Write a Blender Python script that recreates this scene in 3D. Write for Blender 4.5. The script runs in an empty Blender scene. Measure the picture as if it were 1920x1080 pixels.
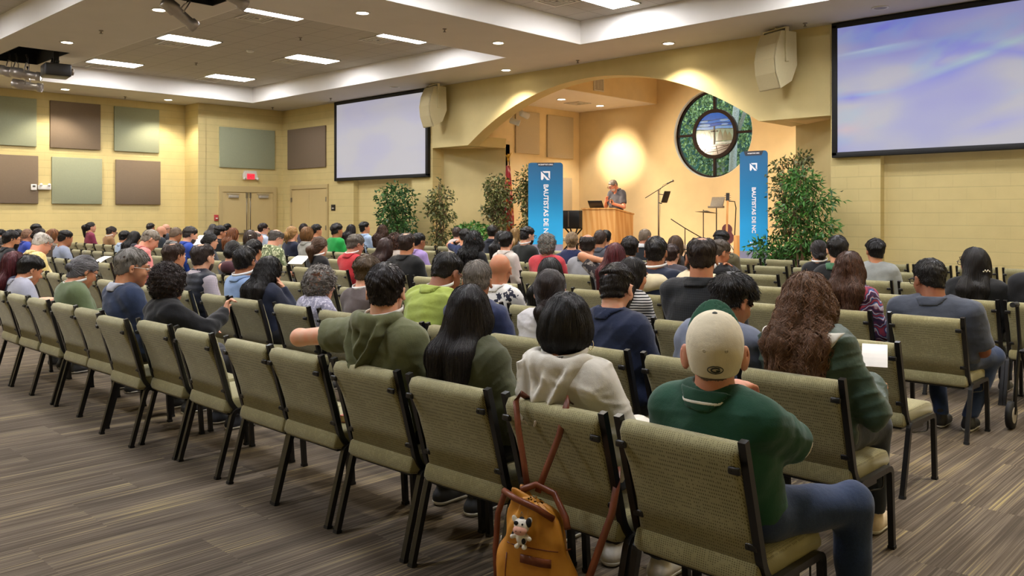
import bpy, bmesh, math, random
import numpy as np
from mathutils import Vector, Matrix

C = bpy.context.scene.collection
PI = math.pi
rng = np.random.RandomState(7)
random.seed(7)

# ------------------------------------------------------------------ camera
F, YH, EYE = 1590.0, 402.0, 1.6
YAW = math.radians(43.8)
SN, CS = math.sin(YAW), math.cos(YAW)
cam = bpy.data.cameras.new('camera')
cam.sensor_width = 36.0
cam.lens = F / 1920 * 36
cam.shift_y = -(540 - YH) / 1920
cam.clip_start = 0.05
camo = bpy.data.objects.new('camera', cam)
camo.location = (0, 0, EYE)
camo.rotation_euler = (PI / 2, 0, YAW)
C.objects.link(camo)
bpy.context.scene.camera = camo

def depth_of(X, Y):
    return -X * SN + Y * CS

# ------------------------------------------------------------------ colour / materials
def lin(c):
    if isinstance(c, str):
        c = c.lstrip('#')
        c = [int(c[i:i + 2], 16) / 255 for i in (0, 2, 4)]
    return tuple((x / 12.92 if x <= .04045 else ((x + .055) / 1.055) ** 2.4) for x in c[:3]) + (1.0,)

MATS = {}
class NT:
    """small node helper"""
    def __init__(s, name):
        s.m = bpy.data.materials.new(name); s.m.use_nodes = True
        s.t = s.m.node_tree; s.n = s.t.nodes; s.b = s.n['Principled BSDF']
    def new(s, typ, **kw):
        x = s.n.new(typ)
        for k, v in kw.items():
            if k.startswith('i_'):
                key = k[2:]
                key = int(key) if key.isdigit() else key.replace('_', ' ')
                s.put(x.inputs[key], v)
            else: setattr(x, k, v)
        return x
    def put(s, inp, v):
        if isinstance(v, bpy.types.NodeSocket): s.t.links.new(v, inp)
        else: inp.default_value = v
    def math(s, op, a, b=None, c=None, clamp=False):
        x = s.n.new('ShaderNodeMath'); x.operation = op; x.use_clamp = clamp
        for i, v in enumerate((a, b, c)):
            if v is not None: s.put(x.inputs[i], v)
        return x.outputs[0]
    def mix(s, f, a, b, mode='MIX'):
        x = s.n.new('ShaderNodeMix'); x.data_type = 'RGBA'; x.blend_type = mode
        s.put(x.inputs[0], f); s.put(x.inputs[6], a); s.put(x.inputs[7], b)
        return x.outputs[2]
    def ramp(s, f, stops):
        x = s.n.new('ShaderNodeValToRGB'); e = x.color_ramp.elements
        while len(e) < len(stops): e.new(.5)
        for i, (p, c) in enumerate(stops): e[i].position = p; e[i].color = c
        s.put(x.inputs[0], f); return x.outputs[0]
    def obj(s): return s.new('ShaderNodeTexCoord').outputs['Object']
    def xyz(s, v):
        x = s.new('ShaderNodeSeparateXYZ'); s.put(x.inputs[0], v); return x.outputs
    def comb(s, a, b, c):
        x = s.new('ShaderNodeCombineXYZ')
        for i, v in enumerate((a, b, c)): s.put(x.inputs[i], v)
        return x.outputs[0]
    def noise(s, vec, scale, detail=3, rough=.5, dim='3D'):
        x = s.new('ShaderNodeTexNoise'); x.noise_dimensions = dim
        if vec is not None: s.put(x.inputs['Vector'], vec)
        x.inputs['Scale'].default_value = scale; x.inputs['Detail'].default_value = detail
        x.inputs['Roughness'].default_value = rough
        return x.outputs['Fac']
    def bump(s, h, strength=.3, dist=.01):
        x = s.new('ShaderNodeBump'); s.put(x.inputs['Height'], h)
        x.inputs['Strength'].default_value = strength; x.inputs['Distance'].default_value = dist
        s.t.links.new(x.outputs[0], s.b.inputs['Normal'])
    def base(s, v): s.put(s.b.inputs['Base Color'], v)
    def set(s, rough=.6, metal=0., spec=.5, sheen=0.):
        s.b.inputs['Roughness'].default_value = rough; s.b.inputs['Metallic'].default_value = metal
        s.b.inputs['Specular IOR Level'].default_value = spec
        if sheen: s.b.inputs['Sheen Weight'].default_value = sheen

def flat(name, col, rough=.6, metal=0., spec=.5, noise=.12, nscale=30):
    if name in MATS: return MATS[name]
    t = NT(name); t.set(rough, metal, spec); c = lin(col)
    if noise:
        f = t.noise(t.obj(), nscale)
        d = tuple(x * (1 - noise) for x in c[:3]) + (1,); l = tuple(min(1, x * (1 + noise)) for x in c[:3]) + (1,)
        t.base(t.ramp(f, [(.3, d), (.7, l)]))
    else: t.base(c)
    MATS[name] = t.m; return t.m

def glow(name, col, strength):
    if name in MATS: return MATS[name]
    t = NT(name); t.base(tuple(v * .4 for v in lin(col)[:3]) + (1,)); t.b.inputs['Emission Color'].default_value = lin(col)
    t.b.inputs['Emission Strength'].default_value = strength
    MATS[name] = t.m; return t.m

def cloth(name, col, kind='plain', col2='#ffffff', rough=.85, sc=1.0):
    if name in MATS: return MATS[name]
    t = NT(name); t.set(rough, 0, .25, .15); o = t.obj(); c = lin(col); c2 = lin(col2)
    n = t.noise(o, 9 * sc, 3); w = t.noise(o, 260, 2)
    d = tuple(x * .86 for x in c[:3]) + (1,); l = tuple(min(1, x * 1.1) for x in c[:3]) + (1,)
    base = t.ramp(n, [(.3, d), (.7, l)])
    if kind == 'heather':
        base = t.mix(t.math('MULTIPLY', w, .55), base, c2)
    elif kind == 'stripes':
        x = t.xyz(o); z = t.math('ADD', x[2], t.math('MULTIPLY', t.noise(o, 5), .02))
        s = t.math('GREATER_THAN', t.math('SINE', t.math('MULTIPLY', z, 2 * PI / (.02 * sc))), .15)
        base = t.mix(s, base, c2)
    elif kind == 'check':
        x = t.xyz(o); k = 2 * PI / (.016 * sc)
        a = t.math('GREATER_THAN', t.math('SINE', t.math('MULTIPLY', t.math('ADD', x[0], x[1]), k)), .3)
        b = t.math('GREATER_THAN', t.math('SINE', t.math('MULTIPLY', x[2], k)), .3)
        base = t.mix(t.math('MULTIPLY', t.math('ADD', a, b), .4), base, c2)
    elif kind == 'print':
        v = t.new('ShaderNodeTexVoronoi'); t.put(v.inputs['Vector'], o); v.inputs['Scale'].default_value = 14 * sc
        s = t.noise(o, 22 * sc, 3, .6)
        f = t.math('GREATER_THAN', s, .54)
        base = t.mix(f, base, c2)
        base = t.mix(t.math('LESS_THAN', v.outputs['Distance'], .16), base, tuple(x * .35 for x in c2[:3]) + (1,))
    elif kind == 'paisley':
        w2 = t.new('ShaderNodeTexWave'); w2.wave_type = 'RINGS'; t.put(w2.inputs['Vector'], o)
        w2.inputs['Scale'].default_value = 4; w2.inputs['Distortion'].default_value = 16; w2.inputs['Detail'].default_value = 3
        base = t.ramp(w2.outputs['Fac'], [(0., lin('#2b2140')), (.25, lin('#6b2f4c')), (.45, lin('#d8cfd8')), (.6, lin('#4c6fa8')), (.8, lin('#3a2b55')), (1., lin('#9a3a48'))])
    t.base(base)
    fold = t.noise(o, 17, 2, .5)
    t.bump(t.math('ADD', t.math('MULTIPLY', w, .15), fold), .35, .012)
    MATS[name] = t.m; return t.m

def skin(col):
    name = 'skin_' + col.lstrip('#')
    if name in MATS: return MATS[name]
    t = NT(name); t.set(.48, 0, .4); o = t.obj(); c = lin(col)
    n = t.noise(o, 24, 3)
    red = (min(1, c[0] * 1.05), c[1] * .82, c[2] * .78, 1)
    t.base(t.ramp(n, [(.35, c), (.75, red)]))
    t.b.inputs['Subsurface Weight'].default_value = .08
    t.b.inputs['Subsurface Radius'].default_value = (.01, .004, .002)
    t.bump(t.noise(o, 180, 2), .08, .003)
    MATS[name] = t.m; return t.m

def hairmat(col, rough=.42):
    name = 'hair_' + col.lstrip('#')
    if name in MATS: return MATS[name]
    t = NT(name); t.set(rough, 0, .35); c = lin(col)
    g = t.new('ShaderNodeNewGeometry')
    r = g.outputs['Random Per Island']
    d = tuple(x * .55 for x in c[:3]) + (1,); l = tuple(min(1, x * 1.55 + .004) for x in c[:3]) + (1,)
    t.base(t.ramp(r, [(0, d), (.55, c), (1, l)]))
    o = t.obj(); m = t.new('ShaderNodeMapping'); t.put(m.inputs[0], o); m.inputs['Scale'].default_value = (130, 130, 22)
    t.bump(t.noise(m.outputs[0], 1, 2), .5, .004)
    MATS[name] = t.m; return t.m

# ------------------------------------------------------------------ mesh helpers
def mesh_obj(name, V, Fc, m=None, parent=None, loc=None, smooth=False):
    me = bpy.data.meshes.new(name)
    if isinstance(V, np.ndarray) and isinstance(Fc, np.ndarray) and len(Fc):
        k = Fc.shape[1]
        me.vertices.add(len(V)); me.vertices.foreach_set('co', V.astype(np.float32).ravel())
        me.loops.add(Fc.size); me.loops.foreach_set('vertex_index', Fc.astype(np.int32).ravel())
        me.polygons.add(len(Fc)); me.polygons.foreach_set('loop_start', np.arange(0, Fc.size, k, dtype=np.int32))
        me.polygons.foreach_set('loop_total', np.full(len(Fc), k, dtype=np.int32))
        me.update(calc_edges=True); me.validate()
    else:
        me.from_pydata([tuple(v) for v in V], [], [tuple(f) for f in Fc]); me.update()
    if smooth: me.polygons.foreach_set('use_smooth', np.ones(len(me.polygons), dtype=bool))
    o = bpy.data.objects.new(name, me); C.objects.link(o)
    if m is not None: me.materials.append(m)
    if parent is not None: o.parent = parent
    if loc is not None: o.location = loc
    return o

class MB:
    def __init__(s): s.v = []; s.f = []; s.sm = []
    def add(s, vs, fs, smooth=False):
        k = len(s.v); s.v += [tuple(v) for v in vs]
        for f in fs: s.f.append(tuple(i + k for i in f)); s.sm.append(smooth)
        return s
    def box(s, x0, x1, y0, y1, z0, z1, M=None):
        vs = [(x, y, z) for x in (x0, x1) for y in (y0, y1) for z in (z0, z1)]
        if M is not None: vs = [M @ Vector(v) for v in vs]
        return s.add(vs, [(0, 1, 3, 2), (4, 6, 7, 5), (0, 4, 5, 1), (2, 3, 7, 6), (0, 2, 6, 4), (1, 5, 7, 3)])
    def rbox(s, x0, x1, y0, y1, z0, z1, r=.01, M=None, seg=2):
        bm = bmesh.new(); bmesh.ops.create_cube(bm, size=1)
        for v in bm.verts:
            v.co = Vector(((x0 + x1) / 2 + v.co.x * (x1 - x0), (y0 + y1) / 2 + v.co.y * (y1 - y0), (z0 + z1) / 2 + v.co.z * (z1 - z0)))
        bmesh.ops.bevel(bm, geom=bm.edges[:], offset=r, segments=seg, affect='EDGES', profile=.5)
        bm.verts.ensure_lookup_table()
        vs = [(M @ v.co) if M is not None else v.co.copy() for v in bm.verts]
        s.add(vs, [[v.index for v in f.verts] for f in bm.faces], seg > 1); bm.free(); return s
    def tube(s, pts, r, n=8, cap=True, square=False, smooth=True, up=None):
        pts = [Vector(p) for p in pts]; rs = r if isinstance(r, (list, tuple)) else [r] * len(pts)
        if square: n = 4; smooth = False
        k = len(s.v); T0 = None
        t = (pts[1] - pts[0]).normalized()
        ref = Vector(up) if up else (Vector((1, 0, 0)) if abs(t.x) < .8 else Vector((0, 1, 0)))
        for i, p in enumerate(pts):
            a = pts[i] - pts[i - 1] if i else pts[1] - pts[0]
            b = pts[i + 1] - pts[i] if i < len(pts) - 1 else a
            t = (a.normalized() + b.normalized()).normalized()
            u = (ref - t * ref.dot(t)).normalized(); w = t.cross(u); ref = u
            for j in range(n):
                an = 2 * PI * (j + (.5 if square else 0)) / n
                q = rs[i] * (1.414 if square else 1)
                s.v.append(tuple(p + u * math.cos(an) * q + w * math.sin(an) * q))
        for i in range(len(pts) - 1):
            for j in range(n):
                s.f.append((k + i * n + j, k + i * n + (j + 1) % n, k + (i + 1) * n + (j + 1) % n, k + (i + 1) * n + j)); s.sm.append(smooth)
        if cap:
            s.f.append(tuple(k + j for j in range(n))[::-1]); s.sm.append(False)
            s.f.append(tuple(k + (len(pts) - 1) * n + j for j in range(n))); s.sm.append(False)
        return s
    def lathe(s, prof, n=20, M=None, smooth=True):
        """prof: list of (r, z)"""
        k = len(s.v)
        for r, z in prof:
            for j in range(n):
                p = Vector((r * math.cos(2 * PI * j / n), r * math.sin(2 * PI * j / n), z))
                s.v.append(tuple(M @ p if M is not None else p))
        for i in range(len(prof) - 1):
            for j in range(n):
                s.f.append((k + i * n + j, k + i * n + (j + 1) % n, k + (i + 1) * n + (j + 1) % n, k + (i + 1) * n + j)); s.sm.append(smooth)
        s.f.append(tuple(k + j for j in range(n))[::-1]); s.sm.append(False)
        s.f.append(tuple(k + (len(prof) - 1) * n + j for j in range(n))); s.sm.append(False)
        return s
    def ball(s, c, r, n=10, M=None):
        r = r if isinstance(r, (list, tuple)) else (r, r, r)
        prof = [(math.sin(PI * i / n) + (1e-4 if i in (0, n) else 0), -math.cos(PI * i / n)) for i in range(n + 1)]
        A = Matrix.Translation(c) @ (M if M is not None else Matrix.Identity(4)) @ Matrix.Diagonal((r[0], r[1], r[2], 1))
        return s.lathe(prof, n + 4, A)
    def prism(s, poly, a, b, axis='z', M=None):
        n = len(poly)
        def P(p, h):
            q = {'z': (p[0], p[1], h), 'y': (p[0], h, p[1]), 'x': (h, p[0], p[1])}[axis]
            return M @ Vector(q) if M is not None else q
        vs = [P(p, a) for p in poly] + [P(p, b) for p in poly]
        return s.add(vs, [tuple(range(n))[::-1], tuple(range(n, 2 * n))] + [(i, (i + 1) % n, n + (i + 1) % n, n + i) for i in range(n)])
    def build(s, name, m=None, parent=None, loc=None, rz=0, fix=True):
        o = mesh_obj(name, s.v, s.f, m, parent, loc)
        if fix:
            bm = bmesh.new(); bm.from_mesh(o.data); bmesh.ops.recalc_face_normals(bm, faces=bm.faces[:]); bm.to_mesh(o.data); bm.free()
        if any(s.sm): o.data.polygons.foreach_set('use_smooth', np.array(s.sm, dtype=bool))
        if rz: o.rotation_euler = (0, 0, rz)
        return o

def tag(o, label, cat, group=None, kind=None):
    o['label'] = label
    if cat: o['category'] = cat
    if group: o['group'] = group
    if kind: o['kind'] = kind
    return o
def thing(name, label, cat, loc=(0, 0, 0), rz=0, group=None):
    o = bpy.data.objects.new(name, None); C.objects.link(o); o.empty_display_size = .1
    o.location = loc; o.rotation_euler = (0, 0, rz)
    return tag(o, label, cat, group)
def struct(o, label=None):
    o['kind'] = 'structure'
    if label: o['label'] = label
    return o
def copy_tree(o, parent=None):
    c = o.copy(); C.objects.link(c)
    if parent is not None: c.parent = parent
    for ch in list(o.children): copy_tree(ch, c)
    return c

# ------------------------------------------------------------------ signed-distance modelling (numpy), meshed by sparse surface nets
def V3(*a): return np.array(a, float)
def cap(P, a, b, r1, r2=None):
    r2 = r1 if r2 is None else r2
    a = np.asarray(a, float); b = np.asarray(b, float); ba = b - a
    t = np.clip(((P - a) @ ba) / max(ba @ ba, 1e-9), 0, 1)
    return np.linalg.norm(P - a - t[:, None] * ba, axis=1) - (r1 + (r2 - r1) * t)
def ell(P, c, r, R=None):
    q = P - np.asarray(c, float)
    if R is not None: q = q @ R
    r = np.asarray(r, float)
    k0 = np.linalg.norm(q / r, axis=1); k1 = np.linalg.norm(q / (r * r), axis=1)
    return k0 * (k0 - 1) / np.maximum(k1, 1e-9)
def smin(a, b, k):
    h = np.maximum(k - np.abs(a - b), 0) / k
    return np.minimum(a, b) - h * h * k * .25
def smax(a, b, k): return -smin(-a, -b, k)

def nets(f, lo, hi, v):
    lo = np.asarray(lo, float); hi = np.asarray(hi, float)
    L = 3; s = 2 ** L
    n = np.ceil((hi - lo) / (v * s)).astype(int) + 1
    g = np.stack(np.meshgrid(*[np.arange(k) for k in n], indexing='ij'), -1).reshape(-1, 3)
    for l in range(L, -1, -1):
        sz = v * 2 ** l
        c = lo + (g + .5) * sz
        d = f(c)
        g = g[np.abs(d) <= sz * (1.25 if l else 1.1)]
        if l:
            o = np.array([(a, b, c2) for a in (0, 1) for b in (0, 1) for c2 in (0, 1)])
            g = (g[:, None, :] * 2 + o[None]).reshape(-1, 3)
    if not len(g): return np.zeros((0, 3)), np.zeros((0, 4), int)
    M = int(g.max()) + 3
    code = lambda q: (q[..., 0].astype(np.int64) * M + q[..., 1]) * M + q[..., 2]
    off = np.array([(a, b, c2) for a in (0, 1) for b in (0, 1) for c2 in (0, 1)])
    cc = code(g[:, None, :] + off[None])
    u, inv = np.unique(cc.ravel(), return_inverse=True)
    q = np.stack([u // (M * M), (u // M) % M, u % M], -1)
    val = f(lo + q * v)
    cv = val[inv].reshape(-1, 8)
    keep = (cv.min(1) < 0) & (cv.max(1) >= 0)
    g = g[keep]; cv = cv[keep]; cc = cc[keep]
    E = [(0, 1), (2, 3), (4, 5), (6, 7), (0, 2), (1, 3), (4, 6), (5, 7), (0, 4), (1, 5), (2, 6), (3, 7)]
    acc = np.zeros((len(g), 3)); cnt = np.zeros(len(g))
    for a, b in E:
        va, vb = cv[:, a], cv[:, b]; x = (va < 0) != (vb < 0)
        t = np.where(x, va / np.where(x, va - vb, 1), 0)
        p = off[a] + t[:, None] * (off[b] - off[a])
        acc += np.where(x[:, None], p, 0); cnt += x
    V = lo + (g + acc / cnt[:, None]) * v
    gc = code(g); order = np.argsort(gc); gs = gc[order]
    def look(q):
        k = code(q); i = np.searchsorted(gs, k); i = np.clip(i, 0, len(gs) - 1)
        return np.where(gs[i] == k, order[i], -1)
    Q = []
    for ax, (b1, b2), ia in ((0, (1, 2), 4), (1, (2, 0), 2), (2, (0, 1), 1)):
        # edge from corner 0 along ax inside cell g
        x = (cv[:, 0] < 0) != (cv[:, ia] < 0)
        c0 = g[x]; flip = cv[x, 0] >= 0
        d1 = np.zeros(3, int); d1[b1] = 1; d2 = np.zeros(3, int); d2[b2] = 1
        i0, i1, i2, i3 = np.nonzero(x)[0], look(c0 - d1), look(c0 - d1 - d2), look(c0 - d2)
        ok = (i1 >= 0) & (i2 >= 0) & (i3 >= 0)
        f4 = np.stack([i0, i1, i2, i3], -1)
        f4[flip] = f4[flip][:, ::-1]
        Q.append(f4[ok])
    return V, np.concatenate(Q)

def sdf_obj(name, f, lo, hi, v, m, parent=None):
    V, Q = nets(f, lo, hi, v)
    return mesh_obj(name, V, Q, m, parent, smooth=True)

def grad(f, P, h=.004):
    k = np.array([(1, -1, -1), (-1, -1, 1), (-1, 1, -1), (1, 1, 1)], float)
    g = sum(k[i] * f(P + k[i] * h)[:, None] for i in range(4))
    return g / np.maximum(np.linalg.norm(g, axis=1), 1e-9)[:, None]

def rotx(a): c, s = math.cos(a), math.sin(a); return np.array([(1, 0, 0), (0, c, -s), (0, s, c)])
def roty(a): c, s = math.cos(a), math.sin(a); return np.array([(c, 0, s), (0, 1, 0), (-s, 0, c)])
def rotz(a): c, s = math.cos(a), math.sin(a); return np.array([(c, -s, 0), (s, c, 0), (0, 0, 1)])
# ================================================================== ROOM
CEIL, TILE = 4.88, 5.33
XL, XJ, XR, YB, YW = -24.75, -23.9, 2.2, -4.5, 14.4

def wall_mat(name, col, axis, cmu=True, rough=.62):
    t = NT(name); t.set(rough, 0, .3); o = t.obj(); x = t.xyz(o)
    u = x[0] if axis == 'x' else x[1]
    c = lin(col); d = tuple(k * .93 for k in c[:3]) + (1,)
    n = t.noise(o, 3, 3); fine = t.noise(o, 90, 2)
    base = t.ramp(n, [(.3, d), (.7, c)])
    if cmu:
        b = t.new('ShaderNodeTexBrick'); t.put(b.inputs['Vector'], t.comb(u, x[2], 0.0))
        b.inputs['Scale'].default_value = 1; b.inputs['Mortar Size'].default_value = .006
        b.inputs['Brick Width'].default_value = .4064; b.inputs['Row Height'].default_value = .2032
        b.inputs['Mortar Smooth'].default_value = .3
        # horizontal joints read stronger than the filled vertical ones
        zf = t.math('ABSOLUTE', t.math('SUBTRACT', t.math('FRACT', t.math('DIVIDE', x[2], .2032)), .5))
        hz = t.math('GREATER_THAN', zf, .465)
        f = t.math('MAXIMUM', t.math('MULTIPLY', b.outputs['Fac'], .35), hz)
        base = t.mix(t.math('MULTIPLY', f, .26), base, tuple(k * .45 for k in c[:3]) + (1,))
        t.bump(t.math('ADD', t.math('MULTIPLY', f, -1.), t.math('MULTIPLY', fine, .25)), .5, .008)
    else: t.bump(fine, .12, .004)
    t.base(base); return t.m

WALLC = '#d4c084'
m_wx = wall_mat('block_paint_front', WALLC, 'x')
m_wy = wall_mat('block_paint_side', WALLC, 'y')
m_dry = wall_mat('drywall_paint', '#d4c188', 'x', cmu=False)
m_stage = wall_mat('stage_paint', '#ead2a2', 'x', cmu=False)
m_soffit = flat('soffit_paint', '#d3ccc2', .8, noise=.02, nscale=2)
m_traywall = flat('tray_paint', '#e9e4dc', .8, noise=.02, nscale=2)
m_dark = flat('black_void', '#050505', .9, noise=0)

def tile_mat():
    t = NT('ceiling_tile'); t.set(.9, 0, .2); o = t.obj(); x = t.xyz(o)
    b = t.new('ShaderNodeTexBrick'); b.offset = 0.; t.put(b.inputs['Vector'], t.comb(x[0], x[1], 0.))
    b.inputs['Scale'].default_value = 1; b.inputs['Brick Width'].default_value = .61; b.inputs['Row Height'].default_value = .61
    b.inputs['Mortar Size'].default_value = .009; b.inputs['Mortar Smooth'].default_value = .1
    sp = t.noise(o, 130, 2, .7)
    base = t.ramp(sp, [(.35, lin('#b3aca0')), (.65, lin('#c5beb2'))])
    base = t.mix(t.math('MULTIPLY', b.outputs['Fac'], .6), base, lin('#857c70'))
    t.base(base); t.bump(b.outputs['Fac'], .4, -.01); return t.m
m_tile = tile_mat()

def carpet_mat():
    t = NT('striped_carpet_tile'); t.set(.95, 0, .1); o = t.obj(); x = t.xyz(o)
    W, L = .5, 1.0
    ci = t.math('FLOOR', t.math('DIVIDE', x[0], W))
    offs = t.math('MULTIPLY', t.math('FRACT', t.math('MULTIPLY', ci, .37)), L)
    ri = t.math('FLOOR', t.math('DIVIDE', t.math('ADD', x[1], offs), L))
    wn = t.new('ShaderNodeTexWhiteNoise'); wn.noise_dimensions = '2D'; t.put(wn.inputs['Vector'], t.comb(ci, ri, 0.))
    r = wn.outputs['Value']
    yy = t.math('MULTIPLY', x[1], .9)
    # fine yarn lines along Y, broken up along their length
    s1 = t.noise(t.comb(t.math('ADD', t.math('MULTIPLY', x[0], 105.), t.math('MULTIPLY', r, 57.)), yy, r), 1, 2, .6)
    s2 = t.noise(t.comb(t.math('ADD', t.math('MULTIPLY', x[0], 9.), t.math('MULTIPLY', r, 91.)), t.math('MULTIPLY', x[1], .8), 3.), 1, 2, .5)
    fz = t.noise(o, 320, 2, .7)
    line = t.ramp(t.math('ADD', s1, t.math('MULTIPLY', t.math('SUBTRACT', s2, .5), .6)),
                  [(.34, lin('#574e43')), (.5, lin('#6d6255')), (.62, lin('#837666')), (.72, lin('#a6956c')), (.85, lin('#c6b482'))])
    dark = t.mix(t.math('MULTIPLY', t.math('SUBTRACT', 1., r), .25), line, lin('#4a4238'))
    base = t.mix(t.math('MULTIPLY', fz, .55), dark, t.mix(.5, dark, lin('#2e2822')))
    t.base(base); t.bump(t.math('ADD', fz, t.math('MULTIPLY', s1, .5)), .6, .006); return t.m
m_carpet = carpet_mat()

# floor
struct(MB().box(XL - .3, XR + .3, YB - .3, 20, -.2, 0).build('floor', m_carpet))

# side, rear and right walls
struct(MB().box(XL - .25, XL, YB, 11.6, 0, CEIL + .6).build('wall_left', m_wy))
struct(MB().box(XL - .25, XJ, 11.6, 11.6 + .25, 0, CEIL + .6).box(XJ - .25, XJ - .0, 11.84, YW + .2, 0, CEIL + .6).build('wall_door', m_wy))
struct(MB().box(XR, XR + .25, YB, YW + .3, 0, CEIL + .6).build('wall_right', m_wy))
struct(MB().box(XL - .25, XR + .25, YB - .25, YB, 0, CEIL + .6).build('wall_back', m_wx))
# front wall in block: pilasters and recessed bays behind the screens
XA, XB = -16.65, -6.17        # alcove edges
fw = MB()
fw.box(XJ - .2, -20.1, YW, YW + .4, 0, CEIL + .1)
fw.box(-20.1, -17.5, YW + .16, YW + .4, 0, CEIL + .1)
fw.box(-17.5, XA, YW, YW + .4, 0, CEIL + .1)
fw.box(XB, -5.33, YW, YW + .4, 0, CEIL + .1)
fw.box(-5.33, -2.7, YW + .16, YW + .4, 0, CEIL + .1)
fw.box(-2.7, XR + .1, YW, YW + .4, 0, CEIL + .1)
struct(fw.build('wall_front', m_wx))

# arch wall
AX0, AX1, AC, AR, AZ = -15.3, -7.5, -11.4, 6.70, 4.555 - 6.70
def archz(x): return AZ + math.sqrt(AR * AR - (x - AC) ** 2)
SPR = 3.31
aw = MB(); Y0, Y1 = YW - .02, YW + .35
xs = [XA - .003] + list(np.linspace(AX0, AX1, 49)) + [XB + .003]
zs = [SPR] + [max(SPR, archz(x)) for x in np.linspace(AX0, AX1, 49)] + [SPR]
vs = []
for x, z in zip(xs, zs): vs += [(x, Y0, z), (x, Y0, CEIL + .05), (x, Y1, z), (x, Y1, CEIL + .9)]
fs = []
for i in range(len(xs) - 1):
    a, b = i * 4, i * 4 + 4
    fs += [(a, b, b + 1, a + 1), (a + 2, a + 3, b + 3, b + 2), (a, a + 2, b + 2, b), (a + 1, b + 1, b + 3, a + 3)]
aw.add(vs, fs)
# flat ledges over the alcove corners (ceiling of the splayed niches)
for xa, xb in ((XA, AX0), (XB, AX1)):
    s = 1 if xb > xa else -1
    aw.prism([(xa + .006 * s, Y1 - .003), (xb, Y1 - .003), (xb + .02 * s, 15.72), (xa + .006 * s, 14.80)], SPR + .001, SPR + .25)
struct(aw.build('wall_arch', m_dry))
# splayed alcove walls
for nm, xa, xb, s in (('wall_alcove_left', XA, -15.28, 1), ('wall_alcove_right', XB, -7.42, -1)):
    q = MB().prism([(xa - .02 * s, YW + .3), (xa + .004 * s, YW + .3), (xa + .004 * s, 14.78), (xb, 15.7), (xb, 15.85), (xa - .1 * s, 14.95), (xa - .1 * s, YW + .45)], 0, SPR + .1)
    struct(q.build(nm, m_dry))

# stage room
SXL, SXR, SYB, SH = -15.7, -7.1, 19.2, .65
struct(MB().box(SXL - .2, SXL, 15.6, SYB + .2, 0, 6.2).box(SXL, -15.28, 15.7, 15.85, 0, SPR + .2).box(SXL-1., SXL, 14.7, 15.62, SPR, 6.2).build('wall_stage_left', wall_mat('stage_paint_side', '#efd6a4', 'y', False)))
struct(MB().box(SXR, SXR + .2, 15.6, SYB + .2, 0, 6.2).box(-7.42, SXR, 15.7, 15.85, 0, SPR + .2).box(SXR, SXR+1., 14.7, 15.62, SPR, 6.2).build('wall_stage_right', wall_mat('stage_paint_side_b', '#efd6a4', 'y', False)))
WC, WR = (-11.33, 3.67), 1.14
def holed_wall(x0, x1, z0, z1, c, r, n=96):
    A = sorted(set([2 * PI * i / n for i in range(n)] + [math.atan2(z - c[1], x - c[0]) % (2 * PI) for x in (x0, x1) for z in (z0, z1)]))
    inn, out = [], []
    for a in A:
        ca, sa = math.cos(a), math.sin(a)
        tx = ((x1 if ca > 0 else x0) - c[0]) / ca if abs(ca) > 1e-9 else 1e9
        tz = ((z1 if sa > 0 else z0) - c[1]) / sa if abs(sa) > 1e-9 else 1e9
        t = min(tx, tz); inn.append((c[0] + r * ca, c[1] + r * sa)); out.append((c[0] + t * ca, c[1] + t * sa))
    return inn, out
inn, out = holed_wall(SXL - .2, SXR + .2, 0, 6.2, WC, WR)
bw = MB(); n = len(inn)
vs = []
for (a, b), (e, f_) in zip(inn, out): vs += [(a, SYB, b), (e, SYB, f_), (a, SYB + .28, b), (e, SYB + .28, f_)]
fs = []
for i in range(n):
    a, b = 4 * i, 4 * ((i + 1) % n)
    fs += [(a, a + 1, b + 1, b), (a + 2, b + 2, b + 3, a + 3), (a, b, b + 2, a + 2)]
bw.add(vs, fs)
struct(bw.build('wall_stage_back', m_stage, fix=False))
m_stagec = flat('stage_ceiling_paint', '#eee4d6', .7, noise=.02, nscale=2)
struct(MB().box(SXL - .2, -13.02, 14.76, SYB + .2, 4.57, 4.62).build('ceiling_stage_left', m_stagec))
struct(MB().box(SXL - .2, -13, 14.77, SYB + .2, 4.58, 6.2).build('trim_3', m_stage))
struct(MB().box(-9.8, SXR + .2, 14.75, SYB + .2, 4.57, 6.2).build('ceiling_stage_right', m_stage))
struct(MB().box(-13.02, -9.78, 14.75, SYB + .2, 5.75, 6.2).build('ceiling_stage', m_stage))
# platform, with two front steps and a pale base strip
m_stagefl = flat('stage_carpet', '#b59a80', .9, nscale=60)
m_strip = flat('stage_nosing', '#e6d6c2', .6)
st = MB().box(SXL, SXR, 15.7, SYB, 0, SH).prism([(-16.4, YW), (-6.4, YW), (-6.35, 14.7), (-7.45, 15.72), (-15.25, 15.72), (-16.45, 14.7)], 0.001, SH)
struct(st.build('floor_stage', m_stagefl))
struct(MB().box(-16.3, -6.5, YW - .3, YW, 0.001, SH / 3).box(-16.3, -6.5, YW-.012, YW, SH/3, SH).build('trim_1', m_stagefl))
m_baseb = flat('baseboard_white', '#eadfd0', .5)
struct(MB().box(SXL + .3, SXR - .3, SYB - .03, SYB, SH, SH + .17).build('baseboard_stage', m_baseb))

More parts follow.
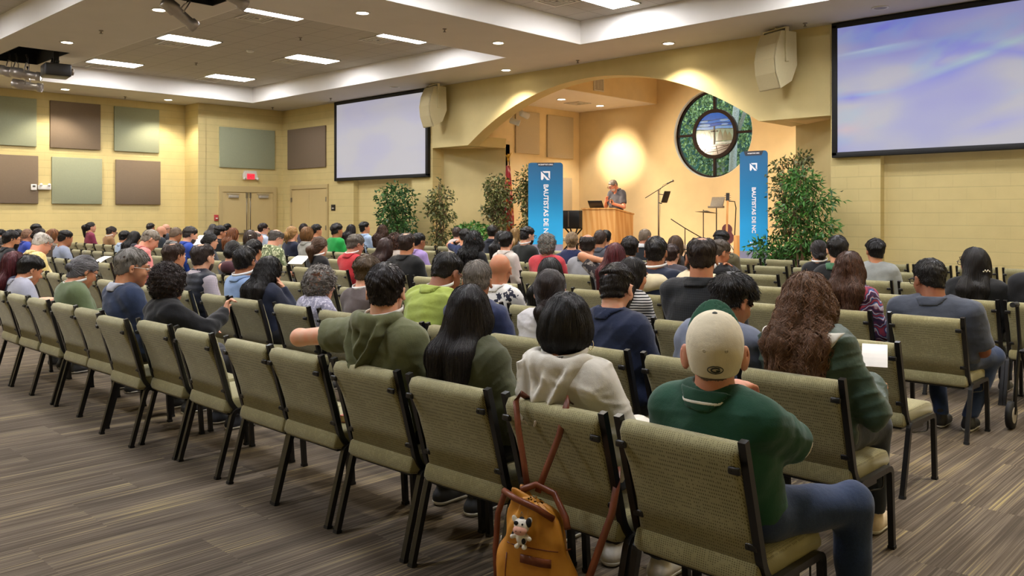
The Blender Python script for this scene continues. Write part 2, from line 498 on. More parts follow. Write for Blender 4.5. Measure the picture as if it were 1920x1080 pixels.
# ceiling soffit with trays and two equipment slots
holes = {'t1': (-22.8, -12.35, 6.7, 12.75), 't2': (-10.4, 0., 6.7, 12.75), 't3': (-22.8, -12.35, -3.2, 4.85), 't4': (-10.4, 0., -3.2, 4.85),
         's1': (-20.4, -18.4, 5.28, 6.22), 's2': (-12.65, -10.7, 5.2, 6.38)}
bx = sorted({XL - .25, XR + .25} | {h[k] for h in holes.values() for k in (0, 1)})
by = sorted({YB - .25, YW} | {h[k] for h in holes.values() for k in (2, 3)})
sf = MB()
for i in range(len(bx) - 1):
    for j in range(len(by) - 1):
        cx, cy = (bx[i] + bx[i + 1]) / 2, (by[j] + by[j + 1]) / 2
        if any(h[0] < cx < h[1] and h[2] < cy < h[3] for h in holes.values()): continue
        sf.box(bx[i], bx[i + 1], by[j], by[j + 1], CEIL, CEIL + .08)
struct(sf.build('ceiling', m_soffit))
tw, tt, sl = MB(), MB(), MB()
for k, (x0, x1, y0, y1) in holes.items():
    h = TILE if k[0] == 't' else CEIL + .7
    b = tw if k[0] == 't' else sl
    e = .02; x0 += .024; x1 -= .024; y0 += .024; y1 -= .024
    b.box(x0 - e, x0, y0 - e, y1 + e, CEIL + .001, h).box(x1, x1 + e, y0 - e, y1 + e, CEIL + .001, h)
    b.box(x0, x1, y0 - e, y0, CEIL + .001, h).box(x0, x1, y1, y1 + e, CEIL + .001, h)
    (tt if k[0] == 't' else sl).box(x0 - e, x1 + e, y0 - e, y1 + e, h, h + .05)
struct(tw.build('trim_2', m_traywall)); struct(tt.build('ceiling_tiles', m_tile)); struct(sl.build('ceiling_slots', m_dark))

# ------------------------------------------------------------------ ceiling fixtures
m_fluo = glow('troffer_glow', '#f3f4fb', 46)
m_white = flat('white_enamel', '#e8e4da', .5, noise=0)
m_can = glow('downlight_glow', '#fff3dc', 22)
m_grey = flat('vent_grey', '#a79f92', .6)
m_vent = flat('vent_white', '#d8d2c6', .6, noise=.03)
m_ventdark = flat('vent_gap', '#4a443c', .8)

def troffer(x, y, label):
    t = thing('ceiling_light', label, 'ceiling light', (x, y, TILE), 0, 'fluorescent troffers')
    w, l = .31, .6
    f = MB(); f.box(-w, w, -l, -l + .025, -.02, .0); f.box(-w, w, l - .025, l, -.02, .0); f.box(-w, -w + .02, -l, l, -.02, 0); f.box(w - .02, w, -l, l, -.02, 0)
    f.build('frame', m_white, t)
    MB().box(-w + .02, w - .02, -l + .025, l - .025, -.014, -.004).build('diffuser', m_fluo, t)
    return t
def diffuser_vent(x, y, label):
    t = thing('ceiling_vent', label, 'vent', (x, y, TILE), 0, 'square ceiling vents')
    f = MB()
    for k, (a, b) in enumerate(((.30, .25), (.21, .18), (.145, .115), (.08, .05))):
        z = -.012 + k * .006 * 0
        f.box(-a, a, -a, -b, -.02, -.004); f.box(-a, a, b, a, -.02, -.004); f.box(-a, -b, -b, b, -.02, -.004); f.box(b, a, -b, b, -.02, -.004)
    f.build('grille', m_vent, t)
    MB().box(-.29, .29, -.29, .29, -.004, -.001).build('backing', m_ventdark, t)
    return t
names_x = {0: 'nearest the left wall', 1: 'in the middle of its tray', 2: 'beside the centre beam'}
for i, x in enumerate((-21.5, -17.5, -13.95)):
    for j, y in enumerate((8.3, 11.35)):
        troffer(x, y, 'bright troffer in the left ceiling tray, %s, %s' % (('left column', 'middle column', 'column beside the centre beam')[i], ('nearer row', 'farther row')[j]))
        diffuser_vent(x - .66, y - (.05 if j == 0 else .25), 'square ceiling vent beside the %s troffer of the %s' % (('nearer', 'farther')[j], ('left column', 'middle column', 'column by the centre beam')[i]))
troffer(-9.0, 11.75, 'bright troffer at the top edge of the photo, in the right ceiling tray')
diffuser_vent(-9.66, 11.2, 'square ceiling vent left of the right tray troffer')
for x, y in ((-9.0, 8.3), (-5.2, 8.3), (-5.2, 11.75), (-1.4, 8.3), (-1.4, 11.75), (-21.5, 2.9), (-17.5, 2.9), (-13.95, 2.9), (-17.5, -.6), (-13.95, -.6), (-9., 2.9), (-5.2, 2.9), (-1.4, 2.9), (-9., -.6), (-5.2, -.6)):
    troffer(x, y, 'bright fluorescent troffer out of view above the seating')
def spotlamp(name, loc, target, watts, angle, col=(1, .86, .66), blend=.6, r=.06):
    l = bpy.data.lights.new(name, 'SPOT'); l.energy = watts; l.spot_size = math.radians(angle); l.spot_blend = blend
    l.color = col; l.shadow_soft_size = r
    o = bpy.data.objects.new(name, l); C.objects.link(o); o.location = loc
    o.rotation_euler = (Vector(target) - Vector(loc)).to_track_quat('-Z', 'Y').to_euler()
    return o
def downlight(x, y, label, on=True, z=CEIL, group='recessed downlights', watts=300, lit=True):
    t = thing('downlight', label, 'downlight', (x, y, z), 0, group)
    MB().lathe([(.098, -.001), (.098, -.012), (.125, -.014), (.13, -.001)], 28).build('trim_ring', m_white, t)
    MB().lathe([(.1, -.003), (.1, -.008), (.002, -.008)], 28).build('lamp_lens', m_can if on else m_grey, t)
    if on and lit: spotlamp('downlight_beam', (x, y, z - .03), (x, y, 0), watts, 118 if z > 4.7 else 100, (1, .9, .75), .5, .08)
DL = [(-13.48, 5.89, 'lit downlight on the cross beam beside the front spotlight'), (-17.29, 5.79, 'lit downlight on the cross beam right of the projector'),
      (-23.82, 7.93, 'lit downlight by the left wall, above the taupe upper panel'), (-23.86, 10.69, 'lit downlight by the left wall corner, farther one'),
      (-11.3, 8.27, 'lit downlight on the centre beam, nearest the camera'), (-11.4, 11.51, 'lit downlight on the centre beam between both trays'),
      (-13.42, 13.8, 'lit downlight in front of the arch, left of its middle'), (-9.08, 13.8, 'lit downlight in front of the arch, right of its middle')]
for x, y, l in DL: downlight(x, y, l)
for x, y, l in ((-17.28, 13.66, 'unlit downlight in front of the left screen'), (-5.09, 13.74, 'unlit downlight above the right screen')): downlight(x, y, l, False)
for x, y in ((-9.2, 5.8), (-5.1, 5.8), (-1., 5.8), (-21.4, 5.8), (1.1, 8.), (1.1, 10.7), (-23.85, 5.1), (-23.85, 2.3), (-11.4, 3.), (-11.4, -.5)):
    downlight(x, y, 'lit downlight out of view above the seating')
for x, y, l in ((-14.21, 16.66, 'small lit downlight in the stage ceiling, nearer one'), (-14.29, 18.37, 'small lit downlight in the stage ceiling, near the back wall')):
    downlight(x, y, l, True, 4.57, 'stage downlights', 260 if y > 18 else 160)
for x, y in ((-8.5, 16.66), (-8.5, 18.37)): downlight(x, y, 'small lit downlight hidden behind the arch, stage right', True, 4.57, 'stage downlights', 90)
m_chrome = flat('dull_chrome', '#8d8579', .35, .8, noise=0)
for x, y, z, l in ((-15.75, 5.84, CEIL, 'sprinkler head on the cross beam, left of the spotlight'), (-24.1, 9.58, CEIL, 'sprinkler head by the left wall between two downlights'),
                   (-11.23, 9.99, CEIL, 'sprinkler head on the centre beam'), (-11.48, 13.99, CEIL, 'sprinkler head above the arch top'), (-20.25, 13.73, CEIL, 'sprinkler head above the left screen edge'),
                   (-23.25, 13.66, CEIL, 'sprinkler head in the far left corner'), (-6.43, 13.96, CEIL, 'sprinkler head between right speaker and screen'),
                   (-15.6, 9.82, TILE, 'sprinkler head in the left tray, nearer one'), (-20.05, 9.68, TILE, 'sprinkler head in the left tray, farther one')):
    t = thing('sprinkler', l, 'sprinkler', (x, y, z), 0, 'ceiling sprinklers')
    MB().lathe([(.04, -.001), (.04, -.01), (.015, -.02), (.012, -.05), (.03, -.055), (.03, -.062), (.002, -.063)], 10).build('sprinkler_head', m_chrome, t)
t = thing('smoke_detector', 'round white smoke detector on the left tray tiles', 'smoke detector', (-17.65, 9.8, TILE))
MB().lathe([(.09, 0), (.09, -.02), (.07, -.045), (.002, -.05)], 20).build('detector_body', m_white, t)
t = thing('ceiling_vent', 'small white vent in the stage ceiling between its downlights', 'vent', (-14.38, 17.52, 4.57))
g = MB()
for a, b in ((.26, .22), (.18, .15), (.11, .08)):
    g.box(-a, a, -a, -b, -.02, -.002).box(-a, a, b, a, -.02, -.002).box(-a, -b, -b, b, -.02, -.002).box(b, a, -b, b, -.02, -.002)
g.build('grille', m_vent, t)
t = thing('wall_vent', 'square vent grille on the stage beam under the arch', 'vent', (-13.0, 16.65, 4.82))
g = MB().box(0, .02, -.2, .2, -.17, -.14).box(0, .02, -.2, .2, .14, .17).box(0, .02, -.2, -.17, -.14, .14).box(0, .02, .17, .2, -.14, .14)
for k in range(9): g.box(0, .02, -.165 + k * .037, -.145 + k * .037, -.14, .14)
g.build('grille', m_vent, t)

# ------------------------------------------------------------------ acoustic panels
m_sage = flat('panel_fabric_sage', '#989b7e', .95, noise=.05, nscale=60)
m_taupe = flat('panel_fabric_taupe', '#7b6a56', .95, noise=.05, nscale=60)
m_beige = flat('panel_fabric_beige', '#c6b698', .95, noise=.05, nscale=60)
def panel(name_m, c, w, h, face, label):
    """face 'x': hangs on a wall facing +X at c.x ; 'y': on a wall facing -Y"""
    b = MB(); d = .055
    if face == 'x': b.rbox(.004, d, -w / 2, w / 2, -h / 2, h / 2, .012)
    else: b.rbox(-w / 2, w / 2, -d, -.004, -h / 2, h / 2, .012)
    o = b.build('acoustic_panel', name_m, None, c)
    tag(o, label, 'acoustic panel', 'fabric acoustic panels')
LY = [(6.87, 1.3), (8.5, 1.3), (10.16, 1.28)]
for k, (y, w) in enumerate(LY):
    panel((m_sage, m_taupe, m_sage)[k], (XL, y, 4.03), w, 1.27, 'x', 'square %s acoustic panel, upper row on the left wall, %s' % (('sage', 'taupe', 'sage')[k], ('cut by the photo edge', 'middle', 'by the wall corner')[k]))
    panel((m_taupe, m_sage, m_taupe)[k], (XL, y + .04, 2.52), w, 1.27, 'x', 'square %s acoustic panel, lower row on the left wall, %s' % (('taupe', 'sage', 'taupe')[k], ('cut by the photo edge', 'middle', 'by the wall corner')[k]))
panel(m_sage, (XJ, 13.17, 3.62), 1.85, 1.22, 'x', 'wide sage acoustic panel above the exit sign and double door')
panel(m_taupe, (-22.5, YW, 3.63), 2.08, 1.24, 'y', 'taupe acoustic panel above the plain double door, left of the screen')
panel(m_beige, (SXL, 16.95, 3.82), .95, 1.14, 'x', 'narrow beige acoustic panel on the stage wall, nearer the arch')
panel(m_beige, (SXL, 18.32, 3.79), 1.12, 1.19, 'x', 'beige acoustic panel on the stage wall, nearer the back corner')
panel(m_beige, (SXL, 18.32, 2.05), 1.0, 1.19, 'x', 'low beige acoustic panel beside the left blue banner')

# ------------------------------------------------------------------ doors
m_door = flat('door_paint', '#c9b27c', .5, noise=.02, nscale=3)
m_frame = flat('door_frame_paint', '#bfa976', .45, noise=.02)
m_steel = flat('satin_steel', '#8e877a', .35, .85, noise=.03)
m_closer = flat('closer_grey', '#b0a898', .5, .2, noise=0)
d1 = thing('door_1', 'tan double door with push bars and two closers', 'door', (XJ, 13.19, 0)); d1['kind'] = 'structure'
b = MB(); b.box(-.02, .06, -.96, -.84, 0, 2.46).box(-.02, .06, .84, .96, 0, 2.46).box(-.02, .06, -.84, .84, 2.28, 2.46); b.build('door_frame', m_frame, d1)
for s in (-1, 1):
    lf = MB().box(.0, .035, min(s * .008, s * .84), max(s * .008, s * .84), .01, 2.27).build('door_leaf', m_door, d1)
    MB().rbox(.035, .09, -.16 + s * .5, .16 + s * .5, 2.1, 2.19, .01).box(.05, .07, s * .5 - .22, s * .5 + .2, 2.22, 2.235).build('door_closer', m_closer, lf)
    MB().box(.035, .11, s * .1 - .05, s * .1 + .05, .93, 1.13).rbox(.07, .11, min(s * .1, s * .78), max(s * .1, s * .78), .98, 1.04, .012).box(.035, .1, s * .76 - .04, s * .76 + .04, .96, 1.06).build('push_bar', m_steel, lf)
    MB().tube([(.05, s * .06, 1.1), (.05, s * .06, 2.2)], .012).box(.035, .065, s * .06 - .025, s * .06 + .025, 2.1, 2.27).build('vertical_rod', m_steel, lf)
d2 = thing('door_2', 'plain tan double door left of the screen', 'door', (-22.37, YW, 0)); d2['kind'] = 'structure'
b = MB(); b.box(-1.03, -.95, -.05, .02, 0, 2.5).box(.95, 1.03, -.05, .02, 0, 2.5).box(-.95, .95, -.05, .02, 2.38, 2.5); b.build('door_frame', m_frame, d2)
for s in (-1, 1):
    lf = MB().box(min(s * .006, s * .95), max(s * .006, s * .95), -.02, .02, .01, 2.38).build('door_leaf', m_door, d2)
    h = MB()
    for z in (.3, 1.2, 2.05): h.box(s * .955 - .018, s * .955 + .018, -.062, -.02, z - .07, z + .07)
    h.build('hinge', m_steel, lf)
# exit sign
m_exit = flat('exit_housing', '#d8d2c4', .5, noise=0)
t = thing('exit_sign', 'lit red exit sign above the double door', 'exit sign', (XJ, 13.25, 2.78), PI / 2)
MB().prism([(-.24, -.05), (-.15, -.1), (.15, -.1), (.24, -.05), (.19, .16), (-.19, .16), (-.24, .05)], -.07, -.004, 'y').build('housing', m_exit, t)
MB().rbox(-.13, .13, -.09, -.07, -.11, .07, .01).build('face_plate', glow('exit_red', '#ff4a58', .6), t)
for s in (-1, 1): MB().lathe([(.03, 0), (.045, .06), (.002, .062)], 12, Matrix.Translation((s * .22, -.05, -.09)) @ Matrix.Rotation(PI / 2, 4, 'X')).build('emergency_lamp', m_exit, t)
def text_mesh(body, size, m, parent, name='lettering', loc=(0, 0, 0), rot=(PI / 2, 0, 0), extrude=.002, align='CENTER', scale=(1, 1, 1), bold=0.):
    cu = bpy.data.curves.new(name, 'FONT'); cu.body = body; cu.size = size; cu.extrude = extrude
    cu.align_x = align; cu.align_y = 'CENTER'; cu.resolution_u = 3; cu.offset = bold
    o = bpy.data.objects.new(name + '_tmp', cu); C.objects.link(o)
    bpy.context.view_layer.update()
    me = bpy.data.meshes.new_from_object(o.evaluated_get(bpy.context.evaluated_depsgraph_get()))
    bpy.data.objects.remove(o); bpy.data.curves.remove(cu)
    me.materials.clear(); me.materials.append(m)
    r = bpy.data.objects.new(name, me); C.objects.link(r); r.parent = parent; r.location = loc; r.rotation_euler = rot; r.scale = scale
    return r
m_exittxt = glow('exit_letters', '#e8102c', 1.2)
text_mesh('EXIT', .12, m_exittxt, t, 'lettering', (0, -.095, -.02), bold=.003)
# small wall fittings
t = thing('wall_thermostat', 'white thermostat box on the lower left taupe panel', 'thermostat', (XL + .055, 7.44, 2.32), PI / 2)
MB().rbox(-.07, .07, -.04, 0, -.08, .08, .01).build('thermostat_body', m_white, t); MB().box(-.035, .035, -.045, -.04, 0, .05).build('display', m_ventdark, t)
t = thing('emergency_light', 'white twin emergency light box left of the lower sage panel', 'emergency light', (XL, 7.7, 2.32), PI / 2)
MB().rbox(-.16, .16, -.1, 0, -.06, .06, .015).build('light_housing', m_white, t)
for s in (-1, 1): MB().lathe([(.025, 0), (.04, .05), (.002, .05)], 12, Matrix.Translation((s * .1, -.09, .07)) @ Matrix.Rotation(PI / 2, 4, 'X')).build('lamp_head', m_white, t)
t = thing('fire_alarm', 'red fire alarm pull station left of the double door', 'fire alarm', (XJ, 12.15, 1.5), PI / 2)
MB().rbox(-.06, .06, -.05, 0, -.09, .09, .008).build('alarm_body', flat('alarm_red', '#b03a3a', .4), t); MB().box(-.03, .03, -.06, -.05, -.03, .0).build('pull_handle', m_white, t)
t = thing('room_sign', 'small black room sign right of the plain double door', 'sign', (-21.1, YW, 1.8))
MB().rbox(-.1, .1, -.02, 0, -.09, .09, .006).build('sign_plate', flat('sign_black', '#1c1815', .4), t); MB().box(-.05, .05, -.024, -.02, -.03, -.005).build('sign_text', m_white, t)

# ------------------------------------------------------------------ projection screens
m_black = flat('black_border', '#0b0a0a', .6, noise=0)
def screen_mat(name, rich):
    t = NT(name); t.set(.6, 0, .2); o = t.obj(); x = t.xyz(o)
    t.base((.16, .16, .17, 1))
    nz = t.noise(t.comb(t.math('MULTIPLY', x[0], .45), 1.7, t.math('MULTIPLY', x[2], 1.1)), 1.1, 2, .4)
    n2 = t.noise(t.comb(t.math('MULTIPLY', x[0], .5), 7.3, t.math('ADD', x[2], t.math('MULTIPLY', x[0], -.25))), 1.6, 3, .5)
    base = t.ramp(nz, [(.3, lin('#cfcbd6')), (.44, lin('#c6c4d4')), (.54, lin('#9298ec')), (.66, lin('#5c66f4')), (.85, lin('#c4b8ee'))])
    if rich:
        tint = t.ramp(n2, [(.3, lin('#cccad4')), (.5, lin('#ceccd6')), (.60, lin('#b4d4e6')), (.68, lin('#9a9cf4')), (.76, lin('#c9cbe0')), (.9, lin('#e6cbd4'))])
        base = t.mix(.5, base, tint)
        base = t.mix(t.ramp(x[2], [(0, (0, 0, 0, 1)), (1, (.35, .35, .35, 1))]), base, lin('#6f78ee'))
        def streak(x0, z0, sl, ln, th, col):
            nonlocal base
            u = t.math('SUBTRACT', x[0], x0); v = t.math('SUBTRACT', t.math('SUBTRACT', x[2], z0), t.math('MULTIPLY', u, sl))
            a = t.math('SUBTRACT', 1., t.math('DIVIDE', t.math('ABSOLUTE', v), th), clamp=True)
            e = t.math('SUBTRACT', 1., t.math('ABSOLUTE', t.math('DIVIDE', u, ln)), clamp=True)
            base = t.mix(t.math('MULTIPLY', t.math('MULTIPLY', a, e), .85), base, lin(col))
        streak(-1.45, .62, .06, .75, .035, '#d8ecf8'); streak(-1.2, .6, .06, 1.0, .10, '#a8c8f0'); streak(-1.6, -.12, .05, .8, .05, '#a6dcf0'); streak(-1.75, -.15, .0, .55, .13, '#6f72f6')
        streak(-.2, .12, .3, 1.6, .22, '#7a80f4'); streak(.3, .35, .3, 1.3, .1, '#b9e2de'); streak(-1.85, -.68, .0, .5, .16, '#e8c6cc'); streak(.9, .25, -.25, 1.4, .13, '#7f86f2'); streak(.4, -.75, .2, .9, .2, '#a4a6f0')
    else:
        base = t.mix(.82, base, lin('#d2cdd0'))
    t.put(t.b.inputs['Emission Color'], base); t.b.inputs['Emission Strength'].default_value = .50 if rich else .56
    return t.m
def screen(x, label, m):
    t = thing('projection_screen', label, 'screen', (x, YW - .06, 3.72))
    w, h = 2.06, 1.12
    b = MB().rbox(-w - .03, -w + .06, -.05, .05, -h, h, .008).rbox(w - .06, w + .03, -.05, .05, -h, h, .008).rbox(-w - .03, w + .03, -.05, .05, h - .06, h + .03, .008).rbox(-w - .03, w + .03, -.05, .05, -h - .03, -h + .06, .008)
    b.build('border', m_black, t)
    MB().box(-w + .06, w - .06, -.02, .0, -h + .06, h - .06).build('screen_surface', m, t)
    MB().rbox(-w - .03, w + .03, .06 - .11, .06, h + .01, h + .03, .005).build('screen_housing', m_black, t)
screen(-18.82, 'wide black framed screen showing pale grey, over the left bay', screen_mat('screen_pale', False))
screen(-4.02, 'big black framed screen showing blue and violet light streaks', screen_mat('screen_blue', True))

# ------------------------------------------------------------------ loudspeakers on the front wall
m_spk = flat('speaker_cabinet_cream', '#cabd92', .6, noise=.02)
m_spkg = flat('speaker_grille_cream', '#b5a67c', .8, noise=.1, nscale=200)
def hung_speaker(x, rz, label):
    t = thing('wall_speaker', label, 'speaker', (x, YW - .42, 4.3), rz, 'hung cream loudspeakers')
    prof = [(.22, .48), (-.1, .48), (-.2, .25), (-.245, 0), (-.22, -.25), (-.12, -.52), (.12, -.38), (.24, -.1)]   # y, z : curved front
    MB().prism(prof, -.27, .27, 'x').build('cabinet', m_spk, t)
    fr = [(-.11, .47), (-.21, .25), (-.256, 0), (-.231, -.25), (-.14, -.51)]
    g = MB(); vs = [(sx * .25, y - .004, z) for y, z in fr for sx in (-1, 1)] + [(sx * .25, y + .03, z) for y, z in fr for sx in (-1, 1)]
    k = len(fr) * 2
    g.add(vs, [(2 * i, 2 * i + 1, 2 * i + 3, 2 * i + 2) for i in range(4)] + [(k + 2 * i, k + 2 * i + 2, k + 2 * i + 3, k + 2 * i + 1) for i in range(4)])
    g.build('grille', m_spkg, t)
    b = MB(); b.box(-.3, -.275, -.03, .03, -.05, .53).box(.275, .3, -.03, .03, -.05, .53).box(-.3, .3, -.03, .03, .53, .55).tube([(0, 0, .55), (0, 0, .58)], .02).box(-.08, .08, -.08, .08, .57, .58)
    b.build('bracket', m_spk, t)
hung_speaker(-16.15, math.radians(-12), 'curved cream speaker hung right of the left screen')
hung_speaker(-6.98, math.radians(-22), 'curved cream speaker hung left of the right screen')

# ------------------------------------------------------------------ projector and theatre spotlights
m_alu = flat('spot_aluminium', '#a79f96', .35, .6, noise=.05)
m_lens = glow('spot_lens', '#fff8ea', 9)
def theatre_spot(loc, target, label, lit=True, group='theatre spotlights'):
    q = (Vector(target) - Vector(loc)).to_track_quat('-Z', 'Y').to_euler()
    t = thing('theatre_spotlight', label, 'spotlight', loc, 0, group); t.rotation_euler = q
    MB().lathe([(.05, .30), (.1, .28), (.11, .08), (.085, .06), (.075, -.18), (.095, -.2), (.095, -.3), (.085, -.3), (.06, -.2)], 16).build('lamp_barrel', m_alu, t)
    MB().lathe([(.083, -.27), (.083, -.28), (.002, -.285)], 16).build('lens', m_lens if lit else m_grey, t)
    MB().tube([(-.13, 0, 0), (-.13, .12, 0), (-.1, .22, 0), (.1, .22, 0), (.13, .12, 0), (.13, 0, 0)], .012).build('yoke', m_alu, t)
    MB().tube([(0, .22, 0), (.0, .33, .02), (0.03, .4, .05)], .018).build('clamp', m_black, t)
AIM = (-11.9, 17.5, 2.2)
theatre_spot((-20.05, 5.55, 4.62), AIM, 'silver spotlight in the left ceiling slot, leftmost of the cluster')
theatre_spot((-19.75, 5.6, 4.55), AIM, 'silver spotlight in the left ceiling slot, lit middle one')
theatre_spot((-19.4, 5.7, 4.5), AIM, 'silver spotlight in the left ceiling slot, nearest the projector')
theatre_spot((-20.0, 5.9, 4.35), AIM, 'silver spotlight in the left ceiling slot, lowest and unlit', False)
theatre_spot((-12.45, 5.75, 4.62), (-12.3, 12., 0.5), 'silver spotlight hanging from the centre slot, left one')
theatre_spot((-11.35, 5.95, 4.75), (-11., 14, 1.5), 'silver spotlight hanging from the centre slot, right one')
t = thing('projector', 'black projector hung in the left ceiling slot', 'projector', (-18.7, 6.05, 4.52), math.radians(-8))
MB().rbox(-.27, .27, -.24, .24, -.12, .13, .02).build('projector_body', flat('projector_black', '#1a1816', .4), t)
MB().lathe([(.07, 0), (.07, .06), (.055, .07), (.002, .06)], 16, Matrix.Translation((.1, .24, 0)) @ Matrix.Rotation(-PI / 2, 4, 'X')).build('projector_lens', m_chrome, t)
MB().box(-.05, .05, -.05, .05, .13, .4).box(-.2, .2, -.03, .03, .16, .2).build('mount', m_black, t)
b = MB()
for k in range(4): b.tube([(-.25, -.1 + k * .05, .05 - .04 * k), (-.4, -.12 + k * .06, .0 - .03 * k), (-.45, -.05 + .04 * k, .12), (-.4, 0, .33)], .007)
b.build('cable', m_black, t)
# stage track heads on the arch
def track_head(loc, target, label, watts, angle=50, col=(1, .82, .58)):
    q = (Vector(target) - Vector(loc)).to_track_quat('-Z', 'Y').to_euler()
    t = thing('stage_spotlight', label, 'spotlight', loc, 0, 'white stage spotlights'); t.rotation_euler = q
    MB().lathe([(.04, .16), (.07, .14), (.075, -.08), (.085, -.1), (.08, -.1)], 14).build('lamp_head', m_white, t)
    MB().lathe([(.076, -.085), (.076, -.095), (.002, -.097)], 14).build('lens', m_lens, t)
    MB().tube([(0, .05, .1), (0, .16, .12), (0, .24, .12)], .012).build('stem', m_white, t)
    d = (Vector(target) - Vector(loc)).normalized()
    spotlamp('stage_beam', Vector(loc) + d * .16, target, watts, angle, col, 1. if angle < 30 else .7, .05)
track_head((-14.05, 15.1, 4.02), (-14.2, 19.2, 3.2), 'white stage spotlight on the left arch side, upper one', 1300, 27)
track_head((-14.3, 15.05, 3.86), (-10.2, 18.8, 2.0), 'white stage spotlight on the left arch side, lower one', 700, 84)
track_head((-11.98, 15.6, 4.9), (-12.05, 17.0, 1.6), 'white stage spotlight under the arch top, left one', 330, 60)
track_head((-11.45, 15.6, 4.85), (-8.9, 17.8, 1.6), 'white stage spotlight under the arch top, right one', 300, 80)
# ================================================================== STAGE OBJECTS
# ---- roll-up banners
def banner_mat():
    t = NT('banner_print'); t.set(.55, 0, .3); x = t.xyz(t.obj())
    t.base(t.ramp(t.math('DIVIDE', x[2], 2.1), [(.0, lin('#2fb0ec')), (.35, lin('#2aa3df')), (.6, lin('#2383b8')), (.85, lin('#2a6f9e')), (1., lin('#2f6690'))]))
    return t.m
m_ban = banner_mat(); m_ink = flat('banner_white', '#f1f0f4', .5, noise=0)
m_bang = flat('banner_grey', '#8f8b9d', .5, noise=0); m_bandk = flat('banner_dark', '#33353f', .5, noise=0)
def banner(x, y, z, rz, w, label):
    t = thing('rollup_banner', label, 'banner', (x, y, z), rz, 'blue roll-up banners')
    h = 2.14; hw = w / 2; r = .07
    pts = [(-hw, .12), (hw, .12)] + [(hw - r + r * math.cos(a), h - r + r * math.sin(a)) for a in np.linspace(0, PI / 2, 6)] + [(-hw + r - r * math.sin(a), h - r + r * math.cos(a)) for a in np.linspace(0, PI / 2, 6)]
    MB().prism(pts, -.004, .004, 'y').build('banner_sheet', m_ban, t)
    MB().rbox(-hw - .02, hw + .02, -.09, .09, 0, .12, .02).build('base_cassette', m_bang, t)
    MB().box(-hw, hw, -.006, -.004, .12, .26).build('lower_band', m_bang, t)
    MB().tube([(0, .03, .1), (0, .03, h - .1)], .012).build('support_pole', m_steel, t)
    # top clip with small print
    MB().prism([(-.2, h), (-.16, h - .085), (.16, h - .085), (.2, h)], -.007, -.004, 'y').build('top_label', m_bandk, t)
    s = w / .8
    text_mesh('NCBAPTIST.ORG', .045 * s, m_ink, t, 'lettering', (0, -.008, h - .045), bold=.001)
    # emblem: a square split by a diagonal
    e = MB(); q = .105 * s; zc = 1.84
    def P(L): return [(a * q, zc + b * q) for a, b in L]
    e.prism(P([(-1, .95), (-1, -.75), (-.78, -1.0), (-.42, -.62), (-.42, -.1), (.3, -.95), (.95, -.95)])[:], -.007, -.004, 'y')
    e.prism(P([(-.7, 1), (1, 1), (1, -.72), (.62, -.3), (.62, .62), (-.3, .62)]), -.007, -.004, 'y')
    e.build('emblem', m_ink, t)
    text_mesh('BAUTISTAS DE NC', .152 * s, m_ink, t, 'lettering', (0.005, -.007, 1.03), (PI / 2, PI / 2, 0), bold=.004, scale=(.98, 1, 1))
    for k, ch in enumerate('fox'):
        MB().lathe([(.018, -.002), (.018, .002)], 10, Matrix.Translation(((k - 1) * .075 * s, -.006, .42)) @ Matrix.Rotation(PI / 2, 4, 'X')).build('icon', m_ink, t)
    text_mesh('ncbautistas', .04 * s, m_ink, t, 'lettering', (0, -.007, .355))
banner(-12.95, 14.62, SH, math.radians(38), .80, 'blue upright banner left of the podium, the wider of the two')
banner(-7.74, 14.62, SH, math.radians(2), .56, 'blue upright banner right of the round window')

# ---- lectern
def wood_mat(name, c1, c2, sc=1.):
    t = NT(name); t.set(.38, 0, .4); o = t.obj(); m = t.new('ShaderNodeMapping'); t.put(m.inputs[0], o); m.inputs['Scale'].default_value = (7 * sc, 7 * sc, .8 * sc)
    w = t.new('ShaderNodeTexWave'); w.wave_type = 'BANDS'; w.bands_direction = 'DIAGONAL'; t.put(w.inputs['Vector'], m.outputs[0])
    w.inputs['Scale'].default_value = .55; w.inputs['Distortion'].default_value = 7; w.inputs['Detail'].default_value = 3
    t.base(t.ramp(w.outputs['Fac'], [(.2, lin(c1)), (.8, lin(c2))])); return t.m
m_oak = wood_mat('oak_veneer', '#cf9450', '#dba766')
t = thing('lectern', 'blond oak lectern on the stage in front of the speaker', 'lectern', (-12.17, 15.95, SH))
MB().prism([(-.36, 0), (.34, 0), (.34, .94), (-.36, 1.07)], -.48, .48, 'x').build('lectern_body', m_oak, t)
MB().prism([(-.385, 1.07), (.36, .94), (.36, .97), (-.385, 1.10)], -.5, .5, 'x').build('lectern_top', m_oak, t)
t = thing('laptop', 'open black laptop on the lectern', 'laptop', (-12.35, 15.78, SH + 1.088), math.radians(4))
MB().rbox(-.2, .2, -.0, .24, -.0, .015, .004, Matrix.Rotation(-.18, 4, 'X')).build('keyboard_base', m_black, t)
MB().rbox(-.2, .2, -.012, .0, .0, .22, .004, Matrix.Rotation(.55, 4, 'X')).build('laptop_lid', flat('laptop_black', '#17161a', .35, noise=0), t)

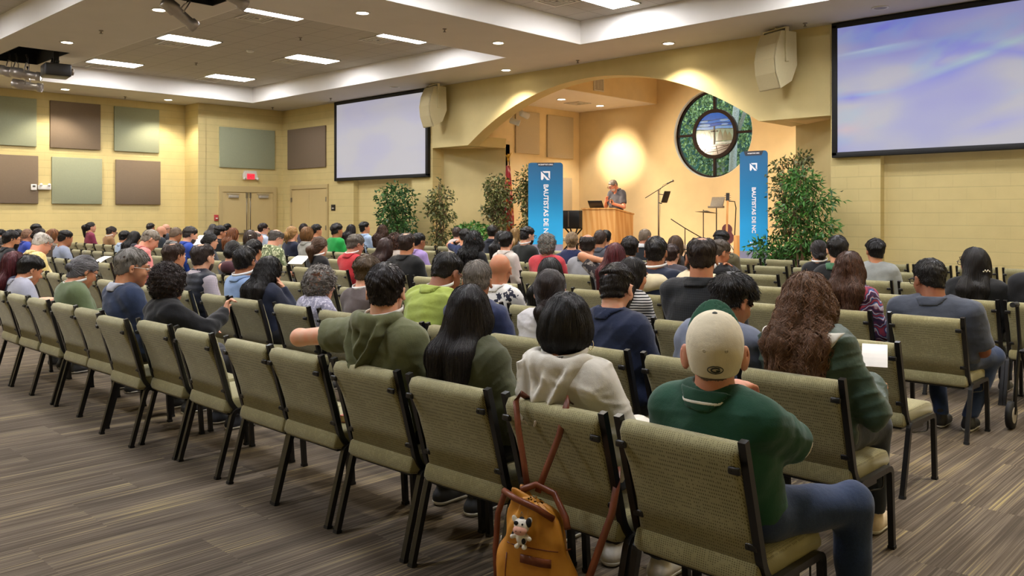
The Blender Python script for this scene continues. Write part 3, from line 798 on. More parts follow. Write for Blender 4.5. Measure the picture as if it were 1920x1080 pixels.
# ---- black speaker box on stand behind the lectern
m_ksp = flat('speaker_black', '#131214', .45)
t = thing('loudspeaker', 'black keyboard amplifier box behind the left banner', 'speaker', (-13.75, 16.6, SH))
MB().rbox(-.34, .34, -.2, .2, .62, 1.05, .02).build('cabinet', m_ksp, t)
MB().box(-.02, .02, -.21, -.2, .64, 1.03).build('trim_line', m_steel, t)
b = MB()
for s in (-1, 1): b.tube([(s * .25, -.15, 0), (-s * .2, .1, .6)], .02, 8); b.tube([(s * .25, .15, 0), (-s * .2, -.1, .6)], .02, 8)
b.box(-.3, .3, -.18, .18, .59, .62); b.build('stand', m_black, t)
t = thing('piano_bench', 'small pale box stool under the black amplifier', 'stool', (-13.5, 15.95, SH))
MB().rbox(-.28, .28, -.2, .2, .3, .38, .01).build('seat', m_beige, t)
for a in (-1, 1):
    for c_ in (-1, 1): MB().box(a * .25 - .02, a * .25 + .02, c_ * .17 - .02, c_ * .17 + .02, 0, .3).build('leg', m_black, t)

# ---- microphone stand with tablet
t = thing('microphone_stand', 'tall boom microphone stand right of the lectern', 'microphone stand', (-11.13, 16.5, SH))
b = MB().tube([(0, 0, .03), (0, 0, 1.52)], .014).build('pole', flat('stand_bronze', '#3c2c24', .5, noise=0), t)
for k in range(3):
    a = k * 2.1
    MB().tube([(0, 0, .15), (.3 * math.cos(a), .3 * math.sin(a), .01)], .01).build('leg', m_black, t)
MB().tube([(-.3, -.1, 1.33), (0, 0, 1.52), (.22, .06, 1.66)], .009).build('boom', m_black, t)
m_ = MB().tube([(.2, .05, 1.65), (.31, .08, 1.71)], .014).build('microphone', m_black, t)
MB().ball((.33, .085, 1.72), .03).build('microphone_head', m_chrome, m_)
b = MB(); b.tube([(.3, .09, 1.7), (.2, .09, 1.68), (.1, .05, 1.63), (.02, .02, 1.5), (.03, .02, 1.1), (.0, .03, .5), (.1, .1, .02)], .005).build('cable', m_black, t)
tb = MB().rbox(-.01, .01, -.12, .12, -.14, .14, .006, Matrix.Translation((.2, .0, 1.35)) @ Matrix.Rotation(.35, 4, 'Y')).build('tablet_holder', m_black, t)
MB().tube([(0, 0, 1.42), (.17, 0, 1.4)], .01).tube([(.0, 0, 1.22), (.08, .02, 1.2)], .012).build('clamp', m_black, t)

# ---- drum corner: low boom, cymbal, music stand, guitar
t = thing('microphone_stand', 'low boom microphone stand beside the cymbal', 'microphone stand', (-11.05, 17.5, SH))
MB().tube([(0, 0, .02), (0, 0, .62)], .012).build('pole', m_black, t)
MB().tube([(-.3, -.15, .84), (0, 0, .62), (.35, .15, .4)], .012).build('boom', m_black, t)
for k in range(3):
    a = k * 2.1 + .5; MB().tube([(0, 0, .12), (.22 * math.cos(a), .22 * math.sin(a), .01)], .01).build('leg', m_black, t)
t = thing('cymbal', 'flat cymbal on a thin stand behind the crowd', 'cymbal', (-10.55, 17.5, SH))
MB().lathe([(.27, 1.0), (.1, 1.02), (.04, 1.04), (.002, 1.045)], 24, Matrix.Rotation(.08, 4, 'Y')).build('cymbal_plate', flat('cymbal_bronze', '#4a3a22', .35, .8), t)
MB().tube([(0, 0, 0.02), (0, 0, 1.06)], .012).build('pole', MATS['stand_bronze'], t)
for k in range(3):
    a = k * 2.1 + .2; MB().tube([(0, 0, .25), (.25 * math.cos(a), .25 * math.sin(a), .01)], .01).build('leg', m_steel, t)
t = thing('music_stand', 'grey tablet music stand behind the cymbal', 'music stand', (-10.35, 17.75, SH))
MB().rbox(-.17, .17, -.01, .01, 0, .25, .008, Matrix.Translation((0, 0, 1.13)) @ Matrix.Rotation(-.4, 4, 'X')).rbox(-.2, .2, -.06, .03, 1.1, 1.15, .01).build('desk', flat('stand_grey', '#6f675c', .5), t)
MB().tube([(0, 0, .02), (0, 0, 1.12)], .013).build('pole', m_black, t)
for k in range(3):
    a = k * 2.1; MB().tube([(0, 0, .2), (.25 * math.cos(a), .25 * math.sin(a), .01)], .01).build('leg', m_black, t)
t = thing('guitar', 'guitar on a stand right of the cymbal', 'guitar', (-10.0, 17.6, SH), math.radians(20))
body = []
for a in np.linspace(0, 2 * PI, 28, endpoint=False):
    z = .5 - .23 * math.cos(a); w = .16 * abs(math.sin(a)) ** .8 * (1.15 if z < .5 else .85) * (1 - .25 * math.exp(-((z - .55) / .05) ** 2))
    body.append((math.copysign(w, math.sin(a)) if abs(math.sin(a)) > 1e-6 else 0, z))
MB().prism(body, -.04, .05, 'y', Matrix.Rotation(-.15, 4, 'X')).build('guitar_body', flat('guitar_red', '#5a1712', .3), t)
MB().box(-.022, .022, -.05, -.03, .55, 1.28, Matrix.Rotation(-.15, 4, 'X')).build('neck', m_oak, t)
hd = MB().box(-.04, .04, -.05, -.035, 1.28, 1.46, Matrix.Rotation(-.15, 4, 'X')).build('headstock', m_ksp, t)
g = MB()
for s in (-1, 1):
    for k in range(3): g.tube([(s * .04, .15, 1.29 + k * .05), (s * .075, .15, 1.29 + k * .05)], .007, 6)
g.build('tuning_peg', m_chrome, hd)
b = MB().tube([(-.05, .25, 1.27), (.14, .28, 1.25), (.17, .28, 1.1), (.12, .28, .05)], .012).tube([(-.2, -.1, .01), (0, .28, .3), (.25, -.1, .01)], .012); b.build('stand', m_black, t)
t = thing('cajon', 'pale wooden box drum left of the right banner', 'box drum', (-9.05, 16.6, SH), math.radians(20))
MB().rbox(-.16, .16, -.16, .16, .01, .5, .008).build('drum_body', m_oak, t)
MB().lathe([(.055, 0), (.055, .004)], 16, Matrix.Translation((0, .162, .3)) @ Matrix.Rotation(-PI / 2, 4, 'X')).build('sound_hole', m_dark, t)
t = thing('side_table', 'black framed small table right of the lectern', 'table', (-11.45, 16.15, SH))
MB().box(-.25, .25, -.2, .2, .3, .33).build('tabletop', m_black, t)
for a in (-1, 1):
    for c_ in (-1, 1): MB().box(a * .23 - .015, a * .23 + .015, c_ * .18 - .015, c_ * .18 + .015, 0, .3).build('leg', m_black, t)

# ---- flag
t = thing('flag', 'furled red flag on a pole with a gold eagle', 'flag', (-15.0, 15.5, SH))
MB().lathe([(.16, 0), (.16, .03), (.05, .08), (.02, .12)], 18).build('pole_base', flat('gold', '#c79a3c', .3, .8, noise=0), t)
MB().tube([(0, 0, .08), (0, 0, 2.3)], .016).build('pole', m_oak, t)
b = MB().ball((0, 0, 2.34), (.035, .035, .05)).ball((0, 0, 2.44), (.03, .03, .06)).add([(0, 0, 2.42), (-.12, 0, 2.52), (-.03, 0, 2.36), (0, .03, 2.4)], [(0, 1, 2), (0, 1, 3), (1, 2, 3), (0, 2, 3)]).add([(0, 0, 2.42), (.12, 0, 2.52), (.03, 0, 2.36), (0, .03, 2.4)], [(0, 1, 2), (0, 1, 3), (1, 2, 3), (0, 2, 3)])
b.build('eagle_finial', MATS['gold'], t)
def fcloth(P):
    a = np.arctan2(P[:, 1], P[:, 0]); z = P[:, 2]
    r = .05 + .085 * np.clip((2.15 - z) / 1.3, 0, 1) + .018 * np.sin(a * 6 + z * 3)
    return smax(np.hypot(P[:, 0], P[:, 1]) - r, np.abs(z - 1.3) - .9, .04) * .7
tf = NT('flag_cloth'); tf.set(.7); x = tf.xyz(tf.obj()); tf.base(tf.ramp(tf.math('FRACT', tf.math('MULTIPLY', tf.math('ADD', x[0], tf.math('MULTIPLY', x[2], .35)), 6.)), [(.0, lin('#8f1720')), (.55, lin('#a01c26')), (.62, lin('#d9a090')), (.75, lin('#8f1720')), (.95, lin('#c98a35'))]))
sdf_obj('flag_cloth', fcloth, (-.25, -.25, .3), (.25, .25, 2.3), .018, tf.m, t)

# ---- potted artificial trees
def leaf_mat(name, c1, c2):
    t = NT(name); t.set(.42, 0, .4); g = t.new('ShaderNodeNewGeometry')
    t.base(t.ramp(g.outputs['Random Per Island'], [(0, lin(c1)), (1, lin(c2))])); return t.m
m_leafA = leaf_mat('leaf_green', '#1f3d1d', '#4f7a3a'); m_leafB = leaf_mat('leaf_olive', '#333a18', '#6f7440')
m_leafC = leaf_mat('leaf_bright', '#22481a', '#528a36'); m_bark = flat('bark', '#6a5238', .8)
m_pot = flat('wicker_pot', '#4a3524', .8, noise=.3, nscale=80); m_soil = flat('soil', '#2a2018', .95)
def leaves(pts, dirs, L, Wd, rs):
    """folded, slightly curved leaves (6 verts, 4 faces each) with real thickness folds"""
    n = len(pts); d = dirs / np.linalg.norm(dirs, axis=1)[:, None]
    up = rs.normal(size=(n, 3)); s = np.cross(d, up); s /= np.linalg.norm(s, axis=1)[:, None]; u = np.cross(s, d)
    l = L * rs.uniform(.7, 1.2, n)[:, None]; w = Wd * rs.uniform(.8, 1.2, n)[:, None]
    a = pts; m1 = pts + d * l * .45 + u * l * .05; e = pts + d * l - u * l * .12
    Lf = pts + d * l * .42 + s * w * .5 + u * w * .28; Rt = pts + d * l * .42 - s * w * .5 + u * w * .28
    V = np.stack([a, Lf, e, Rt, m1], 1).reshape(-1, 3)
    f = np.array([(0, 4, 1), (0, 3, 4), (1, 4, 2), (4, 3, 2)])
    return V, (np.arange(n)[:, None, None] * 5 + f[None]).reshape(-1, 3)
def potted_tree(name, label, loc, h, blobs, n, mat, L=.09, W=.04, seed=1, pot=True, trunks=3, box=False, cat='plant', lower=.3):
    """blobs: (x, y, z, rx, ry, rz) clouds of foliage relative to the pot"""
    rs = np.random.RandomState(seed); t = thing(name, label, cat, loc, 0, 'artificial plants')
    if pot:
        MB().lathe([(.14, 0), (.19, .3), (.2, .32), (.175, .32), (.17, .28), (.002, .28)], 18).build('pot', m_pot, t)
    tr = MB(); base = .27 if pot else .0
    tips = []
    for k in range(trunks):
        a = 2 * PI * k / trunks; p0 = Vector((.05 * math.cos(a), .05 * math.sin(a), base))
        b0 = blobs[k % len(blobs)]; tgt = Vector((b0[0], b0[1], b0[2] + b0[5] * .4))
        pts = [p0]
        for q in range(1, 7):
            f = q / 6; pts.append(p0.lerp(tgt, f) + Vector((rs.uniform(-.03, .03), rs.uniform(-.03, .03), 0)))
        tr.tube(pts, [.022 - .002 * q for q in range(7)], 7)
        for q in range(14):
            i = rs.randint(2, 6); s0 = pts[i]; bb = blobs[rs.randint(len(blobs))]
            v = rs.normal(size=3); v /= np.linalg.norm(v); e = Vector((bb[0] + v[0] * bb[3] * .8, bb[1] + v[1] * bb[4] * .8, bb[2] + v[2] * bb[5] * .8))
            tr.tube([s0, s0.lerp(e, .5) + Vector((0, 0, .04)), e], [.007, .005, .003], 5)
    tr.build('trunk', m_bark, t)
    P, D = [], []
    vol = np.array([b[3] * b[4] * b[5] for b in blobs]); vol = vol ** .66; vol /= vol.sum()
    for b, vv in zip(blobs, vol):
        k = int(n * vv); v = rs.normal(size=(k, 3)); v /= np.linalg.norm(v, axis=1)[:, None]
        r = rs.uniform(.1, 1., k) ** .55; c = np.array(b[:3]); R = np.array(b[3:])
        p = c + v * r[:, None] * R * (1 + .15 * rs.normal(size=(k, 1)) * 0.6); P.append(p)
        D.append(v * .7 + rs.normal(size=(k, 3)) * .6 + np.array([0, 0, -.45]))
    P = np.concatenate(P); D = np.concatenate(D); ok = P[:, 2] > .05
    V, Fc = leaves(P[ok], D[ok], L, W, rs)
    mesh_obj('foliage', V, Fc, mat, t)
    if box: pass
    return t
potted_tree('potted_ficus', 'round dark ficus tree below the left screen corner', (-17.15, 13.6, 0), 2.5, [(0, 0, 2.0, .55, .5, .42), (-.1, .05, 1.55, .55, .5, .4), (.1, 0, 1.2, .5, .45, .3), (-.25, 0, 1.0, .25, .25, .25), (.25, -.05, 1.0, .25, .25, .2)], 2100, m_leafA, .105, .055, 3)
potted_tree('potted_ficus', 'slim ficus in the alcove corner, between two fuller ones', (-15.85, 13.95, 0), 2.4, [(0, 0, 2.0, .42, .35, .3), (-.2, 0, 1.7, .4, .3, .25), (.15, 0, 1.55, .38, .3, .22), (0, 0, 1.1, .28, .25, .3), (.05, 0, .8, .25, .2, .25), (0, 0, 2.35, .05, .05, .15)], 950, m_leafB, .10, .05, 5)
potted_tree('potted_ficus', 'leafy ficus left of the flag', (-14.85, 14.95, SH), 2.0, [(0, 0, 1.6, .4, .35, .36), (.1, 0, 1.3, .42, .35, .3), (-.15, 0, 1.05, .35, .3, .25), (.1, 0, .75, .35, .25, .2)], 1150, m_leafB, .105, .05, 7)
potted_tree('potted_ficus', 'dense ficus tree touching the left blue banner', (-13.75, 15.0, SH), 2.1, [(0, 0, 1.75, .4, .35, .38), (-.15, 0, 1.45, .42, .35, .3), (.1, 0, 1.05, .42, .3, .35), (0, 0, .65, .4, .3, .28), (0, 0, .4, .35, .3, .2)], 1700, m_leafB, .10, .048, 9)
potted_tree('potted_shrub', 'low bright green shrub between the slim ficus and the flag', (-14.95, 14.15, .0), 1.5, [(0, 0, 1.22, .5, .35, .2), (-.3, 0, 1.1, .25, .3, .2), (.3, 0, 1.05, .25, .3, .2)], 700, m_leafC, .13, .055, 11, trunks=2)
potted_tree('potted_shrub', 'small dark shrub at the foot of the slim ficus', (-16.3, 13.6, 0), .7, [(0, 0, .55, .25, .22, .25)], 160, m_leafB, .12, .05, 12, trunks=1)
potted_tree('potted_ficus', 'airy olive ficus right of the right banner', (-6.95, 14.35, SH), 2.05, [(.05, 0, 1.75, .38, .3, .26), (0, 0, 1.4, .33, .3, .3), (-.03, 0, 1.0, .26, .28, .3), (0, 0, .7, .26, .26, .25), (.3, 0, 1.95, .2, .2, .12)], 1150, m_leafB, .085, .042, 13)
potted_tree('potted_bamboo', 'bushy bright green tree in front of the alcove, far right plant', (-6.42, 13.75, .3), 2.3, [(0, 0, 1.85, .36, .3, .24), (.25, 0, 1.55, .42, .3, .25), (-.1, 0, 1.35, .4, .3, .28), (.3, 0, 1.1, .4, .3, .2), (.1, 0, .85, .36, .3, .2)], 1900, m_leafC, .115, .032, 15)
potted_tree('potted_shrub', 'trailing green shrub at the base of the right ficus', (-6.95, 13.95, .3), .9, [(-.1, 0, .72, .42, .3, .24), (.2, -.02, .5, .45, .3, .28), (.55, 0, .75, .35, .28, .2), (-.15, 0, .45, .3, .3, .25)], 1500, m_leafC, .11, .034, 17)
t = thing('planter_box', 'dark wooden planter box below the right hand plants', 'planter', (-6.75, 13.98, 0))
MB().rbox(-.65, .65, -.3, .14, 0, .29, .012).build('planter_body', flat('planter_dark', '#241a14', .5), t)

# ---- round window: frame, panes, stained glass medallion
m_frm = flat('window_frame_bronze', '#2e211d', .7, 0, .2, noise=.03)
m_reveal = flat('window_reveal', '#e8e2d6', .6, noise=0)
w = bpy.data.objects.new('window_1', None); C.objects.link(w); w.location = (WC[0], SYB + .16, WC[1]); w['kind'] = 'structure'; w['label'] = 'large round window with a stained glass medallion'
def ring(r0, r1, y0, y1, n=72):
    vs, fs = [], []
    for i in range(n):
        a = 2 * PI * i / n
        for r, y in ((r0, y0), (r1, y0), (r1, y1), (r0, y1)): vs.append((r * math.cos(a), y, r * math.sin(a)))
    for i in range(n):
        a, b = 4 * i, 4 * ((i + 1) % n)
        for k in range(4): fs.append((a + k, a + (k + 1) % 4, b + (k + 1) % 4, b + k))
    return MB().add(vs, fs)
f = ring(WR - .06, WR + .0, -.04, .05)
f.build('window_frame', m_frm, w)
ring(WR - .014, WR - .002, -.155, -.045).build('window_reveal', m_reveal, w)
mid = ring(.55, .64, -.05, .05).build('medallion_ring', m_frm, w)
b = MB()
for k in range(4):
    M = Matrix.Rotation(k * PI / 2, 4, 'Y'); b.box(.62, WR - .03, -.04, .04, -.03, .03, M)
b.build('glazing_bar', m_frm, w)
tg = NT('window_glass'); tg.set(.02, 0, .5); tg.base((.75, .85, .85, 1)); tg.b.inputs['Transmission Weight'].default_value = 1.; tg.b.inputs['IOR'].default_value = 1.05
MB().lathe([(WR - .05, -.003), (WR - .05, .003)], 64, Matrix.Rotation(PI / 2, 4, 'X')).build('window_pane', tg.m, w)
# stained glass pieces (backlight put into the glass colours as emission)
SG = {}
def sg(col, s=.5):
    if col not in SG:
        t = NT('stained_' + col.lstrip('#')); t.set(.15, 0, .5); n = t.noise(t.obj(), 12, 2); c = lin(col)
        q = t.ramp(n, [(.3, tuple(v * .75 for v in c[:3]) + (1,)), (.7, c)]); t.base(tuple(v * .15 for v in c[:3]) + (1,))
        t.put(t.b.inputs['Emission Color'], q); t.b.inputs['Emission Strength'].default_value = s; SG[col] = t.m
    return SG[col]
R0 = .55
def clip_poly(poly, r=R0):
    out = []
    for x, z in poly:
        d = math.hypot(x, z); out.append((x, z) if d <= r else (x * r / d, z * r / d))
    return out
def glass_piece(poly, col, y=-.02, name='glass_piece'):
    MB().prism(clip_poly(poly), y - .004, y + .004, 'y').build(name, sg(col), mid)
def chord(z0, z1, wav=0.):
    R = .548; z0, z1 = max(z0, -R + .002), min(z1, R - .002)
    h0, h1 = math.sqrt(R * R - z0 * z0), math.sqrt(R * R - z1 * z1); a0, a1 = math.asin(z0 / R), math.asin(z1 / R)
    b = [(x, z0 + wav * math.sin(x * 9) * (1 - (x / max(h0, .01)) ** 2)) for x in np.linspace(-h0, h0, 13)]
    t_ = [(x, z1 + wav * math.sin(x * 9 + 1) * (1 - (x / max(h1, .01)) ** 2)) for x in np.linspace(h1, -h1, 13)]
    ra = [(R * math.cos(a), R * math.sin(a)) for a in np.linspace(a0, a1, 9)[1:-1]]
    return b + ra + t_ + [(-x, z) for x, z in ra[::-1]]
for z0, z1, col in ((.36, .545, '#3f78dc'), (.28, .36, '#4a86e4'), (.2, .28, '#3568cc'), (.12, .2, '#7fb0ee'), (-.2, .12, '#a9b795'), (-.27, -.2, '#c9c3ac'), (-.545, -.27, '#8f745f')):
    glass_piece(chord(z0 + .004, z1 - .004, .012 if abs(z0) < .4 and z1 < .5 and z0 > -.26 else 0), col)
for x, z, a in ((-.3, .33, .12), (.28, .34, .13), (-.28, .23, .17), (.3, .23, .1)): glass_piece([(x + a * math.cos(q), z + a * .22 * math.sin(q)) for q in np.linspace(0, 2 * PI, 12, endpoint=False)], '#a9c9f2', -.03)
for x, h, col in ((-.42, .22, '#9a8f62'), (-.3, .26, '#8a7d52'), (-.16, .27, '#93865a'), (.17, .3, '#83754a'), (.31, .28, '#8f8256'), (.43, .22, '#9a8d60')):
    glass_piece([(x - .075, -.19), (x + .075, -.19), (x + .055, -.19 + h * .6), (x, -.19 + h), (x - .055, -.19 + h * .6)], col, -.032)
b = MB().box(-.018, .018, -.045, -.034, -.27, .2).box(-.1, .1, -.045, -.034, .05, .085).build('cross', flat('lead_dark', '#5d5040', .5), mid)
b = MB()
for pts in ([(-.5, -.3), (-.2, -.36), (.1, -.3), (.42, -.33)], [(-.45, -.4), (-.1, -.42), (.3, -.34), (.5, -.25)], [(-.3, -.48), (.1, -.44), (.42, -.36)], [(-.25, -.35), (-.3, -.46)], [(.05, -.32), (.1, -.52)]):
    b.tube([(x, -.03, z) for x, z in pts], .006, 5)
for z in (.36, .28, .2, .12): b.tube([(x * math.sqrt(.3 - z * z) / .55, -.03, z + .012 * math.sin(x * 9)) for x in np.linspace(-.54, .54, 12)], .005, 5)
b.build('lead_line', MATS['lead_dark'], mid)

# ---- outside the window: trees at dusk
m_out = leaf_mat('outside_leaf', '#3f5a34', '#9ab27c'); m_outtr = flat('outside_trunk', '#8f9398', .9, noise=.3)
rs = np.random.RandomState(4)
for k, (x, y, r, lab) in enumerate(((-12.4, 22.0, .13, 'pale tree trunk seen through the window, left one'), (-10.95, 22.3, .13, 'pale tree trunk seen through the window, right one'))):
    t = thing('outside_tree', lab, 'tree', (x, y, 0))
    MB().tube([(0, 0, 0), (.05, 0, 2.), (.15, 0, 4.), (.45, 0, 7.)], [r, r * .9, r * .75, r * .6], 10).tube([(.12, 0, 3.6), (.7, .1, 5.2), (1.3, 0, 6.5)], [r * .5, r * .4, r * .3], 8).build('trunk', m_outtr, t)
for k, (x, y, z, a, c_, d, n, lab) in enumerate(((-13.6, 23.2, 4.6, 1.4, .7, 2.2, 4200, 'leafy tree crown outside, left half of the round window'), (-10.2, 25.2, 4.2, 2.6, .8, 2.8, 3600, 'darker tree crown outside, right half of the round window'))):
    t = thing('outside_tree', lab, 'tree', (x, y, 0)); v = rs.normal(size=(n, 3)); v /= np.linalg.norm(v, axis=1)[:, None]
    P = np.array([0, 0, z]) + v * (rs.uniform(.05, 1, n) ** .4)[:, None] * np.array([a, c_, d])
    V, Fc = leaves(P, rs.normal(size=(n, 3)) + np.array([0, -.3, -.6]), .12, .075, rs)
    mesh_obj('crown', V, Fc, m_out, t)
    MB().tube([(0, .3, 0), (0, .2, z)], .2).build('trunk', m_outtr, t)
hd = MB().box(-20, -2, 29, 29.5, 0, 9).build('outside_hedge', flat('far_woods', '#16362f', .9, noise=.5, nscale=1.5)); tag(hd, 'dark woods in the distance behind the window', 'hedge', kind='stuff')
struct(MB().box(-25, 2, 19.6, 30, -.3, -.01).build('ground', flat('outside_ground', '#2c3a2a', .9)))
# ================================================================== CHAIRS
def chair_fabric():
    t = NT('khaki_dotted_fabric'); t.set(.88, 0, .2, .2); o = t.obj(); x = t.xyz(o)
    n = t.noise(o, 5, 2)
    base = t.ramp(n, [(.3, lin('#8e8862')), (.7, lin('#9b9570'))])
    P = 2 * PI / .0175
    zz = t.math('ADD', x[2], x[1])
    a = t.math('SINE', t.math('MULTIPLY', t.math('ADD', x[0], zz), P)); b = t.math('SINE', t.math('MULTIPLY', t.math('SUBTRACT', x[0], zz), P))
    d = t.math('GREATER_THAN', t.math('MULTIPLY', a, b), .42)
    keep = t.math('GREATER_THAN', t.math('ADD', t.noise(o, 60, 1), .0), .42)
    d = t.math('MULTIPLY', d, keep)
    base = t.mix(t.math('MULTIPLY', d, .8), base, lin('#4d4529'))
    t.base(base); w = t.noise(o, 240, 2)
    t.bump(t.math('ADD', t.math('MULTIPLY', d, -.8), t.math('MULTIPLY', w, .4)), .45, .004)
    return t.m
m_fab = chair_fabric()
m_blk = flat('black_powder_coat', '#121110', .32, 0, .5, noise=.1, nscale=60)
m_rub = flat('black_rubber', '#0c0b0b', .7, noise=0)

def bez(pts, n=5):
    """round the corners of a polyline"""
    out = [Vector(pts[0])]
    for i in range(1, len(pts) - 1):
        a, b, c = Vector(pts[i - 1]), Vector(pts[i]), Vector(pts[i + 1])
        r = min(.06, (a - b).length * .45, (c - b).length * .45)
        p, q = b + (a - b).normalized() * r, b + (c - b).normalized() * r
        for k in range(n + 1):
            u = k / n; out.append(p * (1 - u) ** 2 + b * 2 * u * (1 - u) + q * u * u)
    out.append(Vector(pts[-1])); return out

def cushion(prof, hw, name, parent, bulge=.35):
    """side profile (y, z) swept across the width with rounded, drawn-in ends"""
    c = np.mean(np.array(prof), 0); n = len(prof); pr = np.array(prof)
    st = [(-1, .55), (-.985, .82), (-.95, .95), (-.88, 1), (-.5, 1.02), (0, 1.03), (.5, 1.02), (.88, 1), (.95, .95), (.985, .82), (1, .55)]
    V, Fc = [], []
    # shrink perpendicular (thickness) mostly: move towards the medial line
    for u, s in st:
        q = c + (pr - c) * (1 - (1 - s) * .10) if s < 1 else pr.copy()
        if s < 1:
            # local thickness shrink toward the mean of opposite points
            opp = pr[::-1]
            q = (pr + opp) / 2 + (pr - opp) / 2 * s; q = c + (q - c) * (1 - (1 - s) * .05)
        elif s > 1: q = (pr + pr[::-1]) / 2 + (pr - pr[::-1]) / 2 * s
        for y, z in q: V.append((u * hw, y, z))
    for i in range(len(st) - 1):
        for j in range(n): Fc.append((i * n + j, i * n + (j + 1) % n, (i + 1) * n + (j + 1) % n, (i + 1) * n + j))
    Fc.append(tuple(range(n))[::-1]); Fc.append(tuple((len(st) - 1) * n + j for j in range(n)))
    o = mesh_obj(name, V, Fc, m_fab, parent, smooth=True)
    bm = bmesh.new(); bm.from_mesh(o.data); bmesh.ops.recalc_face_normals(bm, faces=bm.faces[:]); bm.to_mesh(o.data); bm.free()
    return o

SEATZ = .475
def chair_proto():
    t = thing('stacking_chair', 'khaki padded stacking chair', 'chair', (0, 0, 0), 0, 'khaki padded stacking chairs')
    # backrest: padded panel reclined ~14 deg with a rolled top; profile listed so point i and n-1-i face each other
    front = [(.138, .47), (.118, .58), (.085, .70), (.055, .79), (.04, .84), (.022, .872)]
    back = [(-.018, .868), (-.036, .838), (-.028, .80), (.022, .70), (.062, .58), (.09, .455)]
    cushion(front + back, .232, 'backrest', t)
    # seat cushion: open waterfall front, rounded rear
    top = [(.075, .43), (.085, .462), (.12, .476), (.25, .474), (.45, .478), (.525, .466), (.545, .43)]
    bot = [(.54, .40), (.50, .385), (.40, .38), (.25, .38), (.12, .375), (.08, .385), (.07, .40)]
    cushion(top + bot, .245, 'seat', t)
    MB().rbox(-.225, .225, .1, .5, .366, .384, .006).build('seat_pan', m_blk, t)
    for s in (-1, 1):
        x = s * .247
        MB().tube(bez([(x, -.012, .885), (x, .11, .44), (x, .17, .372), (x, .34, .368)]), .0135, square=True, up=(1, 0, 0)).build('back_post', m_blk, t)
        xo = s * .262
        b = MB().tube(bez([(xo, .125, .395), (xo, .085, .22), (xo, .022, .012)]) if False else bez([(xo, .20, .395), (xo, .125, .395), (xo, .020, .012)]), .0135, square=True, up=(1, 0, 0))
        lg = b.build('leg', m_blk, t)
        MB().tube([(xo, .022, .016), (xo, .019, .0)], .016, square=True, up=(1, 0, 0)).build('foot_cap', m_rub, lg)
        lg = MB().tube(bez([(xo, .42, .395), (xo, .50, .395), (xo, .525, .012)]), .0135, square=True, up=(1, 0, 0)).build('leg', m_blk, t)
        MB().tube([(xo, .524, .016), (xo, .525, .0)], .016, square=True, up=(1, 0, 0)).build('foot_cap', m_rub, lg)
        MB().tube([(xo, .19, .395), (xo, .43, .395)], .0133, square=True, up=(1, 0, 0)).box(x - .012, x + .012, .2, .34, .372, .39).build('side_rail', m_blk, t)
        for z, y in ((.79, -.008), (.52, .098)):
            q = MB().rbox(min(x, x - s * .045), max(x, x - s * .045), y - .026, y - .012, z - .013, z + .013, .006)
            q.tube([(x - s * .034, y - .03, z), (x - s * .034, y - .012, z)], .006)
            q.build('bracket', m_blk, t)
    MB().tube(bez([(.2, .3, .37), (.2, .3, .31), (.26, .42, .31), (.26, .42, .37)]), .004, 6).build('link_hook', m_blk, t)
    return t
CH0 = chair_proto()
_used = [False]
def put_chair(x, y, label, rz=0., dz=0.):
    if not _used[0]: r = CH0; _used[0] = True
    else: r = copy_tree(CH0)
    r.location = (x, y, dz); r.rotation_euler = (0, 0, rz); r['label'] = label
    return r
ROWS = [2.45, 3.67, 4.95, 6.42, 7.95, 9.5, 11.1, 12.8]
# ================================================================== PEOPLE
GZ = np.array([0, 0, -1.0])
def sines(amp, k, seed):
    rs = np.random.RandomState(seed); K = rs.normal(size=(5, 3)) * k; ph = rs.uniform(0, 6.28, 5)
    return lambda P: amp * sum(np.sin(P @ K[i] + ph[i]) for i in range(5)) / 2.2

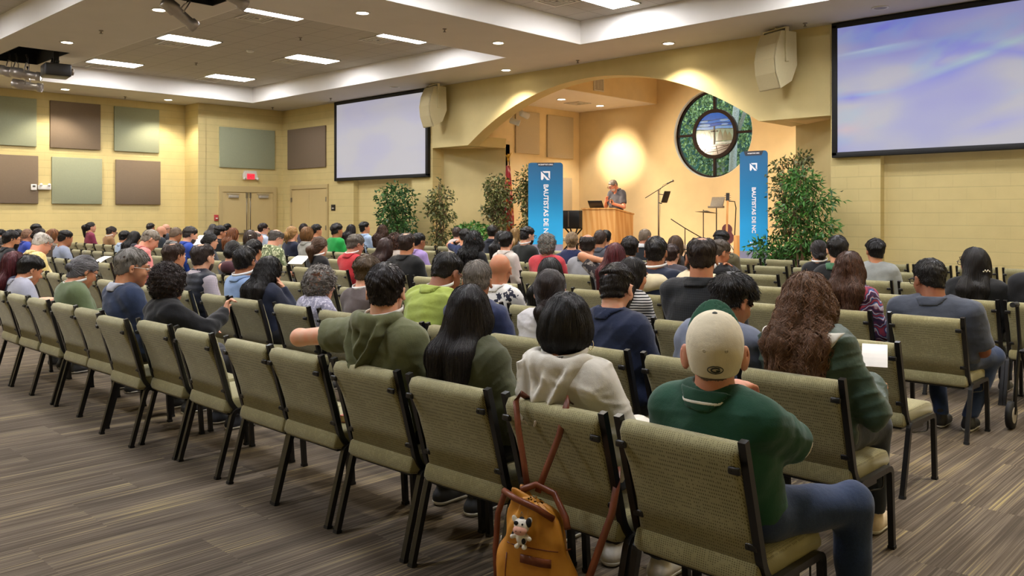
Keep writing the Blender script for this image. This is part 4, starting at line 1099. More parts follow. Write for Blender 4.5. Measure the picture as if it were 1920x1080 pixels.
class Person:
    def __init__(s, name, **k):
        s.k = k; g = k.get
        s.seed = g('seed', 1); s.hs = g('hs', 1.04); s.w = g('w', 1.0); s.fat = g('fat', 0.)
        s.lean = g('lean', 0.); s.side = g('side', 0.)           # forward / sideways lean at the neck (m)
        s.v = g('v', .012)
        # head frame
        yaw, pit, rol = (math.radians(g(q, 0)) for q in ('yaw', 'pitch', 'roll'))   # yaw + = turned to its right; pitch + = looking down
        s.R = rotz(-yaw) @ rotx(-pit) @ roty(rol)
        ha = g('hair', 'short'); s.hair_t = {'bald': .0, 'buzz': .006, 'balding': .012}.get(ha, .016) + g('extra', 0)
        rr = (np.array([.077, .097, .092]) * s.hs + s.hair_t)
        top = (s.R @ (np.array([0, -.012, .025]) * s.hs))[2] + math.sqrt(((s.R[2] * rr) ** 2).sum())
        zc = g('ztop', 1.34) - top
        piv = s.R @ (np.array([0, .03, .15]) * s.hs) * np.array([1, 1, 1])
        s.N = np.array([s.side, -.035 + s.lean, zc - piv[2]])       # neck base
        s.H = s.N + piv                                             # head centre
        if g('stand'): s.H = np.array(s.H)
        s.hipz = g('hipz', .575)
        s.T = s.N[2] - s.hipz
        s.sw = .195 * s.w
        s.spine = lambda f: np.array([s.side * f, .02 * (1 - f) + (s.lean - .035) * f - .02 * math.sin(PI * f) + g('slump', 0) * -math.sin(PI * f), s.hipz + s.T * f])
        tw = math.radians(g('twist', 0)); s.tw = tw
        sh = s.spine(.90)
        def shoulder(sd):
            o = np.array([sd * (s.sw - .05), 0, 0]); c, q = math.cos(-tw), math.sin(-tw)
            return sh + np.array([o[0] * c, o[0] * q, -.012 * abs(1)])
        s.S = {-1: shoulder(-1), 1: shoulder(1)}
        s.arm = {}
        a = g('arms', 'lap')
        for sd in (-1, 1):
            spec = a[sd] if isinstance(a, dict) and sd in a else (a if not isinstance(a, dict) else 'lap')
            s.arm[sd] = s.solve(sd, spec)
        s.leg = {}
        for sd in (-1, 1):
            kx = g('knee', .14); hip = np.array([sd * .095 * max(1, s.w * .95), .02, s.hipz - .02]); kn = np.array([sd * kx + g('kshift', 0), .43, .535]); an = np.array([sd * kx * .9 + g('kshift', 0), .44 + g('foot', 0), .085])
            if g('stand'): kn = np.array([sd * .1, .03, .5]); an = np.array([sd * .11, -.02, .085])
            if g('legs') and sd in g('legs'): kn, an = (np.array(q, float) for q in g('legs')[sd])
            s.leg[sd] = (hip, kn, an)

    def solve(s, sd, spec):
        S = s.S[sd]; U, Fm = .30 * s.k.get('al', 1), .26 * s.k.get('al', 1)
        pole = np.array([sd * .5, -.55, -.5])
        if isinstance(spec, tuple) and len(spec) == 3 and spec[0] == 'raw': return S, np.array(spec[1], float), np.array(spec[2], float), np.array([0, 1., 0])
        if spec == 'lap': W = np.array([sd * .09 + s.side * .4, .27 + s.lean * .5, s.hipz + .13])
        elif spec == 'thigh': W = np.array([sd * .15 + s.side * .4, .26, s.hipz + .11])
        elif spec == 'read': W = np.array([sd * .11, .31 + s.lean, s.hipz + .24])
        elif spec == 'cross': W = np.array([-sd * .10, .17 + s.lean * .6, s.hipz + .27]); pole = np.array([sd * .9, -.1, -.5])
        elif spec == 'chin': W = s.H + s.R @ (np.array([sd * .035, .10, -.19]) * s.hs); pole = np.array([sd * .4, .1, -1])
        elif spec == 'face': W = s.H + s.R @ (np.array([sd * .10, .07, -.12]) * s.hs); pole = np.array([sd * .25, .2, -1.])
        elif spec == 'temple': W = s.H + s.R @ (np.array([sd * .13, .05, -.06]) * s.hs); pole = np.array([sd * .7, .1, -.8])
        elif spec == 'headback': W = s.H + np.array([sd * .07, -.07, -.05]); pole = np.array([sd * 1., -.1, -.05])
        elif spec == 'overback': W = S + np.array([sd * .42, .02, -.12]); pole = np.array([sd * .6, -.8, .3])
        elif spec == 'out': W = S + np.array([sd * .40, .22, -.18]); pole = np.array([sd * .6, -.8, -.1])
        else: W = np.array(spec, float)
        d = W - S; L = np.linalg.norm(d); m = (U + Fm) * .985
        if L > m: W = S + d / L * m; d = W - S; L = m
        u = d / L; a = (U * U - Fm * Fm + L * L) / (2 * L); h = math.sqrt(max(U * U - a * a, 0))
        p = pole - u * (pole @ u); p /= np.linalg.norm(p)
        E = S + u * a + p * h
        fw = (W - E) / np.linalg.norm(W - E)
        return S, E, W, fw

    # ---- signed distances
    def torso(s, P, inf=0.):
        w, ft = s.w, s.fat; sp = s.spine
        d = ell(P, sp(.0) + V3(0, .01, .0), V3(.172 * w + inf, .118 + .03 * ft + inf, .115 + inf))
        d = smin(d, ell(P, sp(.30) + V3(0, .016 + .045 * ft, 0), V3((.146 + .02 * ft) * w + inf, .106 + .04 * ft + inf, .19 + inf)), .06)
        d = smin(d, ell(P, sp(.62), V3(.166 * w + inf, .112 + .02 * ft + inf, .20 + inf)), .08)
        a, b = s.S[-1], s.S[1]
        d = smin(d, cap(P, a + (b - a) * .10, b - (b - a) * .10, .060 + inf), .06)
        for q in (a, b): d = smin(d, cap(P, s.N + V3(0, 0, .0), q + (s.N - q) * .22 + V3(0, 0, .012), .05 + inf, .046 + inf), .05)
        return d
    def neck(s, P, inf=0.):
        t = s.H + s.R @ (V3(0, -.03, -.05) * s.hs)
        return cap(P, s.N + V3(0, -.005, -.03), t, (.060 * s.hs + inf) * (1 + .12 * s.fat), (.056 * s.hs + inf) * (1 + .12 * s.fat))
    def arms(s, P, sd, inf=0., frac=1., cut=True):
        S, E, W, fw = s.arm[sd]; b = .9 + .1 * s.w + .1 * s.fat; b *= s.k.get('armk', 1.)
        d = cap(P, S, E, .054 * b + inf, .044 * b + inf)
        if frac > .5: d = smin(d, cap(P, E, W, .043 * b + inf, .031 * b + inf), .03)
        return d
    def hand(s, P, sd):
        S, E, W, fw = s.arm[sd]
        hp = s.k.get('hand', {}).get(sd) if isinstance(s.k.get('hand'), dict) else None
        f = fw; side = np.cross(f, V3(0, 0, 1)); n = np.linalg.norm(side); side = side / n if n > .1 else V3(1, 0, 0)
        nrm = np.cross(side, f)                     # back of the hand
        curl = .55
        if hp: side = np.array(hp[0], float); f = np.array(hp[1], float); side /= np.linalg.norm(side); f /= np.linalg.norm(f); nrm = np.cross(side, f); curl = hp[2]
        side = side - f * (side @ f); side /= np.linalg.norm(side); nrm = np.cross(side, f)
        R = np.stack([side, f, nrm], 1)
        d = ell(P, W + f * .045, V3(.040, .055, .019), R)
        d = smin(d, cap(P, W - f * .01, W + f * .02, .028, .027), .02)
        th = -sd
        for q, L in ((-1.5, .066), (-.5, .078), (.5, .072), (1.5, .056)):
            a = W + f * .085 + side * q * .0195
            c1 = curl * .7; d1 = f * math.cos(c1) - nrm * math.sin(c1)
            b1 = a + d1 * L * .5; c2 = curl * 1.7; d2 = f * math.cos(c2) - nrm * math.sin(c2)
            e = b1 + d2 * L * .5
            d = smin(d, np.minimum(cap(P, a - f * .012, b1, .0098, .0088), cap(P, b1, e, .0088, .0075)), .004)
        a = W + f * .022 + side * th * .03; b1 = a + (side * th * .7 + f * .7 - nrm * .25) * .034; e = b1 + (side * th * .15 + f - nrm * .45) * .03
        d = smin(d, np.minimum(cap(P, a, b1, .0125, .0105), cap(P, b1, e, .0105, .0085)), .008)
        return d
    def hq(s, P): return ((P - s.H) @ s.R) / s.hs
    def cranium(s, q, t=0.):
        t /= s.hs
        d = ell(q, V3(0, -.012, .025), V3(.077 + t, .097 + t, .092 + t))
        return d * s.hs
    def head(s, P):
        q = s.hq(P)
        d = ell(q, V3(0, -.012, .025), V3(.077, .097, .092))
        d = smin(d, ell(q, V3(0, .030, -.045), V3(.060 + .006 * s.fat, .064, .076)), .035)
        d = smin(d, ell(q, V3(0, .068, -.100), V3(.026, .022, .02)), .03)           # chin
        for x in (-1, 1):
            d = smin(d, ell(q, V3(x * .040, .066, -.028), V3(.020, .018, .02)), .02)  # cheek bone
            d = smin(d, cap(q, V3(x * .012, .092, .028), V3(x * .045, .078, .026), .010), .014)   # brow
        e = np.minimum(ell(q, V3(-.032, .098, .004), V3(.017, .014, .010)), ell(q, V3(.032, .098, .004), V3(.017, .014, .010)))
        d = smax(d, -e, .010)
        d = smin(d, cap(q, V3(0, .090, .016), V3(0, .113, -.026), .007, .0115), .010)   # nose
        d = smin(d, np.minimum(ell(q, V3(-.012, .099, -.032), V3(.008, .010, .007)), ell(q, V3(.012, .099, -.032), V3(.008, .010, .007))), .008)
        d = smin(d, ell(q, V3(0, .094, -.062), V3(.022, .009, .0055)), .006)
        d = smin(d, ell(q, V3(0, .092, -.073), V3(.018, .009, .006)), .006)
        d = smax(d, -ell(q, V3(0, .104, -.0675), V3(.022, .006, .0018)), .003)
        for x in (-1, 1):
            a = .30; Re = np.array([(math.cos(x * a), math.sin(x * a) * -1 * 0 + 0, 0), (0, 1, 0), (0, 0, 1)])
            ea = s.k.get('ear', 1.); o = ell(q, V3(x * (.086 + .006 * (ea - 1) * 3), -.013, -.008 - .02 * (ea - 1)), V3(.0085, .020, .033) * ea, rotz(x * -.55))
            o = smax(o, -ell(q, V3(x * .094, -.006, -.006), V3(.006, .011, .02)), .006)
            d = smin(d, o, .008)
        return d * s.hs
    def legs(s, P, inf=0., ank=True):
        d = None
        for sd in (-1, 1):
            h, k, a = s.leg[sd]; b = .9 + .1 * s.w + .1 * s.fat
            e = smin(cap(P, h, k, .083 * b + inf, .060 * b + inf), cap(P, k, a, .057 * b + inf, .042 + inf), .04)
            d = e if d is None else smin(d, e, .03)
        return smin(d, ell(P, s.spine(0) + V3(0, .015, -.01), V3(.17 * s.w + inf, .115 + inf, .10 + inf)), .06)
    def body(s, P):
        d = smin(s.torso(P, -.010), s.neck(P), .035)
        d = smin(d, s.head(P), .022)
        for sd in (-1, 1): d = smin(d, smin(s.arms(P, sd, -.004), s.hand(P, sd), .015), .03)
        d = smin(d, s.legs(P, -.012), .04)
        for sd in (-1, 1):
            a = s.leg[sd][2]; d = smin(d, cap(P, a + V3(0, .0, -.03), a + V3(0, .13, -.05), .034, .026), .02)
        return d

    def garment(s, sleeve=.5, inf=.012, hem=None, folds=.004, cuff=None, open_neck=0.):
        hem = s.hipz - .045 if hem is None else hem
        fn = sines(folds, 26, s.seed); fn2 = sines(folds * .7, np.array([12, 12, 28]), s.seed + 5)
        rsf = np.random.RandomState(s.seed + 40); KF = rsf.normal(size=(4, 3)) * np.array([11, 11, 15]); PF = rsf.uniform(0, 6, 4)
        wf = sines(.9, 9, s.seed + 41)
        def f(P):
            d = s.torso(P, inf)
            for sd in (-1, 1):
                sl = sleeve[sd] if isinstance(sleeve, dict) else sleeve
                S, E, W, fw = s.arm[sd]
                if sl <= 0: continue
                if sl <= .62:
                    u = (E - S) / np.linalg.norm(E - S); cutp = S + u * .30 * (sl / .62) * s.k.get('al', 1)
                    e = s.arms(P, sd, inf + .008 + .004, frac=.4)
                    e = smax(e, (P - cutp) @ u, .006)
                else:
                    cutp = W - fw * (.26 * (1 - sl)); e = s.arms(P, sd, inf + .006)
                    below = (P - cutp) @ fw
                    near = np.linalg.norm(P - W, axis=1) < .12
                    e = np.where(near, smax(e, below, .005), e)
                d = smin(d, e, .035)
            # bunch above the hem / belly folds
            if s.v < .012:
                ww = wf(P); d = d - folds * sum((1 - np.abs(np.sin(P @ KF[i] + PF[i] + ww))) ** 3 for i in range(4)) * .9
            d = d + fn(P) + fn2(P) * np.clip((s.hipz + .25 - P[:, 2]) / .25, 0.2, 1)
            d = smax(d, hem - P[:, 2], .01)
            nk = cap(P, s.N + V3(0, .012 + open_neck, -.06), s.N + V3(0, .02, .25), .060 * s.hs * (1 + .12 * s.fat) + .010 + open_neck)
            d = smax(d, -nk, .008)
            return d * (.75 if s.v < .012 else .9)
        return f
    def collar(s, gf, hh=.035, th=.0045, top=.05):
        t = s.H + s.R @ (V3(0, -.03, -.05) * s.hs); ax = (t - s.N) * .5; ax /= np.linalg.norm(ax); ax = ax * .5 + V3(0, .08, .7); ax /= np.linalg.norm(ax)
        r0 = .062 * s.hs * (1 + .12 * s.fat)
        def f(P):
            q = P - s.N; h = q @ ax; rad = np.linalg.norm(q - h[:, None] * ax, axis=1)
            b = np.minimum(s.neck(P) - .010 - .10 * np.clip(top - h, 0, .06), gf(P) - .004)
            d = np.abs(b - .002) - th
            d = smax(d, h - top, .004); d = smax(d, -(h + .012 + .25 * hh), .004); d = smax(d, rad - (r0 + .036 + hh * .3), .006)
            return smax(d, q[:, 1] - .075, .01)
        return f
    def trousers(s, cuffz=.10, inf=.010):
        fn = sines(.004, 30, s.seed + 9)
        def f(P):
            d = s.legs(P, inf) + fn(P)
            d = smax(d, cuffz - P[:, 2], .006)
            return smax(d, P[:, 2] - (s.hipz + .07), .01)
        return f

    # ---- hair
    def hairline(s, q, front=.058, side=-.012, nape=-.088):
        y = q[:, 1]
        return q[:, 2] - np.interp(y, [-.12, -.06, -.028, -.012, .012, .03, .055, .08, .10], [nape, nape + .006, nape + .035, -.035, .03, side + .02, side + .045, front, front + .012])
    def hair_sdf(s):
        k = s.k; st = k.get('hair', 'short'); t = s.hair_t; ex = sines(.003, 60, s.seed + 3)
        front = k.get('front', .058)
        ztp = k.get('tall', 0.)
        def capf(P, t=t, front=front, nape=(-.062 if st in ('short', 'fade', 'buzz', 'balding', 'thin') else -.088), side=-.012):
            q = s.hq(P)
            ts = min(t, k.get('sides', .006)) if st in ('short', 'fade', 'thin', 'balding') else t
            d = ell(q, V3(0, -.012, .025), V3(.077, .097, .092) + ts / s.hs)
            if t > ts + .001:
                d2 = ell(q, V3(0, -.010, .025), V3(.077, .097, .092) + t / s.hs)
                d = smin(d, smax(d2, (.052 - .45 * np.clip(-q[:, 1] - .02, 0, .1) - q[:, 2]), .035), .02)
            if ztp: d = smin(d, ell(q, V3(0, .01, .055 + ztp * .4), V3(.066 + t, .082 + t, .065 + ztp)), .04)
            nb = cap(q, V3(0, -.050, -.02), V3(0, -.048, -.09), .052 + ts * .5)
            d = smin(d, nb, .03) * s.hs
            return smax(d, -s.hairline(q, front, side, nape) * s.hs * .8, .010) + ex(P)
        if st in ('short', 'buzz', 'fade'):
            if st == 'fade':
                def f(P):
                    q = s.hq(P); a = capf(P, .004); b = smax(capf(P), -(q[:, 2] - .035 - np.clip(-q[:, 1], 0, .1) * .3) * s.hs, .015)
                    return np.minimum(a, b)
                return f
            return capf
        if st == 'balding':
            def f(P):
                q = s.hq(P); d = capf(P)
                return smax(d, -(ell(q, V3(0, .03 + k.get('bx', 0), .115), V3(.062, .10, .075))) * s.hs, .015)
            return f
        if st == 'thin':
            def f(P):
                q = s.hq(P); return smax(capf(P), -ell(q, V3(0, -.035, .125), V3(.042, .055, .03)) * s.hs, .02)
            return f
        L = k.get('len', .3); vol = k.get('vol', 0.)
        def facecut(P, d):
            q = s.hq(P)
            return smax(d, -ell(q, V3(0, .105, -.035), V3(.066 - .0 * vol, .075, .115)) * s.hs, .012)
        def ears_ok(P): return 0
        if st == 'bob':
            def f(P):
                q = s.hq(P)
                d = ell(q, V3(0, -.018, .028), V3(.088, .106, .098) + vol * .3) * s.hs
                m = ell(q, V3(0, -.034, -.030), V3(.094 + vol * .5, .090 + vol * .4, .088)) * s.hs
                d = smin(d, m, .05)
                d = smax(d, -(q[:, 2] + .100 + .25 * np.clip(q[:, 1] + .05, 0, 1)) * s.hs * .9, .02)
                return facecut(P, d) + ex(P)
            return f
        if st in ('long', 'wavy', 'curly'):
            back = s.spine(.75); by = back[1] - .112 - .035 - .02 * s.fat
            def f(P):
                q = s.hq(P)
                d = ell(q, V3(0, -.016, .027), V3(.085, .103, .097) + vol * .35) * s.hs
                d = smin(d, ell(q, V3(0, -.038, -.045), V3(.082 + vol * .6, .075 + vol * .5, .095)) * s.hs, .06)
                e0 = s.H + s.R @ (V3(0, -.05, -.07) * s.hs); W2 = .062 + vol * .6
                ee = np.array([s.spine(.7)[0], by, s.H[2] - L])
                for sx in (-1, 1):
                    a = s.H + s.R @ (V3(sx * (.045 + vol * .3), -.048, -.05) * s.hs); b = ee + V3(sx * (.052 + vol * .35), 0, 0)
                    if k.get('frontlock') and sx in k['frontlock']: b = ee + V3(sx * .13, .10, .04)
                    mid_ = (a + b) / 2 + V3(sx * .012, -.03, .02)
                    d = smin(d, cap(P, a, mid_, .05 + vol * .35, W2 * .9), .05); d = smin(d, cap(P, mid_, b, W2 * .9, W2 * .62), .05)
                return facecut(P, d) + ex(P) * (1.8 if st == 'curly' else 1)
            return f
        if st == 'pony':
            z0 = k.get('tie', .02)
            def f(P):
                q = s.hq(P); d = capf(P, .012)
                a = s.H + s.R @ (V3(0, -.118, z0) * s.hs); m_ = a + V3(*(s.R @ V3(0, -.04, -.05))); b = m_ + V3(*(s.R @ V3(0, .01, 0))) + V3(0, 0, -L)
                d = smin(d, cap(P, a, m_, .024, .042 + vol), .02); return smin(d, cap(P, m_, b, .042 + vol, .016), .03)
            return f
        if st == 'bun':
            z0 = k.get('tie', -.01); br = k.get('bun', .035)
            def f(P):
                q = s.hq(P); d = capf(P, .012)
                return smin(d, ell(q, V3(0, -.122, z0), V3(br, br * .85, br)) * s.hs, .01)
            return f
        if st == 'curlyshort':
            lump = sines(.007, 90, s.seed + 21)
            def f(P):
                q = s.hq(P)
                d = ell(q, V3(0, -.022, .034), V3(.106, .120, .113) + vol) * s.hs
                d = smin(d, ell(q, V3(0, -.05, -.035), V3(.092 + vol, .078, .083)) * s.hs, .04)
                d = smax(d, -(q[:, 2] + .095) * s.hs, .03)
                return facecut(P, d) + lump(P)
            return f
        return capf

    def strands(s, f, V, n, ln, steps, rad, style, lift=.004, curl=0., tube=True):
        rs = np.random.RandomState(s.seed + 77)
        if not len(V): return None
        q = s.hq(V)
        wgt = np.ones(len(V))
        if style in ('long', 'wavy', 'curly', 'bob'): wgt = .4 + np.clip(q[:, 2] + .1, 0, .2) * 8
        p = V[rs.choice(len(V), n, p=wgt / wgt.sum())] + rs.normal(size=(n, 3)) * s.v * .3
        crown = s.H + s.R @ (V3(0, -.045, .125) * s.hs)
        tie = s.H + s.R @ (V3(0, -.125, s.k.get('tie', .0)) * s.hs)
        fwd = s.R @ V3(0, 1, -.1)
        ln = ln * rs.uniform(.55, 1.15, n); step = ln / steps
        jit = rs.normal(size=(n, 3)) * .35
        ph = rs.uniform(0, 6.28, n); fr = rs.uniform(.8, 1.3, n)
        path = []; off = rs.uniform(.2, 1., n)
        prev = None
        for i in range(steps + 1):
            g = grad(f, p); d0 = f(p)
            target = lift * off * (i / steps if style in ('short', 'curlyshort') else .6)
            p = p - g * np.clip(d0 - target, -.03, .03)[:, None]
            path.append((p.copy(), g))
            aw = p - crown; aw /= np.linalg.norm(aw, axis=1)[:, None] + 1e-6
            if style in ('long', 'wavy', 'curly', 'bob'): d = GZ * 1. + aw * .55 + jit * .18
            elif style in ('pony', 'bun'):
                toT = tie - p; ds = np.linalg.norm(toT, axis=1); toT /= ds[:, None] + 1e-6
                d = np.where((ds < .05)[:, None] | (((p - s.H) @ s.R)[:, 1] < -.13)[:, None], GZ[None] + jit * .4, toT + jit * .15)
            elif style == 'curlyshort': d = jit * 2.2 + GZ * .6
            else: d = aw * .9 + fwd * s.k.get('fwd', .25) + GZ * .35 + jit * .18
            d = d - g * (d * g).sum(1)[:, None]; d /= np.linalg.norm(d, axis=1)[:, None] + 1e-6
            if prev is not None: d = d * .6 + prev * .4; d /= np.linalg.norm(d, axis=1)[:, None] + 1e-6
            prev = d
            hgt = np.clip((((p - s.H) @ s.R)[:, 2] + .07) / .13, .3, 1) if style == 'short' else 1.
            p = p + d * (step * hgt)[:, None]
        # tube / ribbon
        T = len(path); Pn = np.stack([a for a, _ in path], 1); G = np.stack([b for _, b in path], 1)
        t = np.gradient(Pn, axis=1); t /= np.linalg.norm(t, axis=2)[:, :, None] + 1e-9
        sd = np.cross(t, G); sd /= np.linalg.norm(sd, axis=2)[:, :, None] + 1e-9
        if curl:
            u = np.arange(T)[None] / steps; a = ph[:, None] + u * fr[:, None] * curl[1] * 6.28
            amp = curl[0] * (.25 + .75 * u)
            Pn = Pn + sd * (np.sin(a) * amp)[:, :, None] + G * (np.abs(np.cos(a)) * amp * .7)[:, :, None]
            t = np.gradient(Pn, axis=1); t /= np.linalg.norm(t, axis=2)[:, :, None] + 1e-9
            sd = np.cross(t, G); sd /= np.linalg.norm(sd, axis=2)[:, :, None] + 1e-9
        nn = np.cross(sd, t)
        rr = rad * np.interp(np.arange(T) / steps, [0, .15, .7, 1], [.7, 1, .9, .25])[None, :, None] * rs.uniform(.7, 1.3, (n, 1, 1))
        m = 3
        ring = [Pn + sd * rr * math.cos(2 * PI * j / m + .52) + nn * rr * math.sin(2 * PI * j / m + .52) for j in range(m)]
        Vt = np.stack(ring, 2).reshape(-1, 3)
        i0 = np.arange(n)[:, None, None] * T * m; ii = np.arange(T - 1)[None, :, None] * m; jj = np.arange(m)[None, None]
        A = i0 + ii + jj; B = i0 + ii + (jj + 1) % m
        Fq = np.stack([A, B, B + m, A + m], -1).reshape(-1, 4)
        return Vt, Fq

def build_person(sp):
    """sp: dict describing one person. Returns the body object."""
    P = Person(sp['who'], **sp); k = sp; v = P.v; near = v < .0095
    x, y = sp['x'], sp['y']
    allp = [P.H, P.N] + [q for sd in (-1, 1) for q in (P.arm[sd][1], P.arm[sd][2], P.leg[sd][1], P.leg[sd][2])]
    lo = np.min(allp, 0) - .30; hi = np.max(allp, 0) + .30; lo[2] = max(lo[2], -.02) if not k.get('stand') else lo[2]
    lo = np.minimum(lo, [-.36 * P.w, -.4, 0 if not k.get('stand') else lo[2]]); hi = np.maximum(hi, [.36 * P.w, .3, 1.])
    V, Q = nets(P.body, lo, hi, v)
    o = mesh_obj('person', V, Q, skin(k.get('skin', '#c08a68')), None, smooth=True)
    o.location = (x, y, k.get('z0', 0.)); o.rotation_euler = (0, 0, math.radians(-k.get('turn', 0)))
    o['label'] = k['label']; o['category'] = 'person'; o['group'] = k.get('group', 'seated audience')
    # clothing
    top = k.get('top', {}); gv = max(v, .0075)
    f = P.garment(**{a: top[a] for a in ('sleeve', 'inf', 'hem', 'folds', 'open_neck') if a in top})
    tm = cloth(top.get('mat', 'cl_' + top['col'].lstrip('#') + top.get('kind', '') + top.get('col2', '').lstrip('#')), top['col'], top.get('kind', 'plain'), top.get('col2', '#ffffff'), sc=top.get('sc', 1.), rough=top.get('rough', .85))
    shirt = sdf_obj(top.get('name', 'shirt'), f, lo, hi, gv, tm, o)
    if top.get('collar'):
        c = top['collar']; cm = tm if c is True else cloth('cl_' + c.lstrip('#'), c)
        cf = P.collar(f, top.get('ch', .03), .0045 if near else .008)
        sdf_obj('collar', cf, P.N - .2, P.N + .2, min(gv, .0065) if near else min(gv, .011), cm, shirt)
        if top.get('stripe'):
            cf0 = P.collar(f, top.get('ch', .03), .0062)
            def sf_(Pq):
                q = Pq - P.N; R_ = np.hypot(q[:, 0], q[:, 1]); return smax(cf0(Pq), np.abs(q[:, 2] - .034 - .25 * np.clip(q[:, 1], -.1, .1)) - .0055, .002)
            sdf_obj('collar_stripe', sf_, P.N - .17, P.N + .17, .0036, cloth('cl_offwhite', '#e9e6da'), shirt)
    if top.get('hood'):
        hd = top['hood']; hm = tm if hd is True else cloth('cl_' + hd.lstrip('#'), hd)
        Nb = P.N; fnh = sines(.005, 45, P.seed + 31); z0 = top.get('hoodlen', .2)
        gsurf = f
        def hf(Pq):
            x = Pq[:, 0] - Nb[0]; z = Pq[:, 2] - Nb[2]
            hw = np.interp(z, [-z0, -z0 + .03, -.10, -.03, .03], [.012, .035, .088, .118, .125])
            e2 = (np.abs(x) - hw) * .8
            th = .030 + .015 * np.cos(e2 * 95) + .014 * np.clip(-z / .15, 0, 1)
            d = gsurf(Pq) - th
            d = smax(d, e2, .012); d = smax(d, -(z + z0), .012); d = smax(d, z - .035, .02); d = smax(d, Pq[:, 1] - (Nb[1] - .02), .02)
            q = Pq - (Nb + V3(0, -.022, .022)); R = np.hypot(q[:, 0], q[:, 1] * 1.05); ang = np.arctan2(q[:, 0], -q[:, 1])
            zz = q[:, 2] + .012 * np.cos(ang) + .30 * np.clip(q[:, 1], 0, 1)
            roll = np.hypot(R - (.106 + .012 * P.fat), (zz - .012) * .75) - (.034 + .005 * np.cos(ang * 2 + 1))
            roll = smax(roll, q[:, 1] - .06, .02)
            d = smin(d, roll, .018)
            d = smax(d, -cap(Pq, Nb + V3(0, -.0, -.03), Nb + V3(0, -.01, .2), .073 * P.hs * (1 + .1 * P.fat), .10), .012)
            return (d + fnh(Pq) * .6) * .8
        sdf_obj('hood', hf, Nb - .34, Nb + .3, gv, hm, shirt)
    if top.get('hoodlin'):
        Nb = P.N
        if 1:
            def hl(Pq):
                x = Pq[:, 0] - Nb[0]; z = Pq[:, 2] - Nb[2]
                d = f(Pq) - .012 - .005 * np.sin(x * 60 + z * 30); d = smax(d, z - .03, .01); d = smax(d, np.hypot(x * .75, z - .05) - .15, .008)
                return smax(d, Pq[:, 1] - Nb[1] + .01, .01) * .8
            sdf_obj('hood_lining', hl, Nb - .25, Nb + .2, gv, cloth('cl_' + top['hoodlin'].lstrip('#'), top['hoodlin']), shirt)
    if k.get('cuffline'):
        for sd in (-1, 1):
            S, E, W, fw = P.arm[sd]; u = (E - S) / np.linalg.norm(E - S); cp = S + u * .30 * (top.get('sleeve', .5) / .62)
            def cl_(Pq, S=S, E=E, u=u, cp=cp): return smax(P.arms(Pq, sd, .028, frac=.4), np.abs((Pq - cp) @ u) - .006, .003)
            sdf_obj('sleeve_trim', cl_, cp - .12, cp + .12, .006, cloth('cl_offwhite', '#e9e6da'), shirt)
    if k.get('vest'):
        vf0 = P.garment(sleeve=0, inf=.026, folds=.003)
        def vf(Pq): return vf0(Pq) - .008 * np.abs(np.sin(Pq[:, 2] * 48)) + .004
        sdf_obj('vest', vf, lo, hi, gv, cloth('cl_' + k['vest'].lstrip('#'), k['vest'], rough=.5), o)
    tc = k.get('pants', '#23252c')
    sdf_obj('trousers', P.trousers(**({'cuffz': k['cuffz']} if 'cuffz' in k else {})), lo, hi, max(v, .010) if near else max(v * 1.25, .016), cloth('cl_' + tc.lstrip('#'), tc, k.get('pkind', 'plain'), k.get('pcol2', '#667799')), o)
    if depth_of(x, y) < 13 or k.get('stand'):
        sc = k.get('shoes', '#222222')
        for sd in (-1, 1):
            a = P.leg[sd][2]
            def sh(Pq, a=a):
                b = a + V3(0, 0, -.045)
                d = cap(Pq, b + V3(0, -.03, 0), b + V3(0, .13, -.008), .047, .040)
                d = smin(d, cap(Pq, b + V3(0, -.01, .02), b + V3(0, -.005, .06), .042), .02)
                d = smax(d, .002 - Pq[:, 2], .004)
                return d
            so = sdf_obj('shoe', sh, a - .16, a + .22, max(v, .008), flat('shoe_' + sc.lstrip('#'), sc, .6), o)
            def sl(Pq, a=a):
                b = a + V3(0, 0, -.045); d = cap(Pq, b + V3(0, -.03, 0), b + V3(0, .13, -.008), .051, .044)
                return smax(d, np.abs(Pq[:, 2] - .014) - .012, .003)
            sdf_obj('sole', sl, a - .16, a + .22, max(v, .008), flat('sole_' + k.get('sole', '#d8d4c8').lstrip('#'), k.get('sole', '#d8d4c8'), .7), so)
    # hair
    st = k.get('hair', 'short'); hc = k.get('hcol', '#1a1412'); hm = hairmat(hc)
    if st != 'bald':
        hf = P.hair_sdf(); ext = .16 + (k.get('len', .3) if st in ('long', 'wavy', 'curly', 'pony') else .05) + k.get('vol', 0)
        hlo = P.H - V3(.30, .30, ext + .05); hhi = P.H + V3(.30, .22, .2)
        hv = min(v, .011); HV, HQ = nets(hf, hlo, hhi, hv)
        dep = max(2.5, depth_of(x, y)); n = int(np.clip(k.get('dens', 1.) * 2600 * (3.2 / dep) ** 1.35, 90, 6500))
        par = {'short': (.030, 4, 'short', .005), 'fade': (.026, 4, 'short', .004), 'buzz': (.010, 2, 'short', .003), 'thin': (.03, 3, 'short', .004), 'balding': (.03, 3, 'short', .006),
               'bob': (.17, 9, 'bob', .003), 'long': (.30, 12, 'long', .004), 'wavy': (.28, 16, 'wavy', .008), 'curly': (.30, 34, 'curly', .016), 'pony': (.12, 7, 'pony', .003), 'bun': (.10, 6, 'bun', .003), 'curlyshort': (.06, 8, 'curlyshort', .014)}[st]
        curl = {'wavy': (.010, 2.0), 'curly': (.015, 6.0), 'curlyshort': (.012, 2.6)}.get(st, 0.)
        ln = par[0] * k.get('hl', 1.) * (k.get('len', .3) / .3 if st in ('long', 'wavy', 'curly') else 1)
        rad = max(.0009, dep * .00034) * (1.1 if st == 'curly' else 1)
        stp = par[1] if dep < 8 else max(2, par[1] // 2)
        r = P.strands(hf, HV, n, ln, stp, rad, par[2], par[3] * k.get('lift', 1.), curl)
